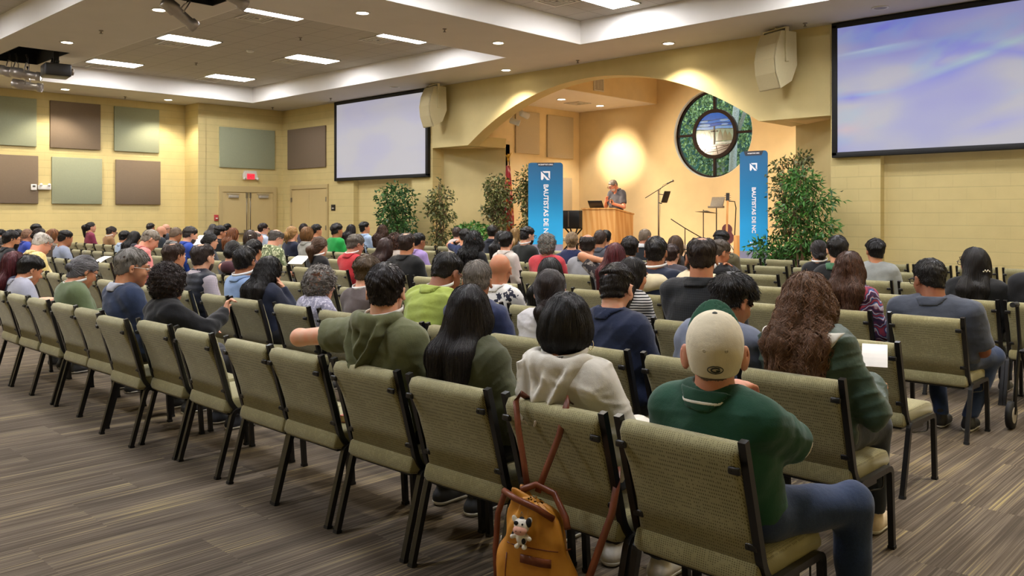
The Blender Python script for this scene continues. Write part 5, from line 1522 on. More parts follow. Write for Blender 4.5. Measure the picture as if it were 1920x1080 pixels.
        if r is not None:
            V2 = np.concatenate([HV, r[0]]); Q2 = np.concatenate([HQ, r[1] + len(HV)])
        else: V2, Q2 = HV, HQ
        mesh_obj('hair', V2, Q2, hm, o, smooth=True)
    if k.get('clip') == 'white':
        b = MB().ball((.02, -.115, .045), (.022, .012, .007), 8); T = Matrix.Translation(P.H) @ Matrix([[*P.R[0], 0], [*P.R[1], 0], [*P.R[2], 0], [0, 0, 0, 1]]) @ Matrix.Scale(P.hs, 4)
        b.v = [tuple(T @ Vector(q)) for q in b.v]; b.build('hair_clip', m_white, o)
    if k.get('beard'):
        def bf(Pq):
            q = P.hq(Pq); d = ell(q, V3(0, .034, -.055), V3(.0615, .066, .078)) * P.hs
            d = smax(d, (q[:, 2] + .046 - np.clip(.05 - q[:, 1], 0, .1) * .55) * P.hs, .008); return smax(d, -(q[:, 1] - .018) * P.hs, .012)
        sdf_obj('beard', bf, P.H - .2, P.H + .2, min(v, .009), hairmat(k['beard']), o)
    # face details
    if k.get('face', 1) and v < .02:
        T = Matrix.Translation(P.H) @ Matrix([[*P.R[0], 0], [*P.R[1], 0], [*P.R[2], 0], [0, 0, 0, 1]]) @ Matrix.Scale(P.hs, 4)
        e = MB()
        for sx in (-1, 1): e.ball((sx * .032, .083, .004), (.0125, .0115, .0095), 8, None)
        e.v = [tuple(T @ Vector(q)) for q in e.v]; eo = e.build('eyes', flat('eye_white', '#d8cfc4', .3, noise=0), o)
        e = MB()
        for sx in (-1, 1): e.ball((sx * .032, .0905, .003), (.0055, .0048, .0058), 6, None)
        e.v = [tuple(T @ Vector(q)) for q in e.v]; e.build('iris', flat('eye_dark', '#20140e', .2, noise=0), eo)
        e = MB()
        for sx in (-1, 1): e.tube([(sx * .014, .099, .027), (sx * .032, .094, .033), (sx * .05, .078, .027)], [.004, .0048, .003], 6)
        e.v = [tuple(T @ Vector(q)) for q in e.v]; e.build('eyebrows', hairmat(k.get('bcol', hc)), o)
        e = MB(); e.ball((0, .0985, -.0625), (.019, .005, .004), 6).ball((0, .097, -.0715), (.016, .005, .0045), 6)
        e.v = [tuple(T @ Vector(q)) for q in e.v]; e.build('lips', flat('lips', '#9a5a4c', .45, noise=0), o)
    if k.get('glasses'):
        T = Matrix.Translation(P.H) @ Matrix([[*P.R[0], 0], [*P.R[1], 0], [*P.R[2], 0], [0, 0, 0, 1]]) @ Matrix.Scale(P.hs, 4)
        e = MB(); rw = max(.0024, depth_of(x, y) * .00022)
        for sx in (-1, 1):
            pts = [(sx * .034 + .026 * math.copysign(abs(math.cos(a)) ** .7, math.cos(a)), .112, .002 + .019 * math.copysign(abs(math.sin(a)) ** .7, math.sin(a))) for a in np.linspace(0, 2 * PI, 17)]
            e.tube(pts, rw, 5, cap=False); e.tube([(sx * .060, .112, .008), (sx * .082, .09, .010), (sx * .086, .0, .008), (sx * .082, -.022, -.012)], rw, 5)
        e.tube([(-.009, .112, .006), (0, .115, .008), (.009, .112, .006)], rw, 5)
        e.v = [tuple(T @ Vector(q)) for q in e.v]; e.build('glasses', flat('glasses_' + str(k['glasses']).lstrip('#'), k['glasses'] if isinstance(k['glasses'], str) else '#161312', .3, noise=0), o)
    if k.get('earring'):
        T = Matrix.Translation(P.H) @ Matrix([[*P.R[0], 0], [*P.R[1], 0], [*P.R[2], 0], [0, 0, 0, 1]]) @ Matrix.Scale(P.hs, 4)
        for sx in (-1, 1):
            e = MB(); c = T @ Vector((sx * .088, -.008, -.044))
            if k['earring'] == 'hoop': e.tube([(c[0] + .004 * sx, c[1] + .021 * math.cos(a), c[2] - .022 + .021 * math.sin(a)) for a in np.linspace(0, 2 * PI, 21)], .002, 6, cap=False)
            else: e.ball(c, .007, 6)
            e.build('earring', flat('earring_metal', '#d9cfae', .2, .9, noise=0), o)
    if k.get('lanyard'):
        nr = (.062 * P.hs) * (1 + .12 * P.fat) + .016; e = MB(); vs = []
        t_ = P.H + P.R @ (V3(0, -.03, -.05) * P.hs); c = P.N * .35 + t_ * .65
        for i in range(25):
            a = math.radians(-155 + 310 * i / 24); r = nr + .004
            p = V3(c[0] + r * math.sin(a), c[1] - r * math.cos(a), c[2] - .022 + .02 * (1 - math.cos(a)))
            for dz in (-.011, .011):
                vs.append(tuple(p + V3(0, 0, dz))); vs.append(tuple(p + V3(.003 * math.sin(a), -.003 * math.cos(a), dz)))
        fs = []
        for i in range(24):
            a = 4 * i; b = a + 4
            fs += [(a + 1, b + 1, b + 3, a + 3), (a, a + 2, b + 2, b), (a + 2, a + 3, b + 3, b + 2), (a, b, b + 1, a + 1)]
        lo_ = e.add(vs, fs, True).build('lanyard', flat('lanyard_white', '#e4e2de', .6, noise=0), o)
        if depth_of(x, y) < 5:
            tx = text_mesh('NC BAPTIST', .019, flat('lanyard_ink', '#15171c', .6, noise=0), lo_, 'lettering', extrude=.0008, bold=.0006)
            tx.rotation_euler = (0, 0, 0); r = nr + .008
            w0 = math.radians(k.get('lany_a', 25))
            for vv in tx.data.vertices:
                a = w0 + vv.co.x / r; vv.co = Vector((c[0] + (r + vv.co.z) * math.sin(a), c[1] - (r + vv.co.z) * math.cos(a), c[2] - .022 + .02 * (1 - math.cos(a)) + vv.co.y))
    return o, P
# ================================================================== WHO SITS WHERE
SL, SM, SD, SB = '#d9a788', '#c08a66', '#a06d4c', '#8a5a40'
BK, DB, MBR, LB, GR, LG, RD, BL = '#120e0d', '#241812', '#3d2717', '#6b4a2b', '#6f6963', '#a39d96', '#47131a', '#9c7a4c'
def T(col, **k): return dict(col=col, **k)
PEOPLE = [
# ---- back row (nearest)
dict(px=30, py=469, r=0, tag='with long red hair, far left', label='seated person with long dark red hair at the left edge of the back row', hair='long', hcol=RD, len=.34, skin=SL, top=T('#3a3f52', sleeve=.8), yaw=8, hs=1.05),
dict(px=57, py=477, r=0, tag='in pale grey shirt, black hair', label='seated person with swept black hair in a pale grey shirt and lanyard, head bowed', hair='short', hcol=BK, extra=.012, skin=SM, top=T('#9a9ba8', sleeve=.8, collar=True), lanyard=1, yaw=12, pitch=24, lean=.02, hs=1.1, face=1, fwd=.5),
dict(px=157, py=477, r=0, tag='in green sweater with glasses', label='seated person with pinned grey hair and dark glasses in a green sweater, looking down', hair='bun', bun=.03, hcol='#5c5a5c', skin=SM, top=T('#566343', sleeve=1., inf=.02, kind='heather', col2='#6d7a58'), lanyard=1, glasses='#14171c', earring='stud', yaw=16, pitch=26, hs=1.12, w=1.0, fat=.5),
dict(px=249, py=464, r=0, tag='in navy fleece, grey hair', label='seated person with thick grey hair and glasses in a navy fleece, face in profile', hair='short', hcol='#6a655e', extra=.006, skin=SM, top=T('#2c3852', sleeve=1., inf=.022, collar='#a8aab4', ch=.035), glasses='#c9c2b4', yaw=34, pitch=10, hs=1.16, w=1.16, fat=.6, lift=1.6, side=.0),
dict(px=318, py=497, r=0, tag='in black cardigan, curly hair', label='seated person with short dark curls in a black cardigan, one hand raised', hair='curlyshort', hcol='#261a16', skin=SL, top=T('#131316', sleeve=1., inf=.016, hem=.50), earring='stud', yaw=22, pitch=4, hs=1.04, w=.98, fat=.3, arms={-1: 'lap', 1: ('raw', (.24, .15, .77), (.13, .36, .87))}, hand={1: ((.8, -.5, .1), (-.1, .25, .95), 1.2)}, shoes='#23262e', pants='#3a3a40', knee=.13),
dict(px=724, py=492, r=0, tag='in olive hooded shirt', label='seated person with short dark hair in an olive hooded shirt, arm along the next chair', hair='short', hcol='#1c1310', extra=.003, skin=SL, top=T('#5b5e3e', sleeve=.46, inf=.020, kind='heather', col2='#757857', hood=True, hoodlen=.215, name='hooded_shirt', folds=.003), lanyard=1, lany_a=16, yaw=18, pitch=4, hs=1.10, w=1.30, fat=.7, lean=-.045, hipz=.56, arms={-1: ('raw', (-.66, -.15, .925), (-.62, .10, .90)), 1: 'lap'}, al=1.05, shoes='#1c1c1e', pants='#1c1d22', dens=1.3),
dict(px=879, py=530, r=0, tag='in olive jacket, long black hair', label='seated person with long straight black hair over an olive jacket', hair='long', hcol='#171110', len=.36, vol=.010, skin=SL, top=T('#4b4e37', sleeve=1., inf=.020, name='jacket', folds=.006), yaw=10, pitch=8, hs=1.06, w=1.02, dens=1.5, hl=1.15, pants='#17181c', shoes='#3a3a3e'),
dict(px=1062, py=546, r=0, tag='in white hooded jacket', label='seated person with a black bob and hoop earring in a white hooded jacket', hair='bob', hcol='#0f0c0c', vol=.012, skin=SM, top=T('#cfcabd', sleeve=1., inf=.022, hood=True, hoodlen=.215, name='jacket', folds=.007, rough=.6, hem=.52), lanyard=1, lany_a=6, earring='hoop', yaw=8, pitch=6, hs=1.10, w=1.10, fat=.5, dens=1.4, lean=-.03, pants='#2c3850', pkind='heather', pcol2='#46587a', shoes='#c9c3b6', arms='thigh'),
dict(px=1340, py=590, r=0, tag='in green polo and cream cap', label='seated person in a green polo, blue jeans and a cream cap', hair='buzz', extra=-.003, hcol='#6b5a4c', skin='#c98f74', top=T('#1f4a38', sleeve=.5, inf=.016, collar=True, ch=.032, stripe=1, folds=.003, hem=.49), cuffline=1, ear=1.3, yaw=2, pitch=-10, hs=1.11, w=1.16, fat=.5, lean=-.02, cap=1, arms={-1: 'lap', 1: ('raw', (.185, .15, .80), (-.10, .27, .93))}, pants='#1d2a44', pkind='heather', pcol2='#3a5078', knee=.20, shoes='#cfc7b8', legs={-1: ((-.17, .42, .53), (-.15, .40, .085)), 1: ((.30, .40, .54), (.33, .34, .085))}, al=1.02),
# ---- second row from the back
dict(px=4, py=443, r=1, tag='in white top at the left edge', label='seated person in a white patterned top, face cut by the left photo edge', hair='bun', hcol='#4b4643', skin=SL, top=T('#c4cabe', kind='print', col2='#6f8a6a'), glasses=1, yaw=22, pitch=12),
dict(px=22, py=431, r=1, tag='in black jacket with beard', label='seated person with black hair, beard and glasses in a black jacket, far left', hair='short', hcol=BK, skin=SM, top=T('#1b1c1f', sleeve=1., collar=True), beard=BK, glasses=1, yaw=20, pitch=8, hs=1.1),
dict(px=80, py=435, r=1, tag='in yellow print shirt', label='large balding seated person with glasses in a yellow printed shirt, head bowed', hair='balding', hcol='#9a948c', skin='#d29a80', top=T('#c9b473', sleeve=.56, kind='print', col2='#d6c68e', collar=True, inf=.02), glasses='#3a1d1a', yaw=20, pitch=28, lean=.05, hs=1.26, w=1.4, fat=1.2),
dict(px=327, py=454, r=1, tag='with thinning brown hair, pink collar', label='seated person with short thinning brown hair and a pale pink collar', hair='thin', hcol='#33221a', skin=SM, top=T('#c9b3b0', sleeve=.9, collar=True), yaw=16, pitch=4, hs=1.14),
dict(px=381, py=455, r=1, tag='in navy padded vest', label='seated person in a navy padded vest over a pale checked shirt', hair='thin', hcol='#2a201c', skin=SL, top=T('#b7adb0', sleeve=.95, kind='check', col2='#8a8294', collar=True), vest='#161b29', yaw=14, pitch=2, hs=1.14, w=1.15, beard='#4a3a30', arms='thigh'),
dict(px=459, py=460, r=1, tag='in light blue shirt, cropped hair', label='seated person with cropped black hair, light blue shirt and white lanyard', hair='short', hcol='#1b1715', skin=SD, top=T('#7b95bd', sleeve=.9, kind='heather', col2='#93aacb', collar=True), lanyard=1, yaw=12, pitch=4, hs=1.14, w=1.1),
dict(px=506, py=479, r=1, tag='with wavy black hair, navy jacket', label='seated person with long wavy black hair in a navy jacket, hand at the chin', hair='wavy', hcol=BK, len=.33, vol=.012, skin=SL, top=T('#1a2033', sleeve=1.), glasses=1, yaw=24, pitch=14, hs=1.06, arms={-1: 'lap', 1: 'face'}),
dict(px=603, py=501, r=1, tag='in grey print blouse, grey curls', label='short seated person with grey curls and glasses in a grey patterned blouse', hair='curlyshort', hcol='#77716c', skin=SL, top=T('#8f8da0', sleeve=.9, kind='print', col2='#c3c0cc', sc=2.), glasses=1, earring='stud', yaw=28, pitch=10, hs=1.06, w=.98, fat=.3),
dict(px=688, py=476, r=1, tag='in taupe top, short brown hair', label='seated person with short light brown hair in a taupe top and lanyard', hair='short', extra=.012, hcol='#4d3a22', skin=SL, top=T('#5d5250', sleeve=.6, open_neck=.02), lanyard=1, yaw=20, pitch=14, hs=1.06, w=1.0, lift=1.3),
dict(px=838, py=472, r=1, tag='in lime green shirt', label='seated person leaning forward in a lime green shirt with white lanyard', hair='short', hcol=BK, skin=SB, top=T('#9cab50', sleeve=.9, inf=.022, collar=True, folds=.006), lanyard=1, glasses='#1a1a1c', yaw=14, pitch=28, lean=.10, hs=1.18, w=1.28, fat=.7),
dict(px=895, py=487, r=1, tag='in navy shirt, grey crew cut', label='seated person with a grey crew cut and navy shirt behind the olive jacket', hair='short', hcol='#6d655c', skin=SD, top=T('#232c4d', sleeve=.6), yaw=6, pitch=10, hs=1.12, w=1.25, fat=.4),
dict(px=1032, py=503, r=1, tag='in white blouse, brown low ponytail', label='seated person with dark brown hair tied low and glasses in a white blouse', hair='pony', tie=-.075, hcol='#231815', len=.14, skin=SL, top=T('#c9c6c6', sleeve=.8, inf=.018, folds=.006), glasses='#cfc7c0', yaw=6, pitch=8, hs=1.10),
dict(px=1157, py=492, r=1, tag='in navy shirt with dark beard', label='seated person with cropped dark hair and beard in a navy button shirt', hair='fade', hcol='#211a17', skin=SL, top=T('#1d2640', sleeve=1., inf=.018, collar=True, ch=.036, folds=.004), beard='#1e1613', yaw=22, pitch=12, hs=1.13, w=1.16, dens=1.3, lean=.02),
dict(px=1374, py=508, r=1, tag='in grey-blue shirt, spiky black hair', label='seated person with spiky black hair in a grey-blue shirt, beyond the cream cap', hair='short', extra=.020, hcol=BK, skin=SM, top=T('#6f7688', sleeve=.6, inf=.018), yaw=20, pitch=26, lean=.06, hs=1.10, w=1.1, lift=3.2, dens=1.4, fwd=.7, arms={-1: 'lap', 1: 'chin'}),
dict(px=1513, py=513, r=1, tag='in green raincoat, curly brown hair', label='seated person with long curly brown hair in a dark green raincoat', hair='curly', hcol='#68482f', len=.38, vol=.036, skin=SL, top=T('#34483c', sleeve=1., inf=.026, hoodlin='#c8c4ba', name='raincoat', folds=.007, rough=.5, hem=.36), yaw=-4, pitch=16, hs=1.06, w=1.05, armk=.85, dens=1.6, lean=.03, pants='#2a2f38', shoes='#cbb99c', arms={-1: 'read', 1: ('raw', (.26, .06, .68), (.15, .33, .76))}),
# ---- third row from the back
dict(px=2, py=430, r=2, tag='with black hair, third row far left', label='seated person with black hair cut by the left photo edge, farther back', hair='short', hcol=BK, skin=SM, top=T('#2a2a30')),
dict(px=34, py=430, r=2, tag='with black hair behind the beard', label='seated person with black hair hidden behind the bearded person in black', hair='short', hcol=BK, extra=.01, skin=SM, top=T('#303038')),
dict(px=52, py=429, r=2, tag='in bright blue shirt, bald', label='bald seated person in a bright blue shirt, near the left photo edge', hair='buzz', hcol='#7a5a44', skin=SM, top=T('#3448a0', sleeve=.6, collar=True), glasses=1, yaw=10, pitch=6),
dict(px=75, py=427, r=2, tag='with dark hair tied back, far left', label='seated person with dark tied back hair seen above the balding head', hair='bun', hcol=DB, skin=SL, top=T('#2b2730'), yaw=10),
dict(px=101, py=428, r=2, tag='with auburn hair, far left', label='seated person with auburn hair over the face behind the yellow print shirt', hair='long', len=.2, hcol='#6a4324', skin=SL, top=T('#6a5c50'), yaw=20, pitch=10),
dict(px=123, py=431, r=2, tag='in blue-grey tee, faded cut', label='seated person with a faded black haircut in a blue-grey tee', hair='fade', hcol=BK, skin=SD, top=T('#8d95a8', sleeve=.6), yaw=12, pitch=12, hs=1.14, w=1.15),
dict(px=282, py=430, r=2, tag='in pink shirt, grey hair', label='seated person with grey hair and a salmon pink shirt, head deeply bowed', hair='short', hcol='#6a6258', skin='#d0987c', top=T('#cf7f7c', sleeve=.95, collar=True), yaw=14, pitch=34, lean=.06, hs=1.2, w=1.15),
dict(px=437, py=450, r=2, tag='with messy dark bun', label='seated person with a messy dark bun in a dark grey top', hair='bun', hcol=BK, bun=.045, tie=-.03, skin=SL, top=T('#2c2d33'), yaw=8, pitch=10, hs=1.08),
dict(px=476, py=448, r=2, tag='in maroon shirt', label='seated person with black hair in a maroon shirt, arm over the chair to the left', hair='short', hcol=BK, skin=SM, top=T('#43212b', sleeve=.6), yaw=10, pitch=10, hs=1.1, w=1.15, arms={-1: 'overback', 1: 'lap'}),
dict(px=938, py=476, r=2, tag='shining bald in white print shirt', label='seated person with a shining bald head in a white patterned shirt', hair='bald', skin='#b27a58', top=T('#cfccc8', sleeve=.6, kind='print', col2='#2a2c3c', sc=.6, collar='#d8d5d0'), yaw=10, pitch=2, hs=1.16, w=1.15),
dict(px=1032, py=480, r=2, tag='with smooth black hair', label='seated person with smooth straight black hair, behind the white blouse', hair='long', hcol=BK, len=.28, skin=SL, top=T('#2b2b31'), yaw=0, hs=1.12),
dict(px=1187, py=479, r=2, tag='in striped shirt', label='seated person with straight dark hair in a black and white striped shirt', hair='long', hcol='#171312', len=.28, skin=SM, top=T('#d2cfcb', sleeve=.9, kind='stripes', col2='#1b1b1e'), yaw=26, pitch=12, hs=1.10, w=.98),
dict(px=1316, py=442, r=2, tag='in black shirt, thinning crown', label='big seated person in a black shirt with a thinning shiny crown', hair='thin', hcol='#22160f', skin='#b17a58', top=T('#191a1c', sleeve=1., inf=.022, kind='check', col2='#25272a', collar=True, ch=.03), yaw=2, pitch=6, hs=1.22, w=1.45, fat=1.1, bald_spot=1),
dict(px=1592, py=470, r=3, tag='in paisley blouse, wavy hair', label='seated person with wavy brown hair in a multicoloured paisley blouse', hair='wavy', hcol='#4a2f20', len=.34, vol=.020, skin=SL, top=T('#4c3a58', sleeve=.8, kind='paisley'), yaw=-14, hs=1.06, w=1.02, dens=1.4),
# ---- fourth row
dict(px=68, py=419, r=3, tag='with quiff, by the left wall', label='seated person with a black quiff, farthest left near the wall', hair='short', extra=.01, hcol=BK, skin=SM, top=T('#2a2c34'), yaw=30, pitch=10),
dict(px=234, py=432, r=3, tag='in pale blue shirt, far left', label='seated person with black hair in a pale blue shirt beside two empty chairs', hair='short', hcol=BK, skin=SM, top=T('#a8b8cc', sleeve=.6, collar=True), yaw=20, pitch=10, hs=1.05),
dict(px=253, py=432, r=3, tag='with long black hair by pale blue', label='seated person with long black hair next to the pale blue shirt', hair='long', hcol=BK, skin=SM, top=T('#26262c'), len=.3, yaw=22, pitch=16),
dict(px=330, py=426, r=3, tag='in grey polo, tanned', label='tanned seated person with very short hair in a grey polo', hair='buzz', hcol='#5b4a3a', skin='#a8734e', top=T('#6d6c6c', sleeve=.6, collar=True), yaw=18, pitch=18, lean=.04, hs=1.1),
dict(px=357, py=424, r=3, tag='in royal blue jacket', label='seated person with dark grey hair in a royal blue jacket', hair='short', hcol='#2f2a28', skin=SL, top=T('#22429a', sleeve=1., collar=True), yaw=18, pitch=16, hs=1.16, w=1.12, beard='#4a423c'),
dict(px=395, py=436, r=3, tag='in charcoal top with glasses', label='seated person with pinned black hair and glasses in a charcoal top', hair='bun', hcol=BK, skin=SL, top=T('#36393f'), glasses=1, yaw=14, pitch=6, hs=1.1),
dict(px=470, py=430, r=3, tag='with a white hair clip', label='seated person with dark brown hair and a white clip', hair='bob', clip='white', hcol='#33261f', skin=SL, top=T('#3a3838'), yaw=6, hs=1.05),
dict(px=518, py=429, r=3, tag='in green leafy shirt', label='seated person with grey hair, white beard and a green leaf print shirt', hair='balding', bx=-.03, hcol='#4f4a46', skin='#cf9b80', top=T('#5f6b4a', sleeve=.6, kind='print', col2='#bfc4a0', inf=.02, collar=True), beard='#c8c0b6', glasses=1, yaw=20, pitch=22, lean=.05, hs=1.14, w=1.3, fat=.9),
dict(px=600, py=443, r=3, tag='in black top, brown ponytail', label='seated person with a brown ponytail and black top', hair='pony', tie=.0, vol=.015, hcol='#4a3423', len=.16, skin=SL, top=T('#17171a', sleeve=.8), lanyard=1, yaw=12, pitch=4, hs=1.12),
dict(px=667, py=438, r=3, tag='in red polo', label='seated person with grey hair and glasses in a red polo', hair='short', hcol='#5e564e', skin='#c08a70', top=T('#b02c34', sleeve=.6, collar=True), lanyard=1, glasses=1, yaw=20, pitch=14, hs=1.14, w=1.15),
dict(px=723, py=444, r=3, tag='with straight chestnut hair', label='seated person with straight chestnut hair left of the black shirt', hair='long', hcol='#2f1c18', len=.26, skin=SL, top=T('#27252b'), yaw=10, hs=1.1),
dict(px=763, py=435, r=3, tag='in plain black shirt, dark crown', label='seated person in a plain black shirt with thinning dark brown hair', hair='thin', hcol='#251712', skin=SM, top=T('#121316', sleeve=.9, inf=.02, collar=True), yaw=8, hs=1.18, w=1.35, fat=.6),
dict(px=1153, py=453, r=3, tag='with red hair, raised elbow', label='seated person with dark red hair, hand behind the head and patterned sleeve', hair='long', hcol='#4a161b', len=.3, skin=SM, top=T('#3a3538', sleeve=.5, kind='print', col2='#9a928c'), yaw=10, pitch=6, hs=1.08, arms={-1: 'headback', 1: 'lap'}),
dict(px=1230, py=443, r=3, tag='in dark navy polo', label='big seated person with black hair in a dark navy polo and lanyard', hair='short', hcol=BK, skin=SD, top=T('#1a2236', sleeve=.6, inf=.022), lanyard=1, yaw=6, hs=1.2, w=1.4, fat=1.1),
dict(px=1303, py=464, r=3, tag='in cream sweater', label='seated person in a cream sweater, mostly hidden, arm over the chair back', hair='short', hcol=BK, skin=SM, top=T('#d3c8a8', sleeve=1., inf=.03, folds=.008), hs=1., w=1.1, arms={-1: 'overback', 1: 'lap'}),
dict(px=1742, py=484, r=3, tag='in slate polo and glasses', label='big seated person in a slate blue polo and jeans with glasses', hair='short', hcol='#171414', extra=-.004, skin=SB, top=T('#434957', sleeve=.56, inf=.02, collar=True, ch=.03, folds=.003), glasses=1, yaw=-34, pitch=10, hs=1.22, w=1.5, fat=1.1, lean=-.03, dens=1.2, pants='#1c2a48', pkind='heather', pcol2='#34486c', shoes='#191919', knee=.20, legs={-1: ((-.16, .42, .53), (-.02, .16, .10)), 1: ((.26, .40, .54), (.16, .20, .09))}, arms='thigh'),
# ---- fifth row
dict(px=171, py=416, r=4, tag='in burgundy top with ponytail', label='seated person with a black ponytail in a burgundy top by the left wall', hair='pony', tie=.05, vol=.012, len=.24, hcol=BK, skin=SL, top=T('#7a2c44', sleeve=.9), yaw=40, hs=1.05),
dict(px=210, py=424, r=4, tag='in tan top, hair bun', label='seated person with a dark bun and glasses in a tan top by the left wall', hair='bun', tie=.03, hcol='#211713', skin=SL, top=T('#8a6644', sleeve=.9), lanyard=1, glasses=1, yaw=36, pitch=18),
dict(px=303, py=424, r=4, tag='bald with dark beard', label='bald seated person with a dark beard beside the pink shirt', hair='bald', skin='#c08e70', top=T('#2b3138'), beard=BK, yaw=30, pitch=6),
dict(px=413, py=422, r=4, tag='with slick black fade', label='seated person with a slick black fade and glasses in black', hair='fade', extra=.012, hcol=BK, skin=SM, top=T('#1b1c20', collar=True), glasses=1, yaw=20, pitch=4, hs=1.1),
dict(px=438, py=426, r=4, tag='with copper straight hair', label='seated person with straight copper brown hair', hair='long', len=.25, hcol='#6b3f22', skin=SL, top=T('#2a2a2e'), yaw=22, hs=1.1),
dict(px=482, py=432, r=4, tag='with grey temples, rosy', label='rosy seated person with grey temples left of the leafy shirt', hair='balding', hcol='#77706a', skin='#d59a86', top=T('#5a4a44'), yaw=26),
dict(px=548, py=423, r=4, tag='blonde in navy top', label='seated person with clipped wavy blonde hair in a navy top', hair='pony', tie=.02, vol=.02, len=.12, hcol='#8a683a', skin=SL, top=T('#1a2036', sleeve=.8), yaw=14, hs=1.1),
dict(px=577, py=424, r=4, tag='in grey sweater, caramel hair', label='seated person with smooth caramel hair in a grey sweater', hair='bob', hcol='#6b4a28', skin=SL, top=T('#8f8f8a', sleeve=1., collar=True), yaw=16, hs=1.12),
dict(px=742, py=438, r=4, tag='with short brown curls', label='seated person with short brown curls behind the chestnut hair', hair='curlyshort', hcol='#3c2519', skin=SL, top=T('#b0a49a'), yaw=14),
dict(px=785, py=436, r=4, tag='in lilac shirt', label='seated person with black hair and glasses in a lilac shirt', hair='short', hcol=BK, skin=SD, top=T('#9c86bc', sleeve=.9, collar=True), glasses=1, yaw=20, pitch=8, hs=1.08, w=1.1),
dict(px=888, py=433, r=4, tag='with long black curls', label='seated person with very full long black curls in a black vest', hair='curly', hcol='#0f0d0d', len=.36, vol=.035, skin=SM, top=T('#17171a', sleeve=.5), yaw=4, hs=1.1),
dict(px=949, py=433, r=4, tag='in off-white shirt, black hair', label='seated person with neat black hair in an off-white shirt', hair='short', hcol=BK, skin=SL, top=T('#c9c0b8', sleeve=.9, collar=True), yaw=12, hs=1.1),
dict(px=1026, py=438, r=4, tag='in red tee, grey curls', label='seated person with tight grey curls in a coral red tee', hair='curlyshort', vol=-.012, hcol='#6b6862', skin='#b47a5c', top=T('#b83a42', sleeve=.6, inf=.02), yaw=6, hs=1.15, w=1.3, fat=.5),
dict(px=1102, py=438, r=4, tag='in heather grey polo, balding', label='seated person with a bald crown in a heather grey polo with dark collar', hair='balding', bx=-.03, hcol='#1d1512', skin='#bd8566', top=T('#94949a', sleeve=.6, kind='heather', col2='#6d6d73', collar='#3b3b3d', inf=.02), yaw=4, pitch=8, hs=1.2, w=1.3, fat=.6),
dict(px=1181, py=442, r=4, tag='with round dark hair, black top', label='seated person with a round dark head of hair right of the red hair', hair='short', extra=.012, nape=1, hcol='#1b1210', skin=SD, top=T('#1d1d20', inf=.02), yaw=0, hs=1.12, w=1.15),
dict(px=1260, py=457, r=4, tag='small, with dark brown hair', label='short seated person with dark brown hair beside the dark navy polo', hair='short', hcol='#2a1b16', skin=SL, top=T('#46424a'), yaw=8, hs=.98),
dict(px=1350, py=448, r=4, tag='in black suit with glasses', label='seated person with grey cropped hair, glasses and a black jacket, hand on cheek', hair='fade', hcol='#4a4036', skin='#b67e5c', top=T('#191a1d', sleeve=1., inf=.02, collar='#d8d8d8'), glasses=1, yaw=26, pitch=16, hs=1.15, w=1.2, arms={-1: 'lap', 1: 'face'}),
dict(px=1570, py=441, r=4, tag='in black tee, green collar', label='seated person with a round black haircut, black top and green collar', hair='short', hcol='#171311', skin=SL, top=T('#161618', sleeve=.6, collar='#3d6a4c'), yaw=-6, hs=1.14, w=1.1),
dict(px=1826, py=462, r=4, tag='in black jacket, long black hair', label='seated person with long black hair, silver clip and glasses in a black jacket', hair='long', hcol='#120f0f', len=.42, vol=.012, skin=SM, top=T('#17181a', sleeve=1., inf=.022, name='jacket', folds=.005), glasses=1, yaw=-38, hs=1.14, w=1.15, clip=1, dens=1.5),
dict(px=1950, py=455, r=4, tag='in black coat at right edge', label='seated person in a black coat cut by the right photo edge', hair='short', hcol=BK, skin=SM, top=T('#15161a', sleeve=1., inf=.025), yaw=-30, w=1.15),
# ---- sixth row
dict(px=283, py=418, r=5, tag='dark haired, nearest the wall corner', label='seated person with dark hair just above the pink shirt person', hair='short', hcol='#221a18', skin=SM, top=T('#34343a'), yaw=40),
dict(px=312, py=420, r=5, tag='bald with glasses, wall side', label='bald seated person behind the other bald head near the wall corner', hair='bald', skin='#d0a084', top=T('#3a3c42'), glasses=1, yaw=36),
dict(px=399, py=419, r=5, tag='with straight grey hair', label='seated person with straight grey hair in front of the fire alarm', hair='long', len=.2, hcol='#55504c', skin=SL, top=T('#3c3a40'), yaw=20),
dict(px=494, py=418, r=5, tag='in pale blue oxford, brown hair', label='seated person with short brown hair and glasses in a pale blue shirt', hair='short', hcol='#2a1c16', skin=SL, top=T('#b4c0d4', sleeve=.9, collar=True), glasses='#6a2a20', yaw=26, hs=1.05),
dict(px=594, py=420, r=5, tag='black hair, by caramel hair', label='seated person with black hair just right of the caramel hair', hair='short', hcol=BK, skin=SM, top=T('#2c2e36'), yaw=24, hs=1.05),
dict(px=632, py=418, r=5, tag='in kelly green shirt', label='seated person with thick black hair in a bright kelly green shirt', hair='short', extra=.012, hcol=BK, skin=SD, top=T('#178a3c', sleeve=.9, inf=.02), yaw=22, hs=1.12, w=1.2),
dict(px=872, py=428, r=5, tag='in navy tee with watch', label='seated person with black hair in a navy tee, hand with watch on the head', hair='short', extra=.012, hcol=BK, skin=SM, top=T('#1d2950', sleeve=.5), yaw=10, pitch=16, hs=1.1, arms={-1: 'temple', 1: 'lap'}, watch=-1),
dict(px=939, py=431, r=5, tag='with long dark hair, front', label='seated person with long dark hair left of the off-white shirt', hair='long', hcol=BK, len=.28, skin=SM, top=T('#1d1e22'), yaw=4, hs=1.05),
dict(px=989, py=424, r=5, tag='in black tee with fade', label='seated person with a black fade and glasses in a black tee and white lanyard', hair='fade', hcol=BK, extra=.006, skin=SL, top=T('#1f211f', sleeve=.6), beard=BK, lanyard=1, glasses=1, yaw=30, pitch=6, hs=1.14, w=1.15),
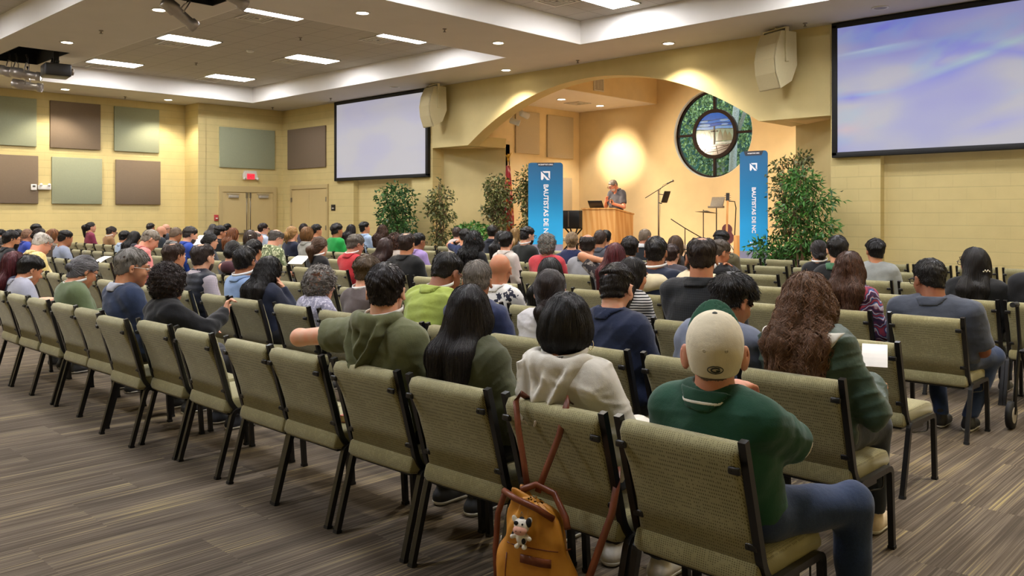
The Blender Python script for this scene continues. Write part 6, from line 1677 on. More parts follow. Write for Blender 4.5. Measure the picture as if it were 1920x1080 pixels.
dict(px=1072, py=434, r=5, tag='blonde in navy, right of banner', label='seated person with a loose blonde bun in a navy top, right of the banner', hair='bun', tie=.02, hcol='#80694a', bun=.04, skin=SL, top=T('#1b2348', sleeve=.8), yaw=4, hs=1.08, arms={-1: 'out', 1: 'lap'}),
dict(px=1126, py=431, r=5, tag='with shaved dark hair', label='seated person with a shaved dark head in front of the lectern', hair='buzz', hcol='#3a2a20', skin='#b5825f', top=T('#4a4c54', collar=True), yaw=10, hs=1.12, arms={-1: 'face', 1: 'lap'}),
dict(px=1267, py=440, r=5, tag='with long light brown hair', label='seated person with long light brown hair in front of the cymbal', hair='long', len=.34, hcol='#4b3623', skin=SL, top=T('#3a3634'), yaw=6, hs=1.14, dens=1.2),
dict(px=1353, py=431, r=5, tag='in olive shirt with fade', label='seated person with a dark fade in an olive shirt', hair='fade', hcol='#171211', extra=.004, skin='#a8785c', top=T('#5e573f', sleeve=.6), yaw=10, pitch=6, hs=1.15, w=1.25),
dict(px=1535, py=449, r=5, tag='in black dress, low bun', label='seated person with a low dark bun in a black top, by the planter', hair='bun', tie=-.05, bun=.032, hcol='#1b1311', skin=SM, top=T('#17171a', sleeve=.8), lanyard=1, yaw=-10, pitch=4, hs=1.08),
dict(px=1641, py=446, r=5, tag='in light grey sweatshirt', label='seated person with combed black hair in a light grey sweatshirt', hair='short', extra=.008, hcol='#0f0d0d', skin=SM, top=T('#8e918e', sleeve=1., inf=.022), yaw=-14, hs=1.12, w=1.15, dens=1.3),
# ---- seventh and eighth rows
dict(px=427, py=419, r=6, tag='black hair, by the double door', label='seated person with black hair in front of the double door', hair='short', hcol=BK, skin=SM, top=T('#2a2c30'), yaw=30),
dict(px=570, py=418, r=6, tag='dark hair, before plain door', label='seated person with dark hair in front of the plain double door', hair='bob', hcol='#2a1f1a', skin=SL, top=T('#3a3540'), yaw=20),
dict(px=659, py=420, r=6, tag='with full black hair', label='seated person with full black hair right of the kelly green shirt', hair='long', len=.24, vol=.012, hcol='#171112', skin=SM, top=T('#222228'), yaw=18),
dict(px=684, py=415, r=6, tag='in sky blue shirt', label='seated person with slick black hair in a sky blue shirt, chin up', hair='fade', extra=.008, hcol=BK, skin=SM, top=T('#a4b9d4', sleeve=.9, collar=True), yaw=26, pitch=-10, hs=1.1, w=1.1),
dict(px=718, py=421, r=6, tag='with long brown curls', label='seated person with long brown curls left of the dark ficus', hair='curly', len=.3, vol=.02, hcol='#3a2519', skin=SL, top=T('#3a3436'), yaw=10),
dict(px=857, py=425, r=6, tag='before the low shrub', label='seated person with short dark hair in front of the low green shrub', hair='short', hcol='#2a1f1c', skin='#c79a86', top=T('#c8bab4', collar=True), yaw=10),
dict(px=923, py=421, r=6, tag='in dark navy, black hair', label='seated person with thick black hair and dark navy top left of the flag', hair='short', extra=.01, hcol=BK, skin=SL, top=T('#191d2a', collar=True), yaw=8, hs=1.1),
dict(px=966, py=426, r=6, tag='blonde, left of the banner', label='seated person with long dark blonde hair left of the blue banner', hair='long', len=.28, hcol='#75592f', skin=SL, top=T('#3c3a3e'), yaw=10),
dict(px=1136, py=431, r=6, tag='behind the shaved head', label='seated person with black hair just behind the shaved head', hair='short', hcol=BK, skin=SM, top=T('#1f2c52'), yaw=4),
dict(px=1210, py=429, r=6, tag='bald, right of the lectern', label='bald tanned seated person right of the lectern base', hair='buzz', hcol='#7a6a58', skin='#b98468', top=T('#23262b', collar='#d0d0d0'), yaw=24, pitch=6, hs=1.08),
]

PHI = {(30,0):70,(57,0):68,(157,0):64,(249,0):84,(318,0):48,(724,0):15,(879,0):0,(1062,0):8,(1340,0):-1,(4,1):80,(22,1):75,(80,1):60,(327,1):50,(381,1):44,(459,1):30,(506,1):50,(603,1):60,(688,1):28,(838,1):42,(895,1):10,(1032,1):16,(1157,1):26,(1374,1):42,(1513,1):0,(52,2):60,(123,2):68,(282,2):78,(437,2):30,(476,2):30,(938,2):15,(1032,2):0,(1187,2):52,(1316,2):3,(1592,3):0,(234,3):45,(253,3):55,(330,3):60,(357,3):74,(395,3):72,(470,3):15,(518,3):55,(600,3):48,(667,3):60,(723,3):20,(763,3):20,(1153,3):0,(1230,3):8,(1303,3):10,(1742,3):-30,(171,4):85,(210,4):72,(303,4):72,(413,4):70,(438,4):45,(482,4):82,(548,4):40,(577,4):44,(742,4):40,(785,4):50,(888,4):0,(949,4):18,(1026,4):8,(1102,4):8,(1181,4):0,(1260,4):20,(1350,4):52,(1570,4):-8,(1826,4):-34,(1950,4):-30,(283,5):55,(312,5):70,(399,5):8,(494,5):70,(594,5):68,(632,5):60,(872,5):10,(939,5):0,(989,5):55,(1072,5):0,(1126,5):20,(1267,5):8,(1353,5):24,(1535,5):-14,(1641,5):-16,(427,6):60,(570,6):25,(659,6):25,(684,6):64,(718,6):20,(857,6):18,(923,6):14,(966,6):15,(1136,6):8,(1210,6):45}   # head heading as seen: 0 = straight away, 90 = right profile
def seat_px(px, Y):
    xr = (px - 960) / F; z = Y / (CS + xr * SN); return z * (-SN + xr * CS), z
QUICK = 1.0
def place_people():
    used = []
    for i, sp in enumerate(PEOPLE):
        Yr = ROWS[sp['r']] + .25; sp.setdefault('seed', i * 13 + 5)
        X, z = seat_px(sp['px'], Yr)
        H = EYE - (sp['py'] - YH) / F * z
        if 'yaw' not in sp: sp['yaw'] = .6 * math.degrees(math.atan2(-12.3 - X, 16.6 - Yr))
        sp['ztop'] = H
        ph = PHI.get((sp['px'], sp['r']))
        if ph is not None: sp['yaw'] = ph - (43.8 - math.degrees(math.atan((sp['px'] - 960) / F)))
        for it in range(3):
            P = Person(sp['who'] if 'who' in sp else '', **sp)
            X, z = seat_px(sp['px'], Yr + P.H[1]); sp['ztop'] = EYE - (sp['py'] - YH) / F * z
            X -= P.H[0]
        sp['x'], sp['y'] = X, Yr; sp['who'] = sp['tag']; sp['dep'] = z
        sp['v'] = QUICK * float(np.clip(z * .0017, .0062, .021))
        sp.setdefault('face', 1)
    for r in range(8):
        row = sorted([q for q in PEOPLE if q['r'] == r], key=lambda q: q['x'])
        for a, b in zip(row, row[1:]):
            g = .54 - (b['x'] - a['x'])
            if g > 0:
                m = min(g / 2, .11); a['side'] = a.get('side', 0) + m; a['x'] -= m; b['side'] = b.get('side', 0) - m; b['x'] += m
    return PEOPLE
# ================================================================== PLACE CHAIRS AND PEOPLE
place_people()
ROW0 = [-1.57, -2.13, -2.73, -3.32, -3.93, -4.43, -5.09, -5.67, -6.17, -6.83, -7.36, -7.98, -8.53, -9.1]
ORD = ['', 'one seat', 'two seats', 'three seats', 'four seats', 'five seats', 'six seats', 'seven seats', 'eight seats', 'nine seats', 'ten seats', 'eleven seats', 'twelve seats']
SKIP = {(1, 0), (1, 1), (1, 2), (1, 3), (1, 10), (2, 0), (2, 1), (2, 2), (2, 3), (2, 4), (2, 5), (2, 9), (2, 12), (2, 13), (2, 14), (2, 15), (2, 18), (2, 23), (2, 26), (2, 28), (3, 0), (3, 1), (3, 2), (3, 3), (3, 4), (3, 5), (3, 6), (3, 13), (3, 14), (3, 16), (3, 19), (3, 20), (3, 27), (3, 32), (4, 6), (4, 7), (4, 10), (4, 11), (4, 12), (4, 13), (4, 15), (4, 16), (4, 17), (4, 20), (4, 22), (4, 23), (4, 24), (4, 26), (4, 27), (4, 30), (4, 31), (4, 32), (4, 34), (5, 1), (5, 2), (5, 3), (5, 4), (5, 5), (5, 6), (5, 7), (5, 8), (5, 9), (5, 10), (5, 11), (5, 12), (5, 13), (5, 14), (5, 15), (5, 20), (5, 21), (5, 22), (5, 23), (5, 24), (5, 27), (5, 28), (5, 29), (5, 30), (5, 31), (5, 36), (5, 37), (6, 0), (6, 1), (6, 4), (6, 5), (6, 6), (6, 7), (6, 8), (6, 9), (6, 10), (6, 13), (6, 14), (6, 17), (6, 18), (6, 19), (6, 20), (6, 21), (6, 22), (6, 23), (6, 24), (6, 25), (6, 26), (6, 30), (6, 32), (6, 33), (6, 34), (6, 35), (7, 0), (7, 1), (7, 4), (7, 5), (7, 6), (7, 7), (7, 8), (7, 10), (7, 11), (7, 12), (7, 13), (7, 14), (7, 15), (7, 19), (7, 24)}
ROWN = ['back row', 'second row from the back', 'third row from the back', 'fourth row from the back', 'fifth row', 'sixth row', 'seventh row', 'front row']
def relax(xs, d=.55):
    xs = list(xs)
    for _ in range(200):
        for i in range(len(xs) - 1):
            g = xs[i + 1] - xs[i]
            if g < d: m = (d - g) / 2; xs[i] -= m; xs[i + 1] += m
    return xs
ENDS = {1: (-14.6, -1.62), 2: (-18.9, -1.82), 3: (-23.3, -1.93), 4: (-23.6, -1.5), 5: (-23.2, -1.7), 6: (-22.2, -1.9), 7: (-16.2, -2.3)}
CH_SEAT = {}
for r in range(8):
    ppl = sorted([p for p in PEOPLE if p['r'] == r], key=lambda p: p['x'])
    if r == 0: xs = sorted(ROW0); occ = {}
    if r == 0:
        for p in ppl:
            j = min((abs(x - p['x']), i) for i, x in enumerate(xs) if i not in occ)[1]; occ[j] = p
    elif ppl:
        rx = relax([p['x'] for p in ppl]); xs = []; occ = {}
        lo, hi = ENDS[r]
        pre = []; x = rx[0] - .575
        while x > lo: pre.append(x); x -= .575
        xs = sorted(pre)
        for i, x in enumerate(rx):
            if i:
                g = x - rx[i - 1]; n = int(round(g / .575)) - 1
                for q in range(n): xs.append(rx[i - 1] + g * (q + 1) / (n + 1))
            occ[len(xs)] = ppl[i]; xs.append(x)
        x = rx[-1] + .575
        while x < hi + .3: xs.append(x); x += .575
    else:
        lo, hi = ENDS[r]; xs = list(np.arange(hi, lo, -.575))[::-1]; occ = {}
    oi = sorted(occ)
    for i, x in enumerate(xs):
        if (r, i) in SKIP and i not in occ: continue
        if i in occ: lab = 'khaki padded chair under the person ' + occ[i]['tag']
        elif oi:
            j = min(oi, key=lambda q: (abs(q - i), q)); n = abs(i - j)
            lab = 'empty khaki chair %s %s of the person %s' % (ORD[n] if n < 13 else '%d seats' % n, 'left' if i < j else 'right', occ[j]['tag'])
        else:
            n = len(xs) - 1 - i
            lab = 'empty khaki chair in the front row, %s from its right end' % (['last', 'second', 'third', 'fourth', 'fifth', 'sixth', 'seventh', 'eighth', 'ninth', 'tenth', 'eleventh', 'twelfth'] + ['%dth' % q for q in range(13, 40)])[n]
            if n == 0: lab = 'empty khaki chair at the right end of the front row'
        dy = -.08 if r == 0 and abs(x + 6.17) < .01 else 0.
        c = put_chair(x, ROWS[r] + dy, lab, math.radians(rng.uniform(-1.5, 1.5)))
        c['seat_id'] = '%d/%d' % (r, i)
        if i in occ: CH_SEAT[occ[i]['tag']] = c

BODY = {}
for sp in PEOPLE:
    BODY[sp['tag']] = build_person(sp)

# ---- baseball cap on the person in green
def hm4(P): return Matrix.Translation(P.H) @ Matrix([[*P.R[0], 0], [*P.R[1], 0], [*P.R[2], 0], [0, 0, 0, 1]]) @ Matrix.Scale(P.hs, 4)
o, P = BODY['in green polo and cream cap']
m_cap = cloth('cap_cream', '#d3c8ac', rough=.8); m_capg = cloth('cap_green', '#1f4a36')
def capf(Pq):
    q = P.hq(Pq); d = ell(q, V3(0, -.012, .022), V3(.088, .110, .100)) * P.hs
    d = smin(d, cap(q, V3(0, -.035, .0), V3(0, -.038, -.035), .072) * P.hs, .03)
    d = smin(d, ell(q, V3(0, .01, .05), V3(.080, .095, .078)) * P.hs, .03)
    ang = np.arctan2(q[:, 0], q[:, 1]); seam = .0022 * np.exp(-(np.abs(np.sin(ang * 3)) * np.hypot(q[:, 0], q[:, 1]) / .004) ** 2)
    d = d - seam
    cut = q[:, 2] - (-.052 + .072 * np.clip((q[:, 1] + .055) / .05, 0, 1) + .03 * np.clip(q[:, 1] / .1, 0, 1))
    return smax(d, -cut * P.hs, .006)
co = sdf_obj('baseball_cap', capf, P.H - .2, P.H + .22, .0055, m_cap, o)
M4 = hm4(P)
b = MB().ball((0, -.012, .129), (.009, .009, .006), 8); b.v = [tuple(M4 @ Vector(v)) for v in b.v]; b.build('cap_button', flat('cap_button_green', '#26302c', .6, noise=0), co)
def brim(Pq):
    q = P.hq(Pq); z = (q[:, 2] - (.046 - 3.2 * q[:, 0] ** 2 + (q[:, 1] - .085) * .75)) * .8
    d = np.abs(z) - .0035; return smax(smax(d, ell(q, V3(0, .088, .04), V3(.088, .100, .3)), .004), -ell(q, V3(0, -.01, .03), V3(.088, .109, .3)), .004) * P.hs * .7
sdf_obj('cap_brim', brim, P.H - .25, P.H + .25, .005, m_capg, co)
def back_pt(x, z, out=.002):
    """point on the back of the cap at head-local (x, z)"""
    y0, y1 = -.2, -.01
    for _ in range(40):
        ym = (y0 + y1) / 2; w = np.array([M4 @ Vector((x, ym, z))])
        if capf(w)[0] > 0: y0 = ym
        else: y1 = ym
    return M4 @ Vector((x, y0 - out, z))
e = MB()
for rr, rz_, th in ((.0235, .0125, .0016),): e.tube([back_pt(rr * math.cos(a), -.018 + rz_ * math.sin(a)) for a in np.linspace(0, 2 * PI, 29)], th, 6, cap=False)
e.tube([back_pt(.0135 * math.cos(a) + .001, -.018 + .007 * math.sin(a), .003) for a in np.linspace(.55, 2 * PI - .35, 18)], .0026, 6)
e.tube([back_pt(x, -.0195, .003) for x in (.002, .008, .0145)], .0022, 6)
e.build('cap_emblem', flat('emblem_black', '#16201c', .5, noise=0), co)
e = MB()
for sx in (-1, 1): e.tube([back_pt(sx * .033 + .0042 * math.cos(a), .040 + .0042 * math.sin(a), .0006) for a in np.linspace(0, 2 * PI, 13)], .0011, 5, cap=False)
e.build('eyelets', flat('eyelet', '#a89c80', .6, noise=0), co)
# ---- hair clip and wrist watch
o, P = BODY['in black jacket, long black hair']; M4b = hm4(P)
b = MB()
for k in range(5): b.ball((.02 * (k - 2) * .6, -.150, -.055 + .008 * (k % 2)), (.008, .006, .008), 6)
b.v = [tuple(M4b @ Vector(v)) for v in b.v]; b.build('hair_clip', flat('clip_metal', '#b9b4a4', .25, .9, noise=0), o)
o, P = BODY['in navy tee with watch']; S_, E_, W_, f_ = P.arm[-1]
b = MB().tube([W_ - f_ * .035, W_ - f_ * .005], .037, 12); b.rbox(-.02, .02, -.008, .008, -.02, .02, .004, Matrix.Translation(Vector(W_ - f_ * .02) + Vector((-.02, -.034, 0)))); b.build('wrist_watch', flat('watch_black', '#17171a', .3, noise=0), o)

# ---- the speaker on stage
spk = dict(who='speaker', tag='speaker', label='standing person in a grey polo and glasses praying at the lectern, microphone in hand', group=None, seed=900, v=.012, stand=1, hair='buzz', hcol='#8a827a', skin='#d8977a',
           top=T('#4a4950', sleeve=.56, inf=.014, collar=True, hem=.86), beard='#cfc6bc', glasses='#5a2a22', yaw=20, pitch=30, lean=.05, hs=1.12, w=1.12, fat=.5, pants='#1d1f26', shoes='#1a1a1a',
           arms={-1: ('raw', (-.27, .10, 1.13), (-.10, .32, 1.21)), 1: ('raw', (.30, .08, 1.10), (.115, .30, 1.25))}, hand={-1: ((.9, .3, .1), (.1, .35, .9), 1.3), 1: ((.35, .9, .1), (-.35, .12, .92), .15)}, hipz=.95, z0=SH, face=1)
for _ in range(3):
    Yh = 16.62; X, z = seat_px(1163, Yh); spk['ztop'] = EYE - (337 - YH) / F * z - SH
    P = Person('speaker', **spk)
    X, z = seat_px(1163, Yh + P.H[1]); spk['ztop'] = EYE - (337 - YH) / F * z - SH
spk['x'], spk['y'] = X, Yh; spk['turn'] = 180 - 0; spk['dep'] = z
# facing the hall: pose is built facing +Y, so turn the figure round
spk['x'] = X; o, P = build_person(spk); del o['group']
T_ = Matrix.Rotation(math.radians(-180), 4, 'Z')
hw = T_ @ Vector(P.arm[-1][2])
t = thing('microphone', 'black handheld microphone held by the speaker', 'microphone', (X + hw.x, Yh + hw.y - .03, SH + hw.z + .02)); t.rotation_euler = (math.radians(28), math.radians(6), 0)
MB().lathe([(.012, -.09), (.016, .05), (.024, .07), (.002, .071)], 12).build('handle', m_black, t); MB().ball((0, 0, .09), (.028, .028, .03), 8).build('grille_head', m_chrome, t)
b = MB(); w1 = P.arm[1][2]; f1 = P.arm[1][3]
b.tube([w1 - f1 * .03, w1 - f1 * .005], .034, 12); b.build('wrist_watch', MATS['watch_black'], o)

# ================================================================== THINGS NEAR THE BACK ROW
# ---- mustard backpack hanging on the chair of the white jacket
m_lea = None
def leather(name, c1, c2, rough=.45):
    t = NT(name); t.set(rough, 0, .4); o_ = t.obj(); n = t.noise(o_, 7, 4, .6)
    t.base(t.ramp(n, [(.3, lin(c1)), (.7, lin(c2))])); t.bump(t.noise(o_, 90, 2), .15, .004); return t.m
m_mus = leather('mustard_leather', '#a8691a', '#c58a2c'); m_brn = leather('brown_leather', '#5a2a16', '#7c4022', .38)
cL = CH_SEAT['in white hooded jacket']; cx, cy = cL.location.x, cL.location.y
t = thing('backpack', 'mustard leather backpack hanging behind the white jacket chair', 'backpack', (cx + .03, cy - .135, 0.0), math.radians(18))
wob = sines(.006, 20, 55)
def bag(Pq):
    z = Pq[:, 2]; f_ = np.clip((z - .10) / .40, 0, 1)
    hw_ = np.interp(z, [.02, .12, .30, .42, .52, .56], [.165, .175, .155, .125, .095, .085]); dp = np.interp(z, [.02, .12, .3, .42, .56], [.085, .09, .075, .06, .035])
    k = np.sqrt((np.abs(Pq[:, 0]) / hw_) ** 2.6 + (np.abs(Pq[:, 1]) / dp) ** 2.6 + 1e-9)
    d = (k - 1) * np.minimum(hw_, dp) * .8
    d = smax(d, z - (.545 - .10 * np.clip(Pq[:, 0] / .1, -1, 1) * .5), .02); d = smax(d, .03 - z, .04)
    crease = .004 * np.sin(np.arctan2(Pq[:, 0], Pq[:, 1]) * 9 + z * 14) * np.clip((z - .38) / .15, 0, 1)
    return d * .7 + wob(Pq) * .7 + crease
sdf_obj('bag_body', bag, (-.25, -.16, -.02), (.25, .16, .62), .0065, m_mus, t)
def onbag(x, z, out=.003):
    y0, y1 = -.2, 0.
    for _ in range(36):
        ym = (y0 + y1) / 2
        if bag(np.array([(x, ym, z)]))[0] > 0: y0 = ym
        else: y1 = ym
    return (x, y0 - out, z)
b = MB().tube([(-.115, -.03, .575), (-.05, -.065, .565), (.03, -.06, .54), (.085, -.03, .50)], .012, 8).tube([(-.06, .0, .575), (-.01, .03, .595), (.06, .035, .57), (.12, .0, .50), (.135, -.02, .47)], .013, 8)
b.build('bag_rim', m_brn, t)
def strap_strip(name, pts, w, th, m):
    e = MB(); vs = []; pts = [Vector(p) for p in pts]
    for i, p in enumerate(pts):
        d = (pts[min(i + 1, len(pts) - 1)] - pts[max(i - 1, 0)]).normalized(); s_ = d.cross(Vector((0, 1, 0))); s_ = s_.normalized() if s_.length > .1 else Vector((1, 0, 0)); n_ = s_.cross(d)
        for a, c_ in ((-1, -1), (1, -1), (1, 1), (-1, 1)): vs.append(p + s_ * a * w / 2 + n_ * c_ * th / 2)
    fs = [(4 * i + k, 4 * i + (k + 1) % 4, 4 * i + 4 + (k + 1) % 4, 4 * i + 4 + k) for i in range(len(pts) - 1) for k in range(4)]
    e.add(vs, fs + [(0, 1, 2, 3), tuple(4 * (len(pts) - 1) + k for k in range(4))], True); return e.build(name, m, t)
strap_strip('strap', [(-.04, .02, .57), (-.07, .05, .66), (-.11, .085, .78), (-.135, .115, .875), (-.13, .15, .90), (-.12, .20, .87)], .024, .006, m_brn)
strap_strip('strap', [(.0, .02, .57), (.025, .05, .66), (.06, .08, .77), (.075, .115, .875), (.07, .15, .90), (.06, .20, .87)], .024, .006, m_brn)
strap_strip('strap', [(.14, -.03, .16), (.18, -.02, .22), (.21, .0, .30), (.245, .03, .42), (.275, .06, .52), (.275, .11, .60), (.262, .16, .66)], .026, .006, m_brn)
strap_strip('strap', [(-.17, .02, .20), (-.185, .04, .32), (-.175, .04, .46), (-.12, .0, .57)], .022, .006, m_brn)
strap_strip('flap_tab', [onbag(x, .355 - .02 * (x + .1), .004) for x in np.linspace(-.03, .09, 7)], .03, .006, m_brn)
z0 = .20
for dz in (.022, -.022): strap_strip('pocket_trim', [onbag(x, z0 + dz - .02 * x, .003) for x in np.linspace(-.085, .135, 9)], .022, .005, m_brn)
strap_strip('zipper', [onbag(x, z0 - .02 * x, .004) for x in np.linspace(-.085, .135, 9)], .014, .005, flat('zipper_brass', '#b99552', .35, .7, noise=.3, nscale=300))
strap_strip('zip_pull', [onbag(-.078, z, .009) for z in np.linspace(.20, .09, 5)], .013, .004, m_brn)
strap_strip('seam', [onbag(x, .395 - .03 * x, .0005) for x in np.linspace(-.12, .14, 9)], .004, .003, m_brn)
strap_strip('seam', [onbag(-.09, z, .0005) for z in np.linspace(.06, .36, 8)], .004, .003, m_brn)
# ---- plush cow charm
kx, ky, kz = onbag(-.02, .485, .03)
ang = math.radians(18); wx = cx + .03 + kx * math.cos(ang) - ky * math.sin(ang); wy = cy - .135 + kx * math.sin(ang) + ky * math.cos(ang)
t = thing('plush_keychain', 'small black and white cow charm with pink muzzle on the mustard backpack', 'keychain', (wx, wy, kz - .01), math.radians(20)); t.scale = (.8, .8, .8)
m_wh = flat('plush_white', '#e6e0d4', .9, noise=.06, nscale=200); m_pk = flat('plush_pink', '#dba693', .9, noise=.05); m_pb = flat('plush_black', '#17161a', .9, noise=.05)
def cowb(Pq):
    d = ell(Pq, V3(0, 0, -.055), V3(.027, .022, .032))
    d = smin(d, ell(Pq, V3(0, -.002, 0), V3(.036, .03, .035)), .012)
    for sx in (-1, 1):
        d = smin(d, cap(Pq, V3(sx * .022, -.004, -.042), V3(sx * .042, -.012, -.05), .0095, .0105), .006)
        d = smin(d, ell(Pq, V3(sx * .018, -.014, -.09), V3(.012, .014, .011)), .006)
        d = smin(d, ell(Pq, V3(sx * .036, .002, .026), V3(.013, .007, .018), roty(sx * .5)), .006)
    return d
sdf_obj('plush_body', cowb, (-.08, -.06, -.12), (.08, .06, .07), .003, m_wh, t)
MB().ball((0, -.022, -.014), (.034, .022, .022), 12).build('muzzle', m_pk, t)
b = MB().ball((.014, -.027, .016), .005, 6).ball((-.016, -.027, .012), .005, 6); b.build('eyes', m_pb, t)
b = MB().ball((.036, -.006, .02), (.014, .012, .022), 8).ball((-.017, -.026, .018), (.012, .006, .010), 8).ball((.016, -.018, -.062), (.010, .008, .014), 8).ball((-.04, -.006, -.04), (.008, .008, .012), 8).ball((0, .0, .034), (.012, .01, .006), 8); b.build('black_patch', m_pb, t)
b = MB().ball((-.012, -.043, -.012), (.004, .002, .003), 6).ball((.012, -.043, -.012), (.004, .002, .003), 6); b.build('nostril', flat('nostril', '#8a5a50', .8), t)
b = MB().tube([(0, .0, .036), (.006, .0, .05), (0, .0, .064), (-.006, 0, .05), (0, 0, .036)], .0018, 6); b.build('clasp', m_chrome, t)
# ---- chain charm hanging from the loose strap end
b = MB(); c0 = Vector((cx + .03 + .19, cy - .10, .16))
t = thing('bead_chain', 'silver bead chain hanging from the loose backpack strap', 'chain', c0)
for k in range(16):
    a = k / 15 * PI; b.ball((.035 * (k / 15) - .02, 0, -.055 * math.sin(a)), .0035, 5)
b.build('beads', m_chrome, t)
# ---- water bottle on the floor
t = thing('water_bottle', 'clear plastic water bottle on the floor left of the backpack', 'bottle', (cx - .42, cy + .16, 0))
tg2 = NT('clear_plastic'); tg2.set(.08, 0, .5); tg2.base((.82, .86, .86, 1)); tg2.b.inputs['Transmission Weight'].default_value = .85; tg2.b.inputs['IOR'].default_value = 1.2
MB().lathe([(.028, .0), (.032, .006), (.031, .03), (.033, .04), (.031, .05), (.033, .06), (.031, .075), (.033, .09), (.033, .15), (.028, .175), (.014, .195), (.013, .2)], 18).build('bottle_body', tg2.m, t)
MB().lathe([(.015, .2), (.015, .216), (.002, .217)], 12).build('bottle_cap', m_white, t)
lb = MB().lathe([(.0338, .095), (.0338, .145)], 18).build('bottle_label', flat('bottle_label', '#9fb0b8', .4), t)
MB().ball((-.006, -.033, .12), (.009, .003, .009), 8).build('label_mark', flat('label_red', '#a8383a', .5, noise=0), lb)
# ---- dark tote with white tag beside the bottle
t = thing('tote_bag', 'small dark cloth bag with a white tag behind the water bottle', 'bag', (cx - .33, cy + .24, 0))
sdf_obj('bag_body', lambda Pq: ell(Pq, V3(0, 0, .09), V3(.075, .06, .1)) + .004 * np.sin(Pq[:, 0] * 60), (-.12, -.1, -.01), (.12, .1, .22), .008, cloth('tote_dark', '#1c2130'), t)
MB().box(-.03, .03, -.068, -.058, .03, .05).build('tag', m_white, t)
# ---- salmon book on an empty chair seat
cI = min([c for c in bpy.data.objects if c.get('seat_id', '').startswith('0/')], key=lambda c: abs(c.location.x + 3.93))
t = thing('book', 'thick salmon covered book lying on the empty seat under the stretched arm', 'book', (cI.location.x + .13, cI.location.y + .33, SEATZ + .004), math.radians(20))
MB().rbox(-.075, .075, -.10, .10, .034, .038, .002).rbox(-.075, .075, -.10, .10, 0, .004, .002).box(-.077, -.07, -.10, .10, 0, .038).build('cover', flat('book_salmon', '#c4644c', .6), t)
MB().box(-.07, .072, -.097, .097, .004, .034).build('pages', flat('pages_gilt', '#c9b178', .6, noise=.1, nscale=200), t)
# ---- sheets of paper being read
m_pap = flat('paper_white', '#f2efea', .8, noise=.02)
def paper(x, y, z, rx, rz, label, w=.21, h=.28):
    vs, fs = [], []
    for i in range(7):
        u = i / 6; yy = (u - .5) * h; zz = .02 * math.sin(u * 2.4)
        for sx in (-.5, .5): vs += [(sx * w, yy, zz), (sx * w, yy, zz - .0012)]
    for i in range(6):
        a = 4 * i; fs += [(a, a + 4, a + 6, a + 2), (a + 1, a + 3, a + 7, a + 5), (a, a + 1, a + 5, a + 4), (a + 2, a + 6, a + 7, a + 3)]
    fs += [(0, 2, 3, 1), (24, 25, 27, 26)]
    o_ = MB().add(vs, fs).build('paper_sheet', m_pap); o_.location = (x, y, z); o_.rotation_euler = (rx, 0, rz)
    tag(o_, label, 'paper', 'sheets in readers\' hands')
def paper_at(px, py, Y, rx, rz, label, **k):
    X, z = seat_px(px, Y); paper(X, Y, EYE - (py - YH) / F * z, rx, rz, label, **k)
paper_at(1640, 668, ROWS[1] + .72, .55, .35, 'white sheet held by the person in the green raincoat', w=.12, h=.16)
paper_at(156, 478, ROWS[2] + .62, .8, -.4, 'white sheet held up beside the blue-grey tee', w=.24, h=.3)
paper_at(191, 488, ROWS[2] + .62, .4, .2, 'white sheet right of the green sweater person\'s head', w=.22, h=.26)
paper_at(562, 488, ROWS[3] + .60, .35, .4, 'white open booklet on the lap of the green leafy shirt', w=.26, h=.28)
paper_at(375, 453, ROWS[3] + .55, .8, .3, 'white sheet in front of the royal blue jacket', w=.22, h=.28)
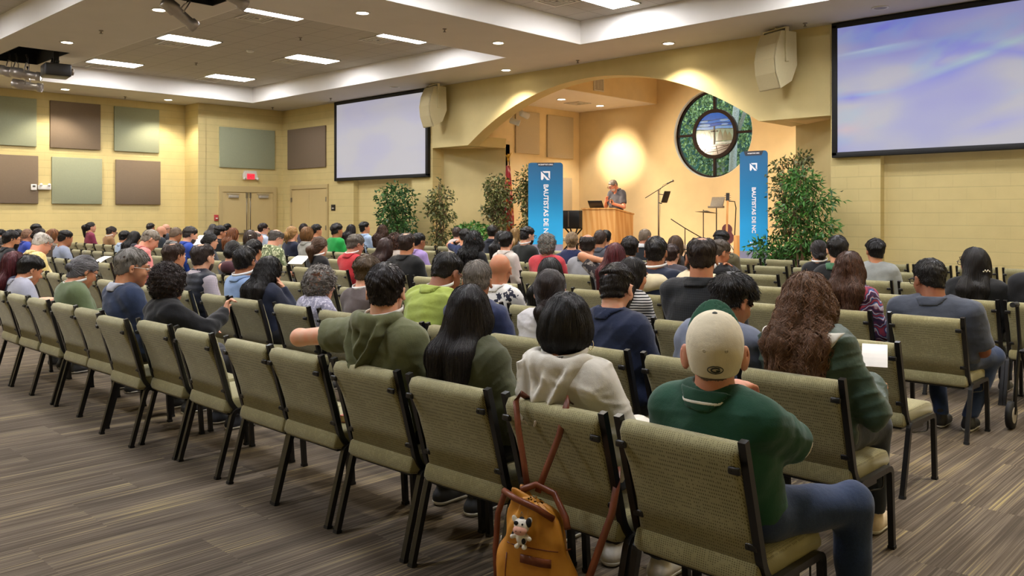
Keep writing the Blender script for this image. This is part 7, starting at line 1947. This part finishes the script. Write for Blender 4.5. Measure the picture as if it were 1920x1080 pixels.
# ---- rollator at the right edge
t = thing('rollator', 'black wheeled walker partly cut by the right photo edge', 'walker', (-1.42, 7.42, 0))
for sx in (-1, 1):
    for sy in (-1, 1):
        wl = MB().lathe([(.02, -.02), (.1, -.02), (.105, 0), (.1, .02), (.02, .02)], 20, Matrix.Translation((sx * .27, sy * .28, .105)) @ Matrix.Rotation(PI / 2, 4, 'Y')).build('wheel', m_rub, t)
        MB().lathe([(.06, -.024), (.06, .024)], 16, Matrix.Translation((sx * .27, sy * .28, .105)) @ Matrix.Rotation(PI / 2, 4, 'Y')).build('hub', m_grey, wl)
    MB().tube([(sx * .25, -.28, .11), (sx * .25, -.24, .3), (sx * .25, -.12, .62), (sx * .25, -.2, .92), (sx * .25, -.3, .93)], .014, 8).tube([(sx * .25, .28, .11), (sx * .25, -.12, .62)], .014, 8).build('frame', m_blk, t)
    MB().tube([(sx * .25, -.2, .925), (sx * .25, -.33, .93)], .02, 8).build('grip', m_rub, t)
MB().rbox(-.25, .25, -.16, .14, .55, .58, .012).tube([(-.25, 0, .5), (.25, 0, .5)], .012).build('seat', m_ksp, t)
# ---- handbag on the seat of the black jacket
t = thing('handbag', 'small black and white patterned handbag beside the black jacket chair', 'handbag', (-1.83, 8.18, .50))
sdf_obj('bag_body', lambda Pq: ell(Pq, V3(0, 0, .07), V3(.07, .12, .11)) + .004 * np.sin(Pq[:, 2] * 50), (-.12, -.16, -.06), (.12, .16, .22), .009, cloth('bag_print', '#131315', 'print', '#b9b9b4', sc=1.6), t)
MB().tube([(0, -.08, .14), (0, -.05, .24), (0, .05, .24), (0, .08, .14)], .008, 6).build('handle', m_blk, t)

# ================================================================== WORLD, VIEW
w_ = bpy.data.worlds.new('world'); bpy.context.scene.world = w_; w_.use_nodes = True
w_.node_tree.nodes['Background'].inputs[0].default_value = (.78, .86, .84, 1); w_.node_tree.nodes['Background'].inputs[1].default_value = 4.
sc = bpy.context.scene
sc.view_settings.view_transform = 'Standard'; sc.view_settings.look = 'None'; sc.view_settings.exposure = .22; sc.view_settings.gamma = 1.; sc.view_settings.use_curve_mapping = False
sc.cycles.use_denoising = True
sc.cycles.max_bounces = 8; sc.cycles.diffuse_bounces = 3; sc.cycles.glossy_bounces = 3; sc.cycles.transmission_bounces = 6; sc.cycles.sample_clamp_indirect = 6.
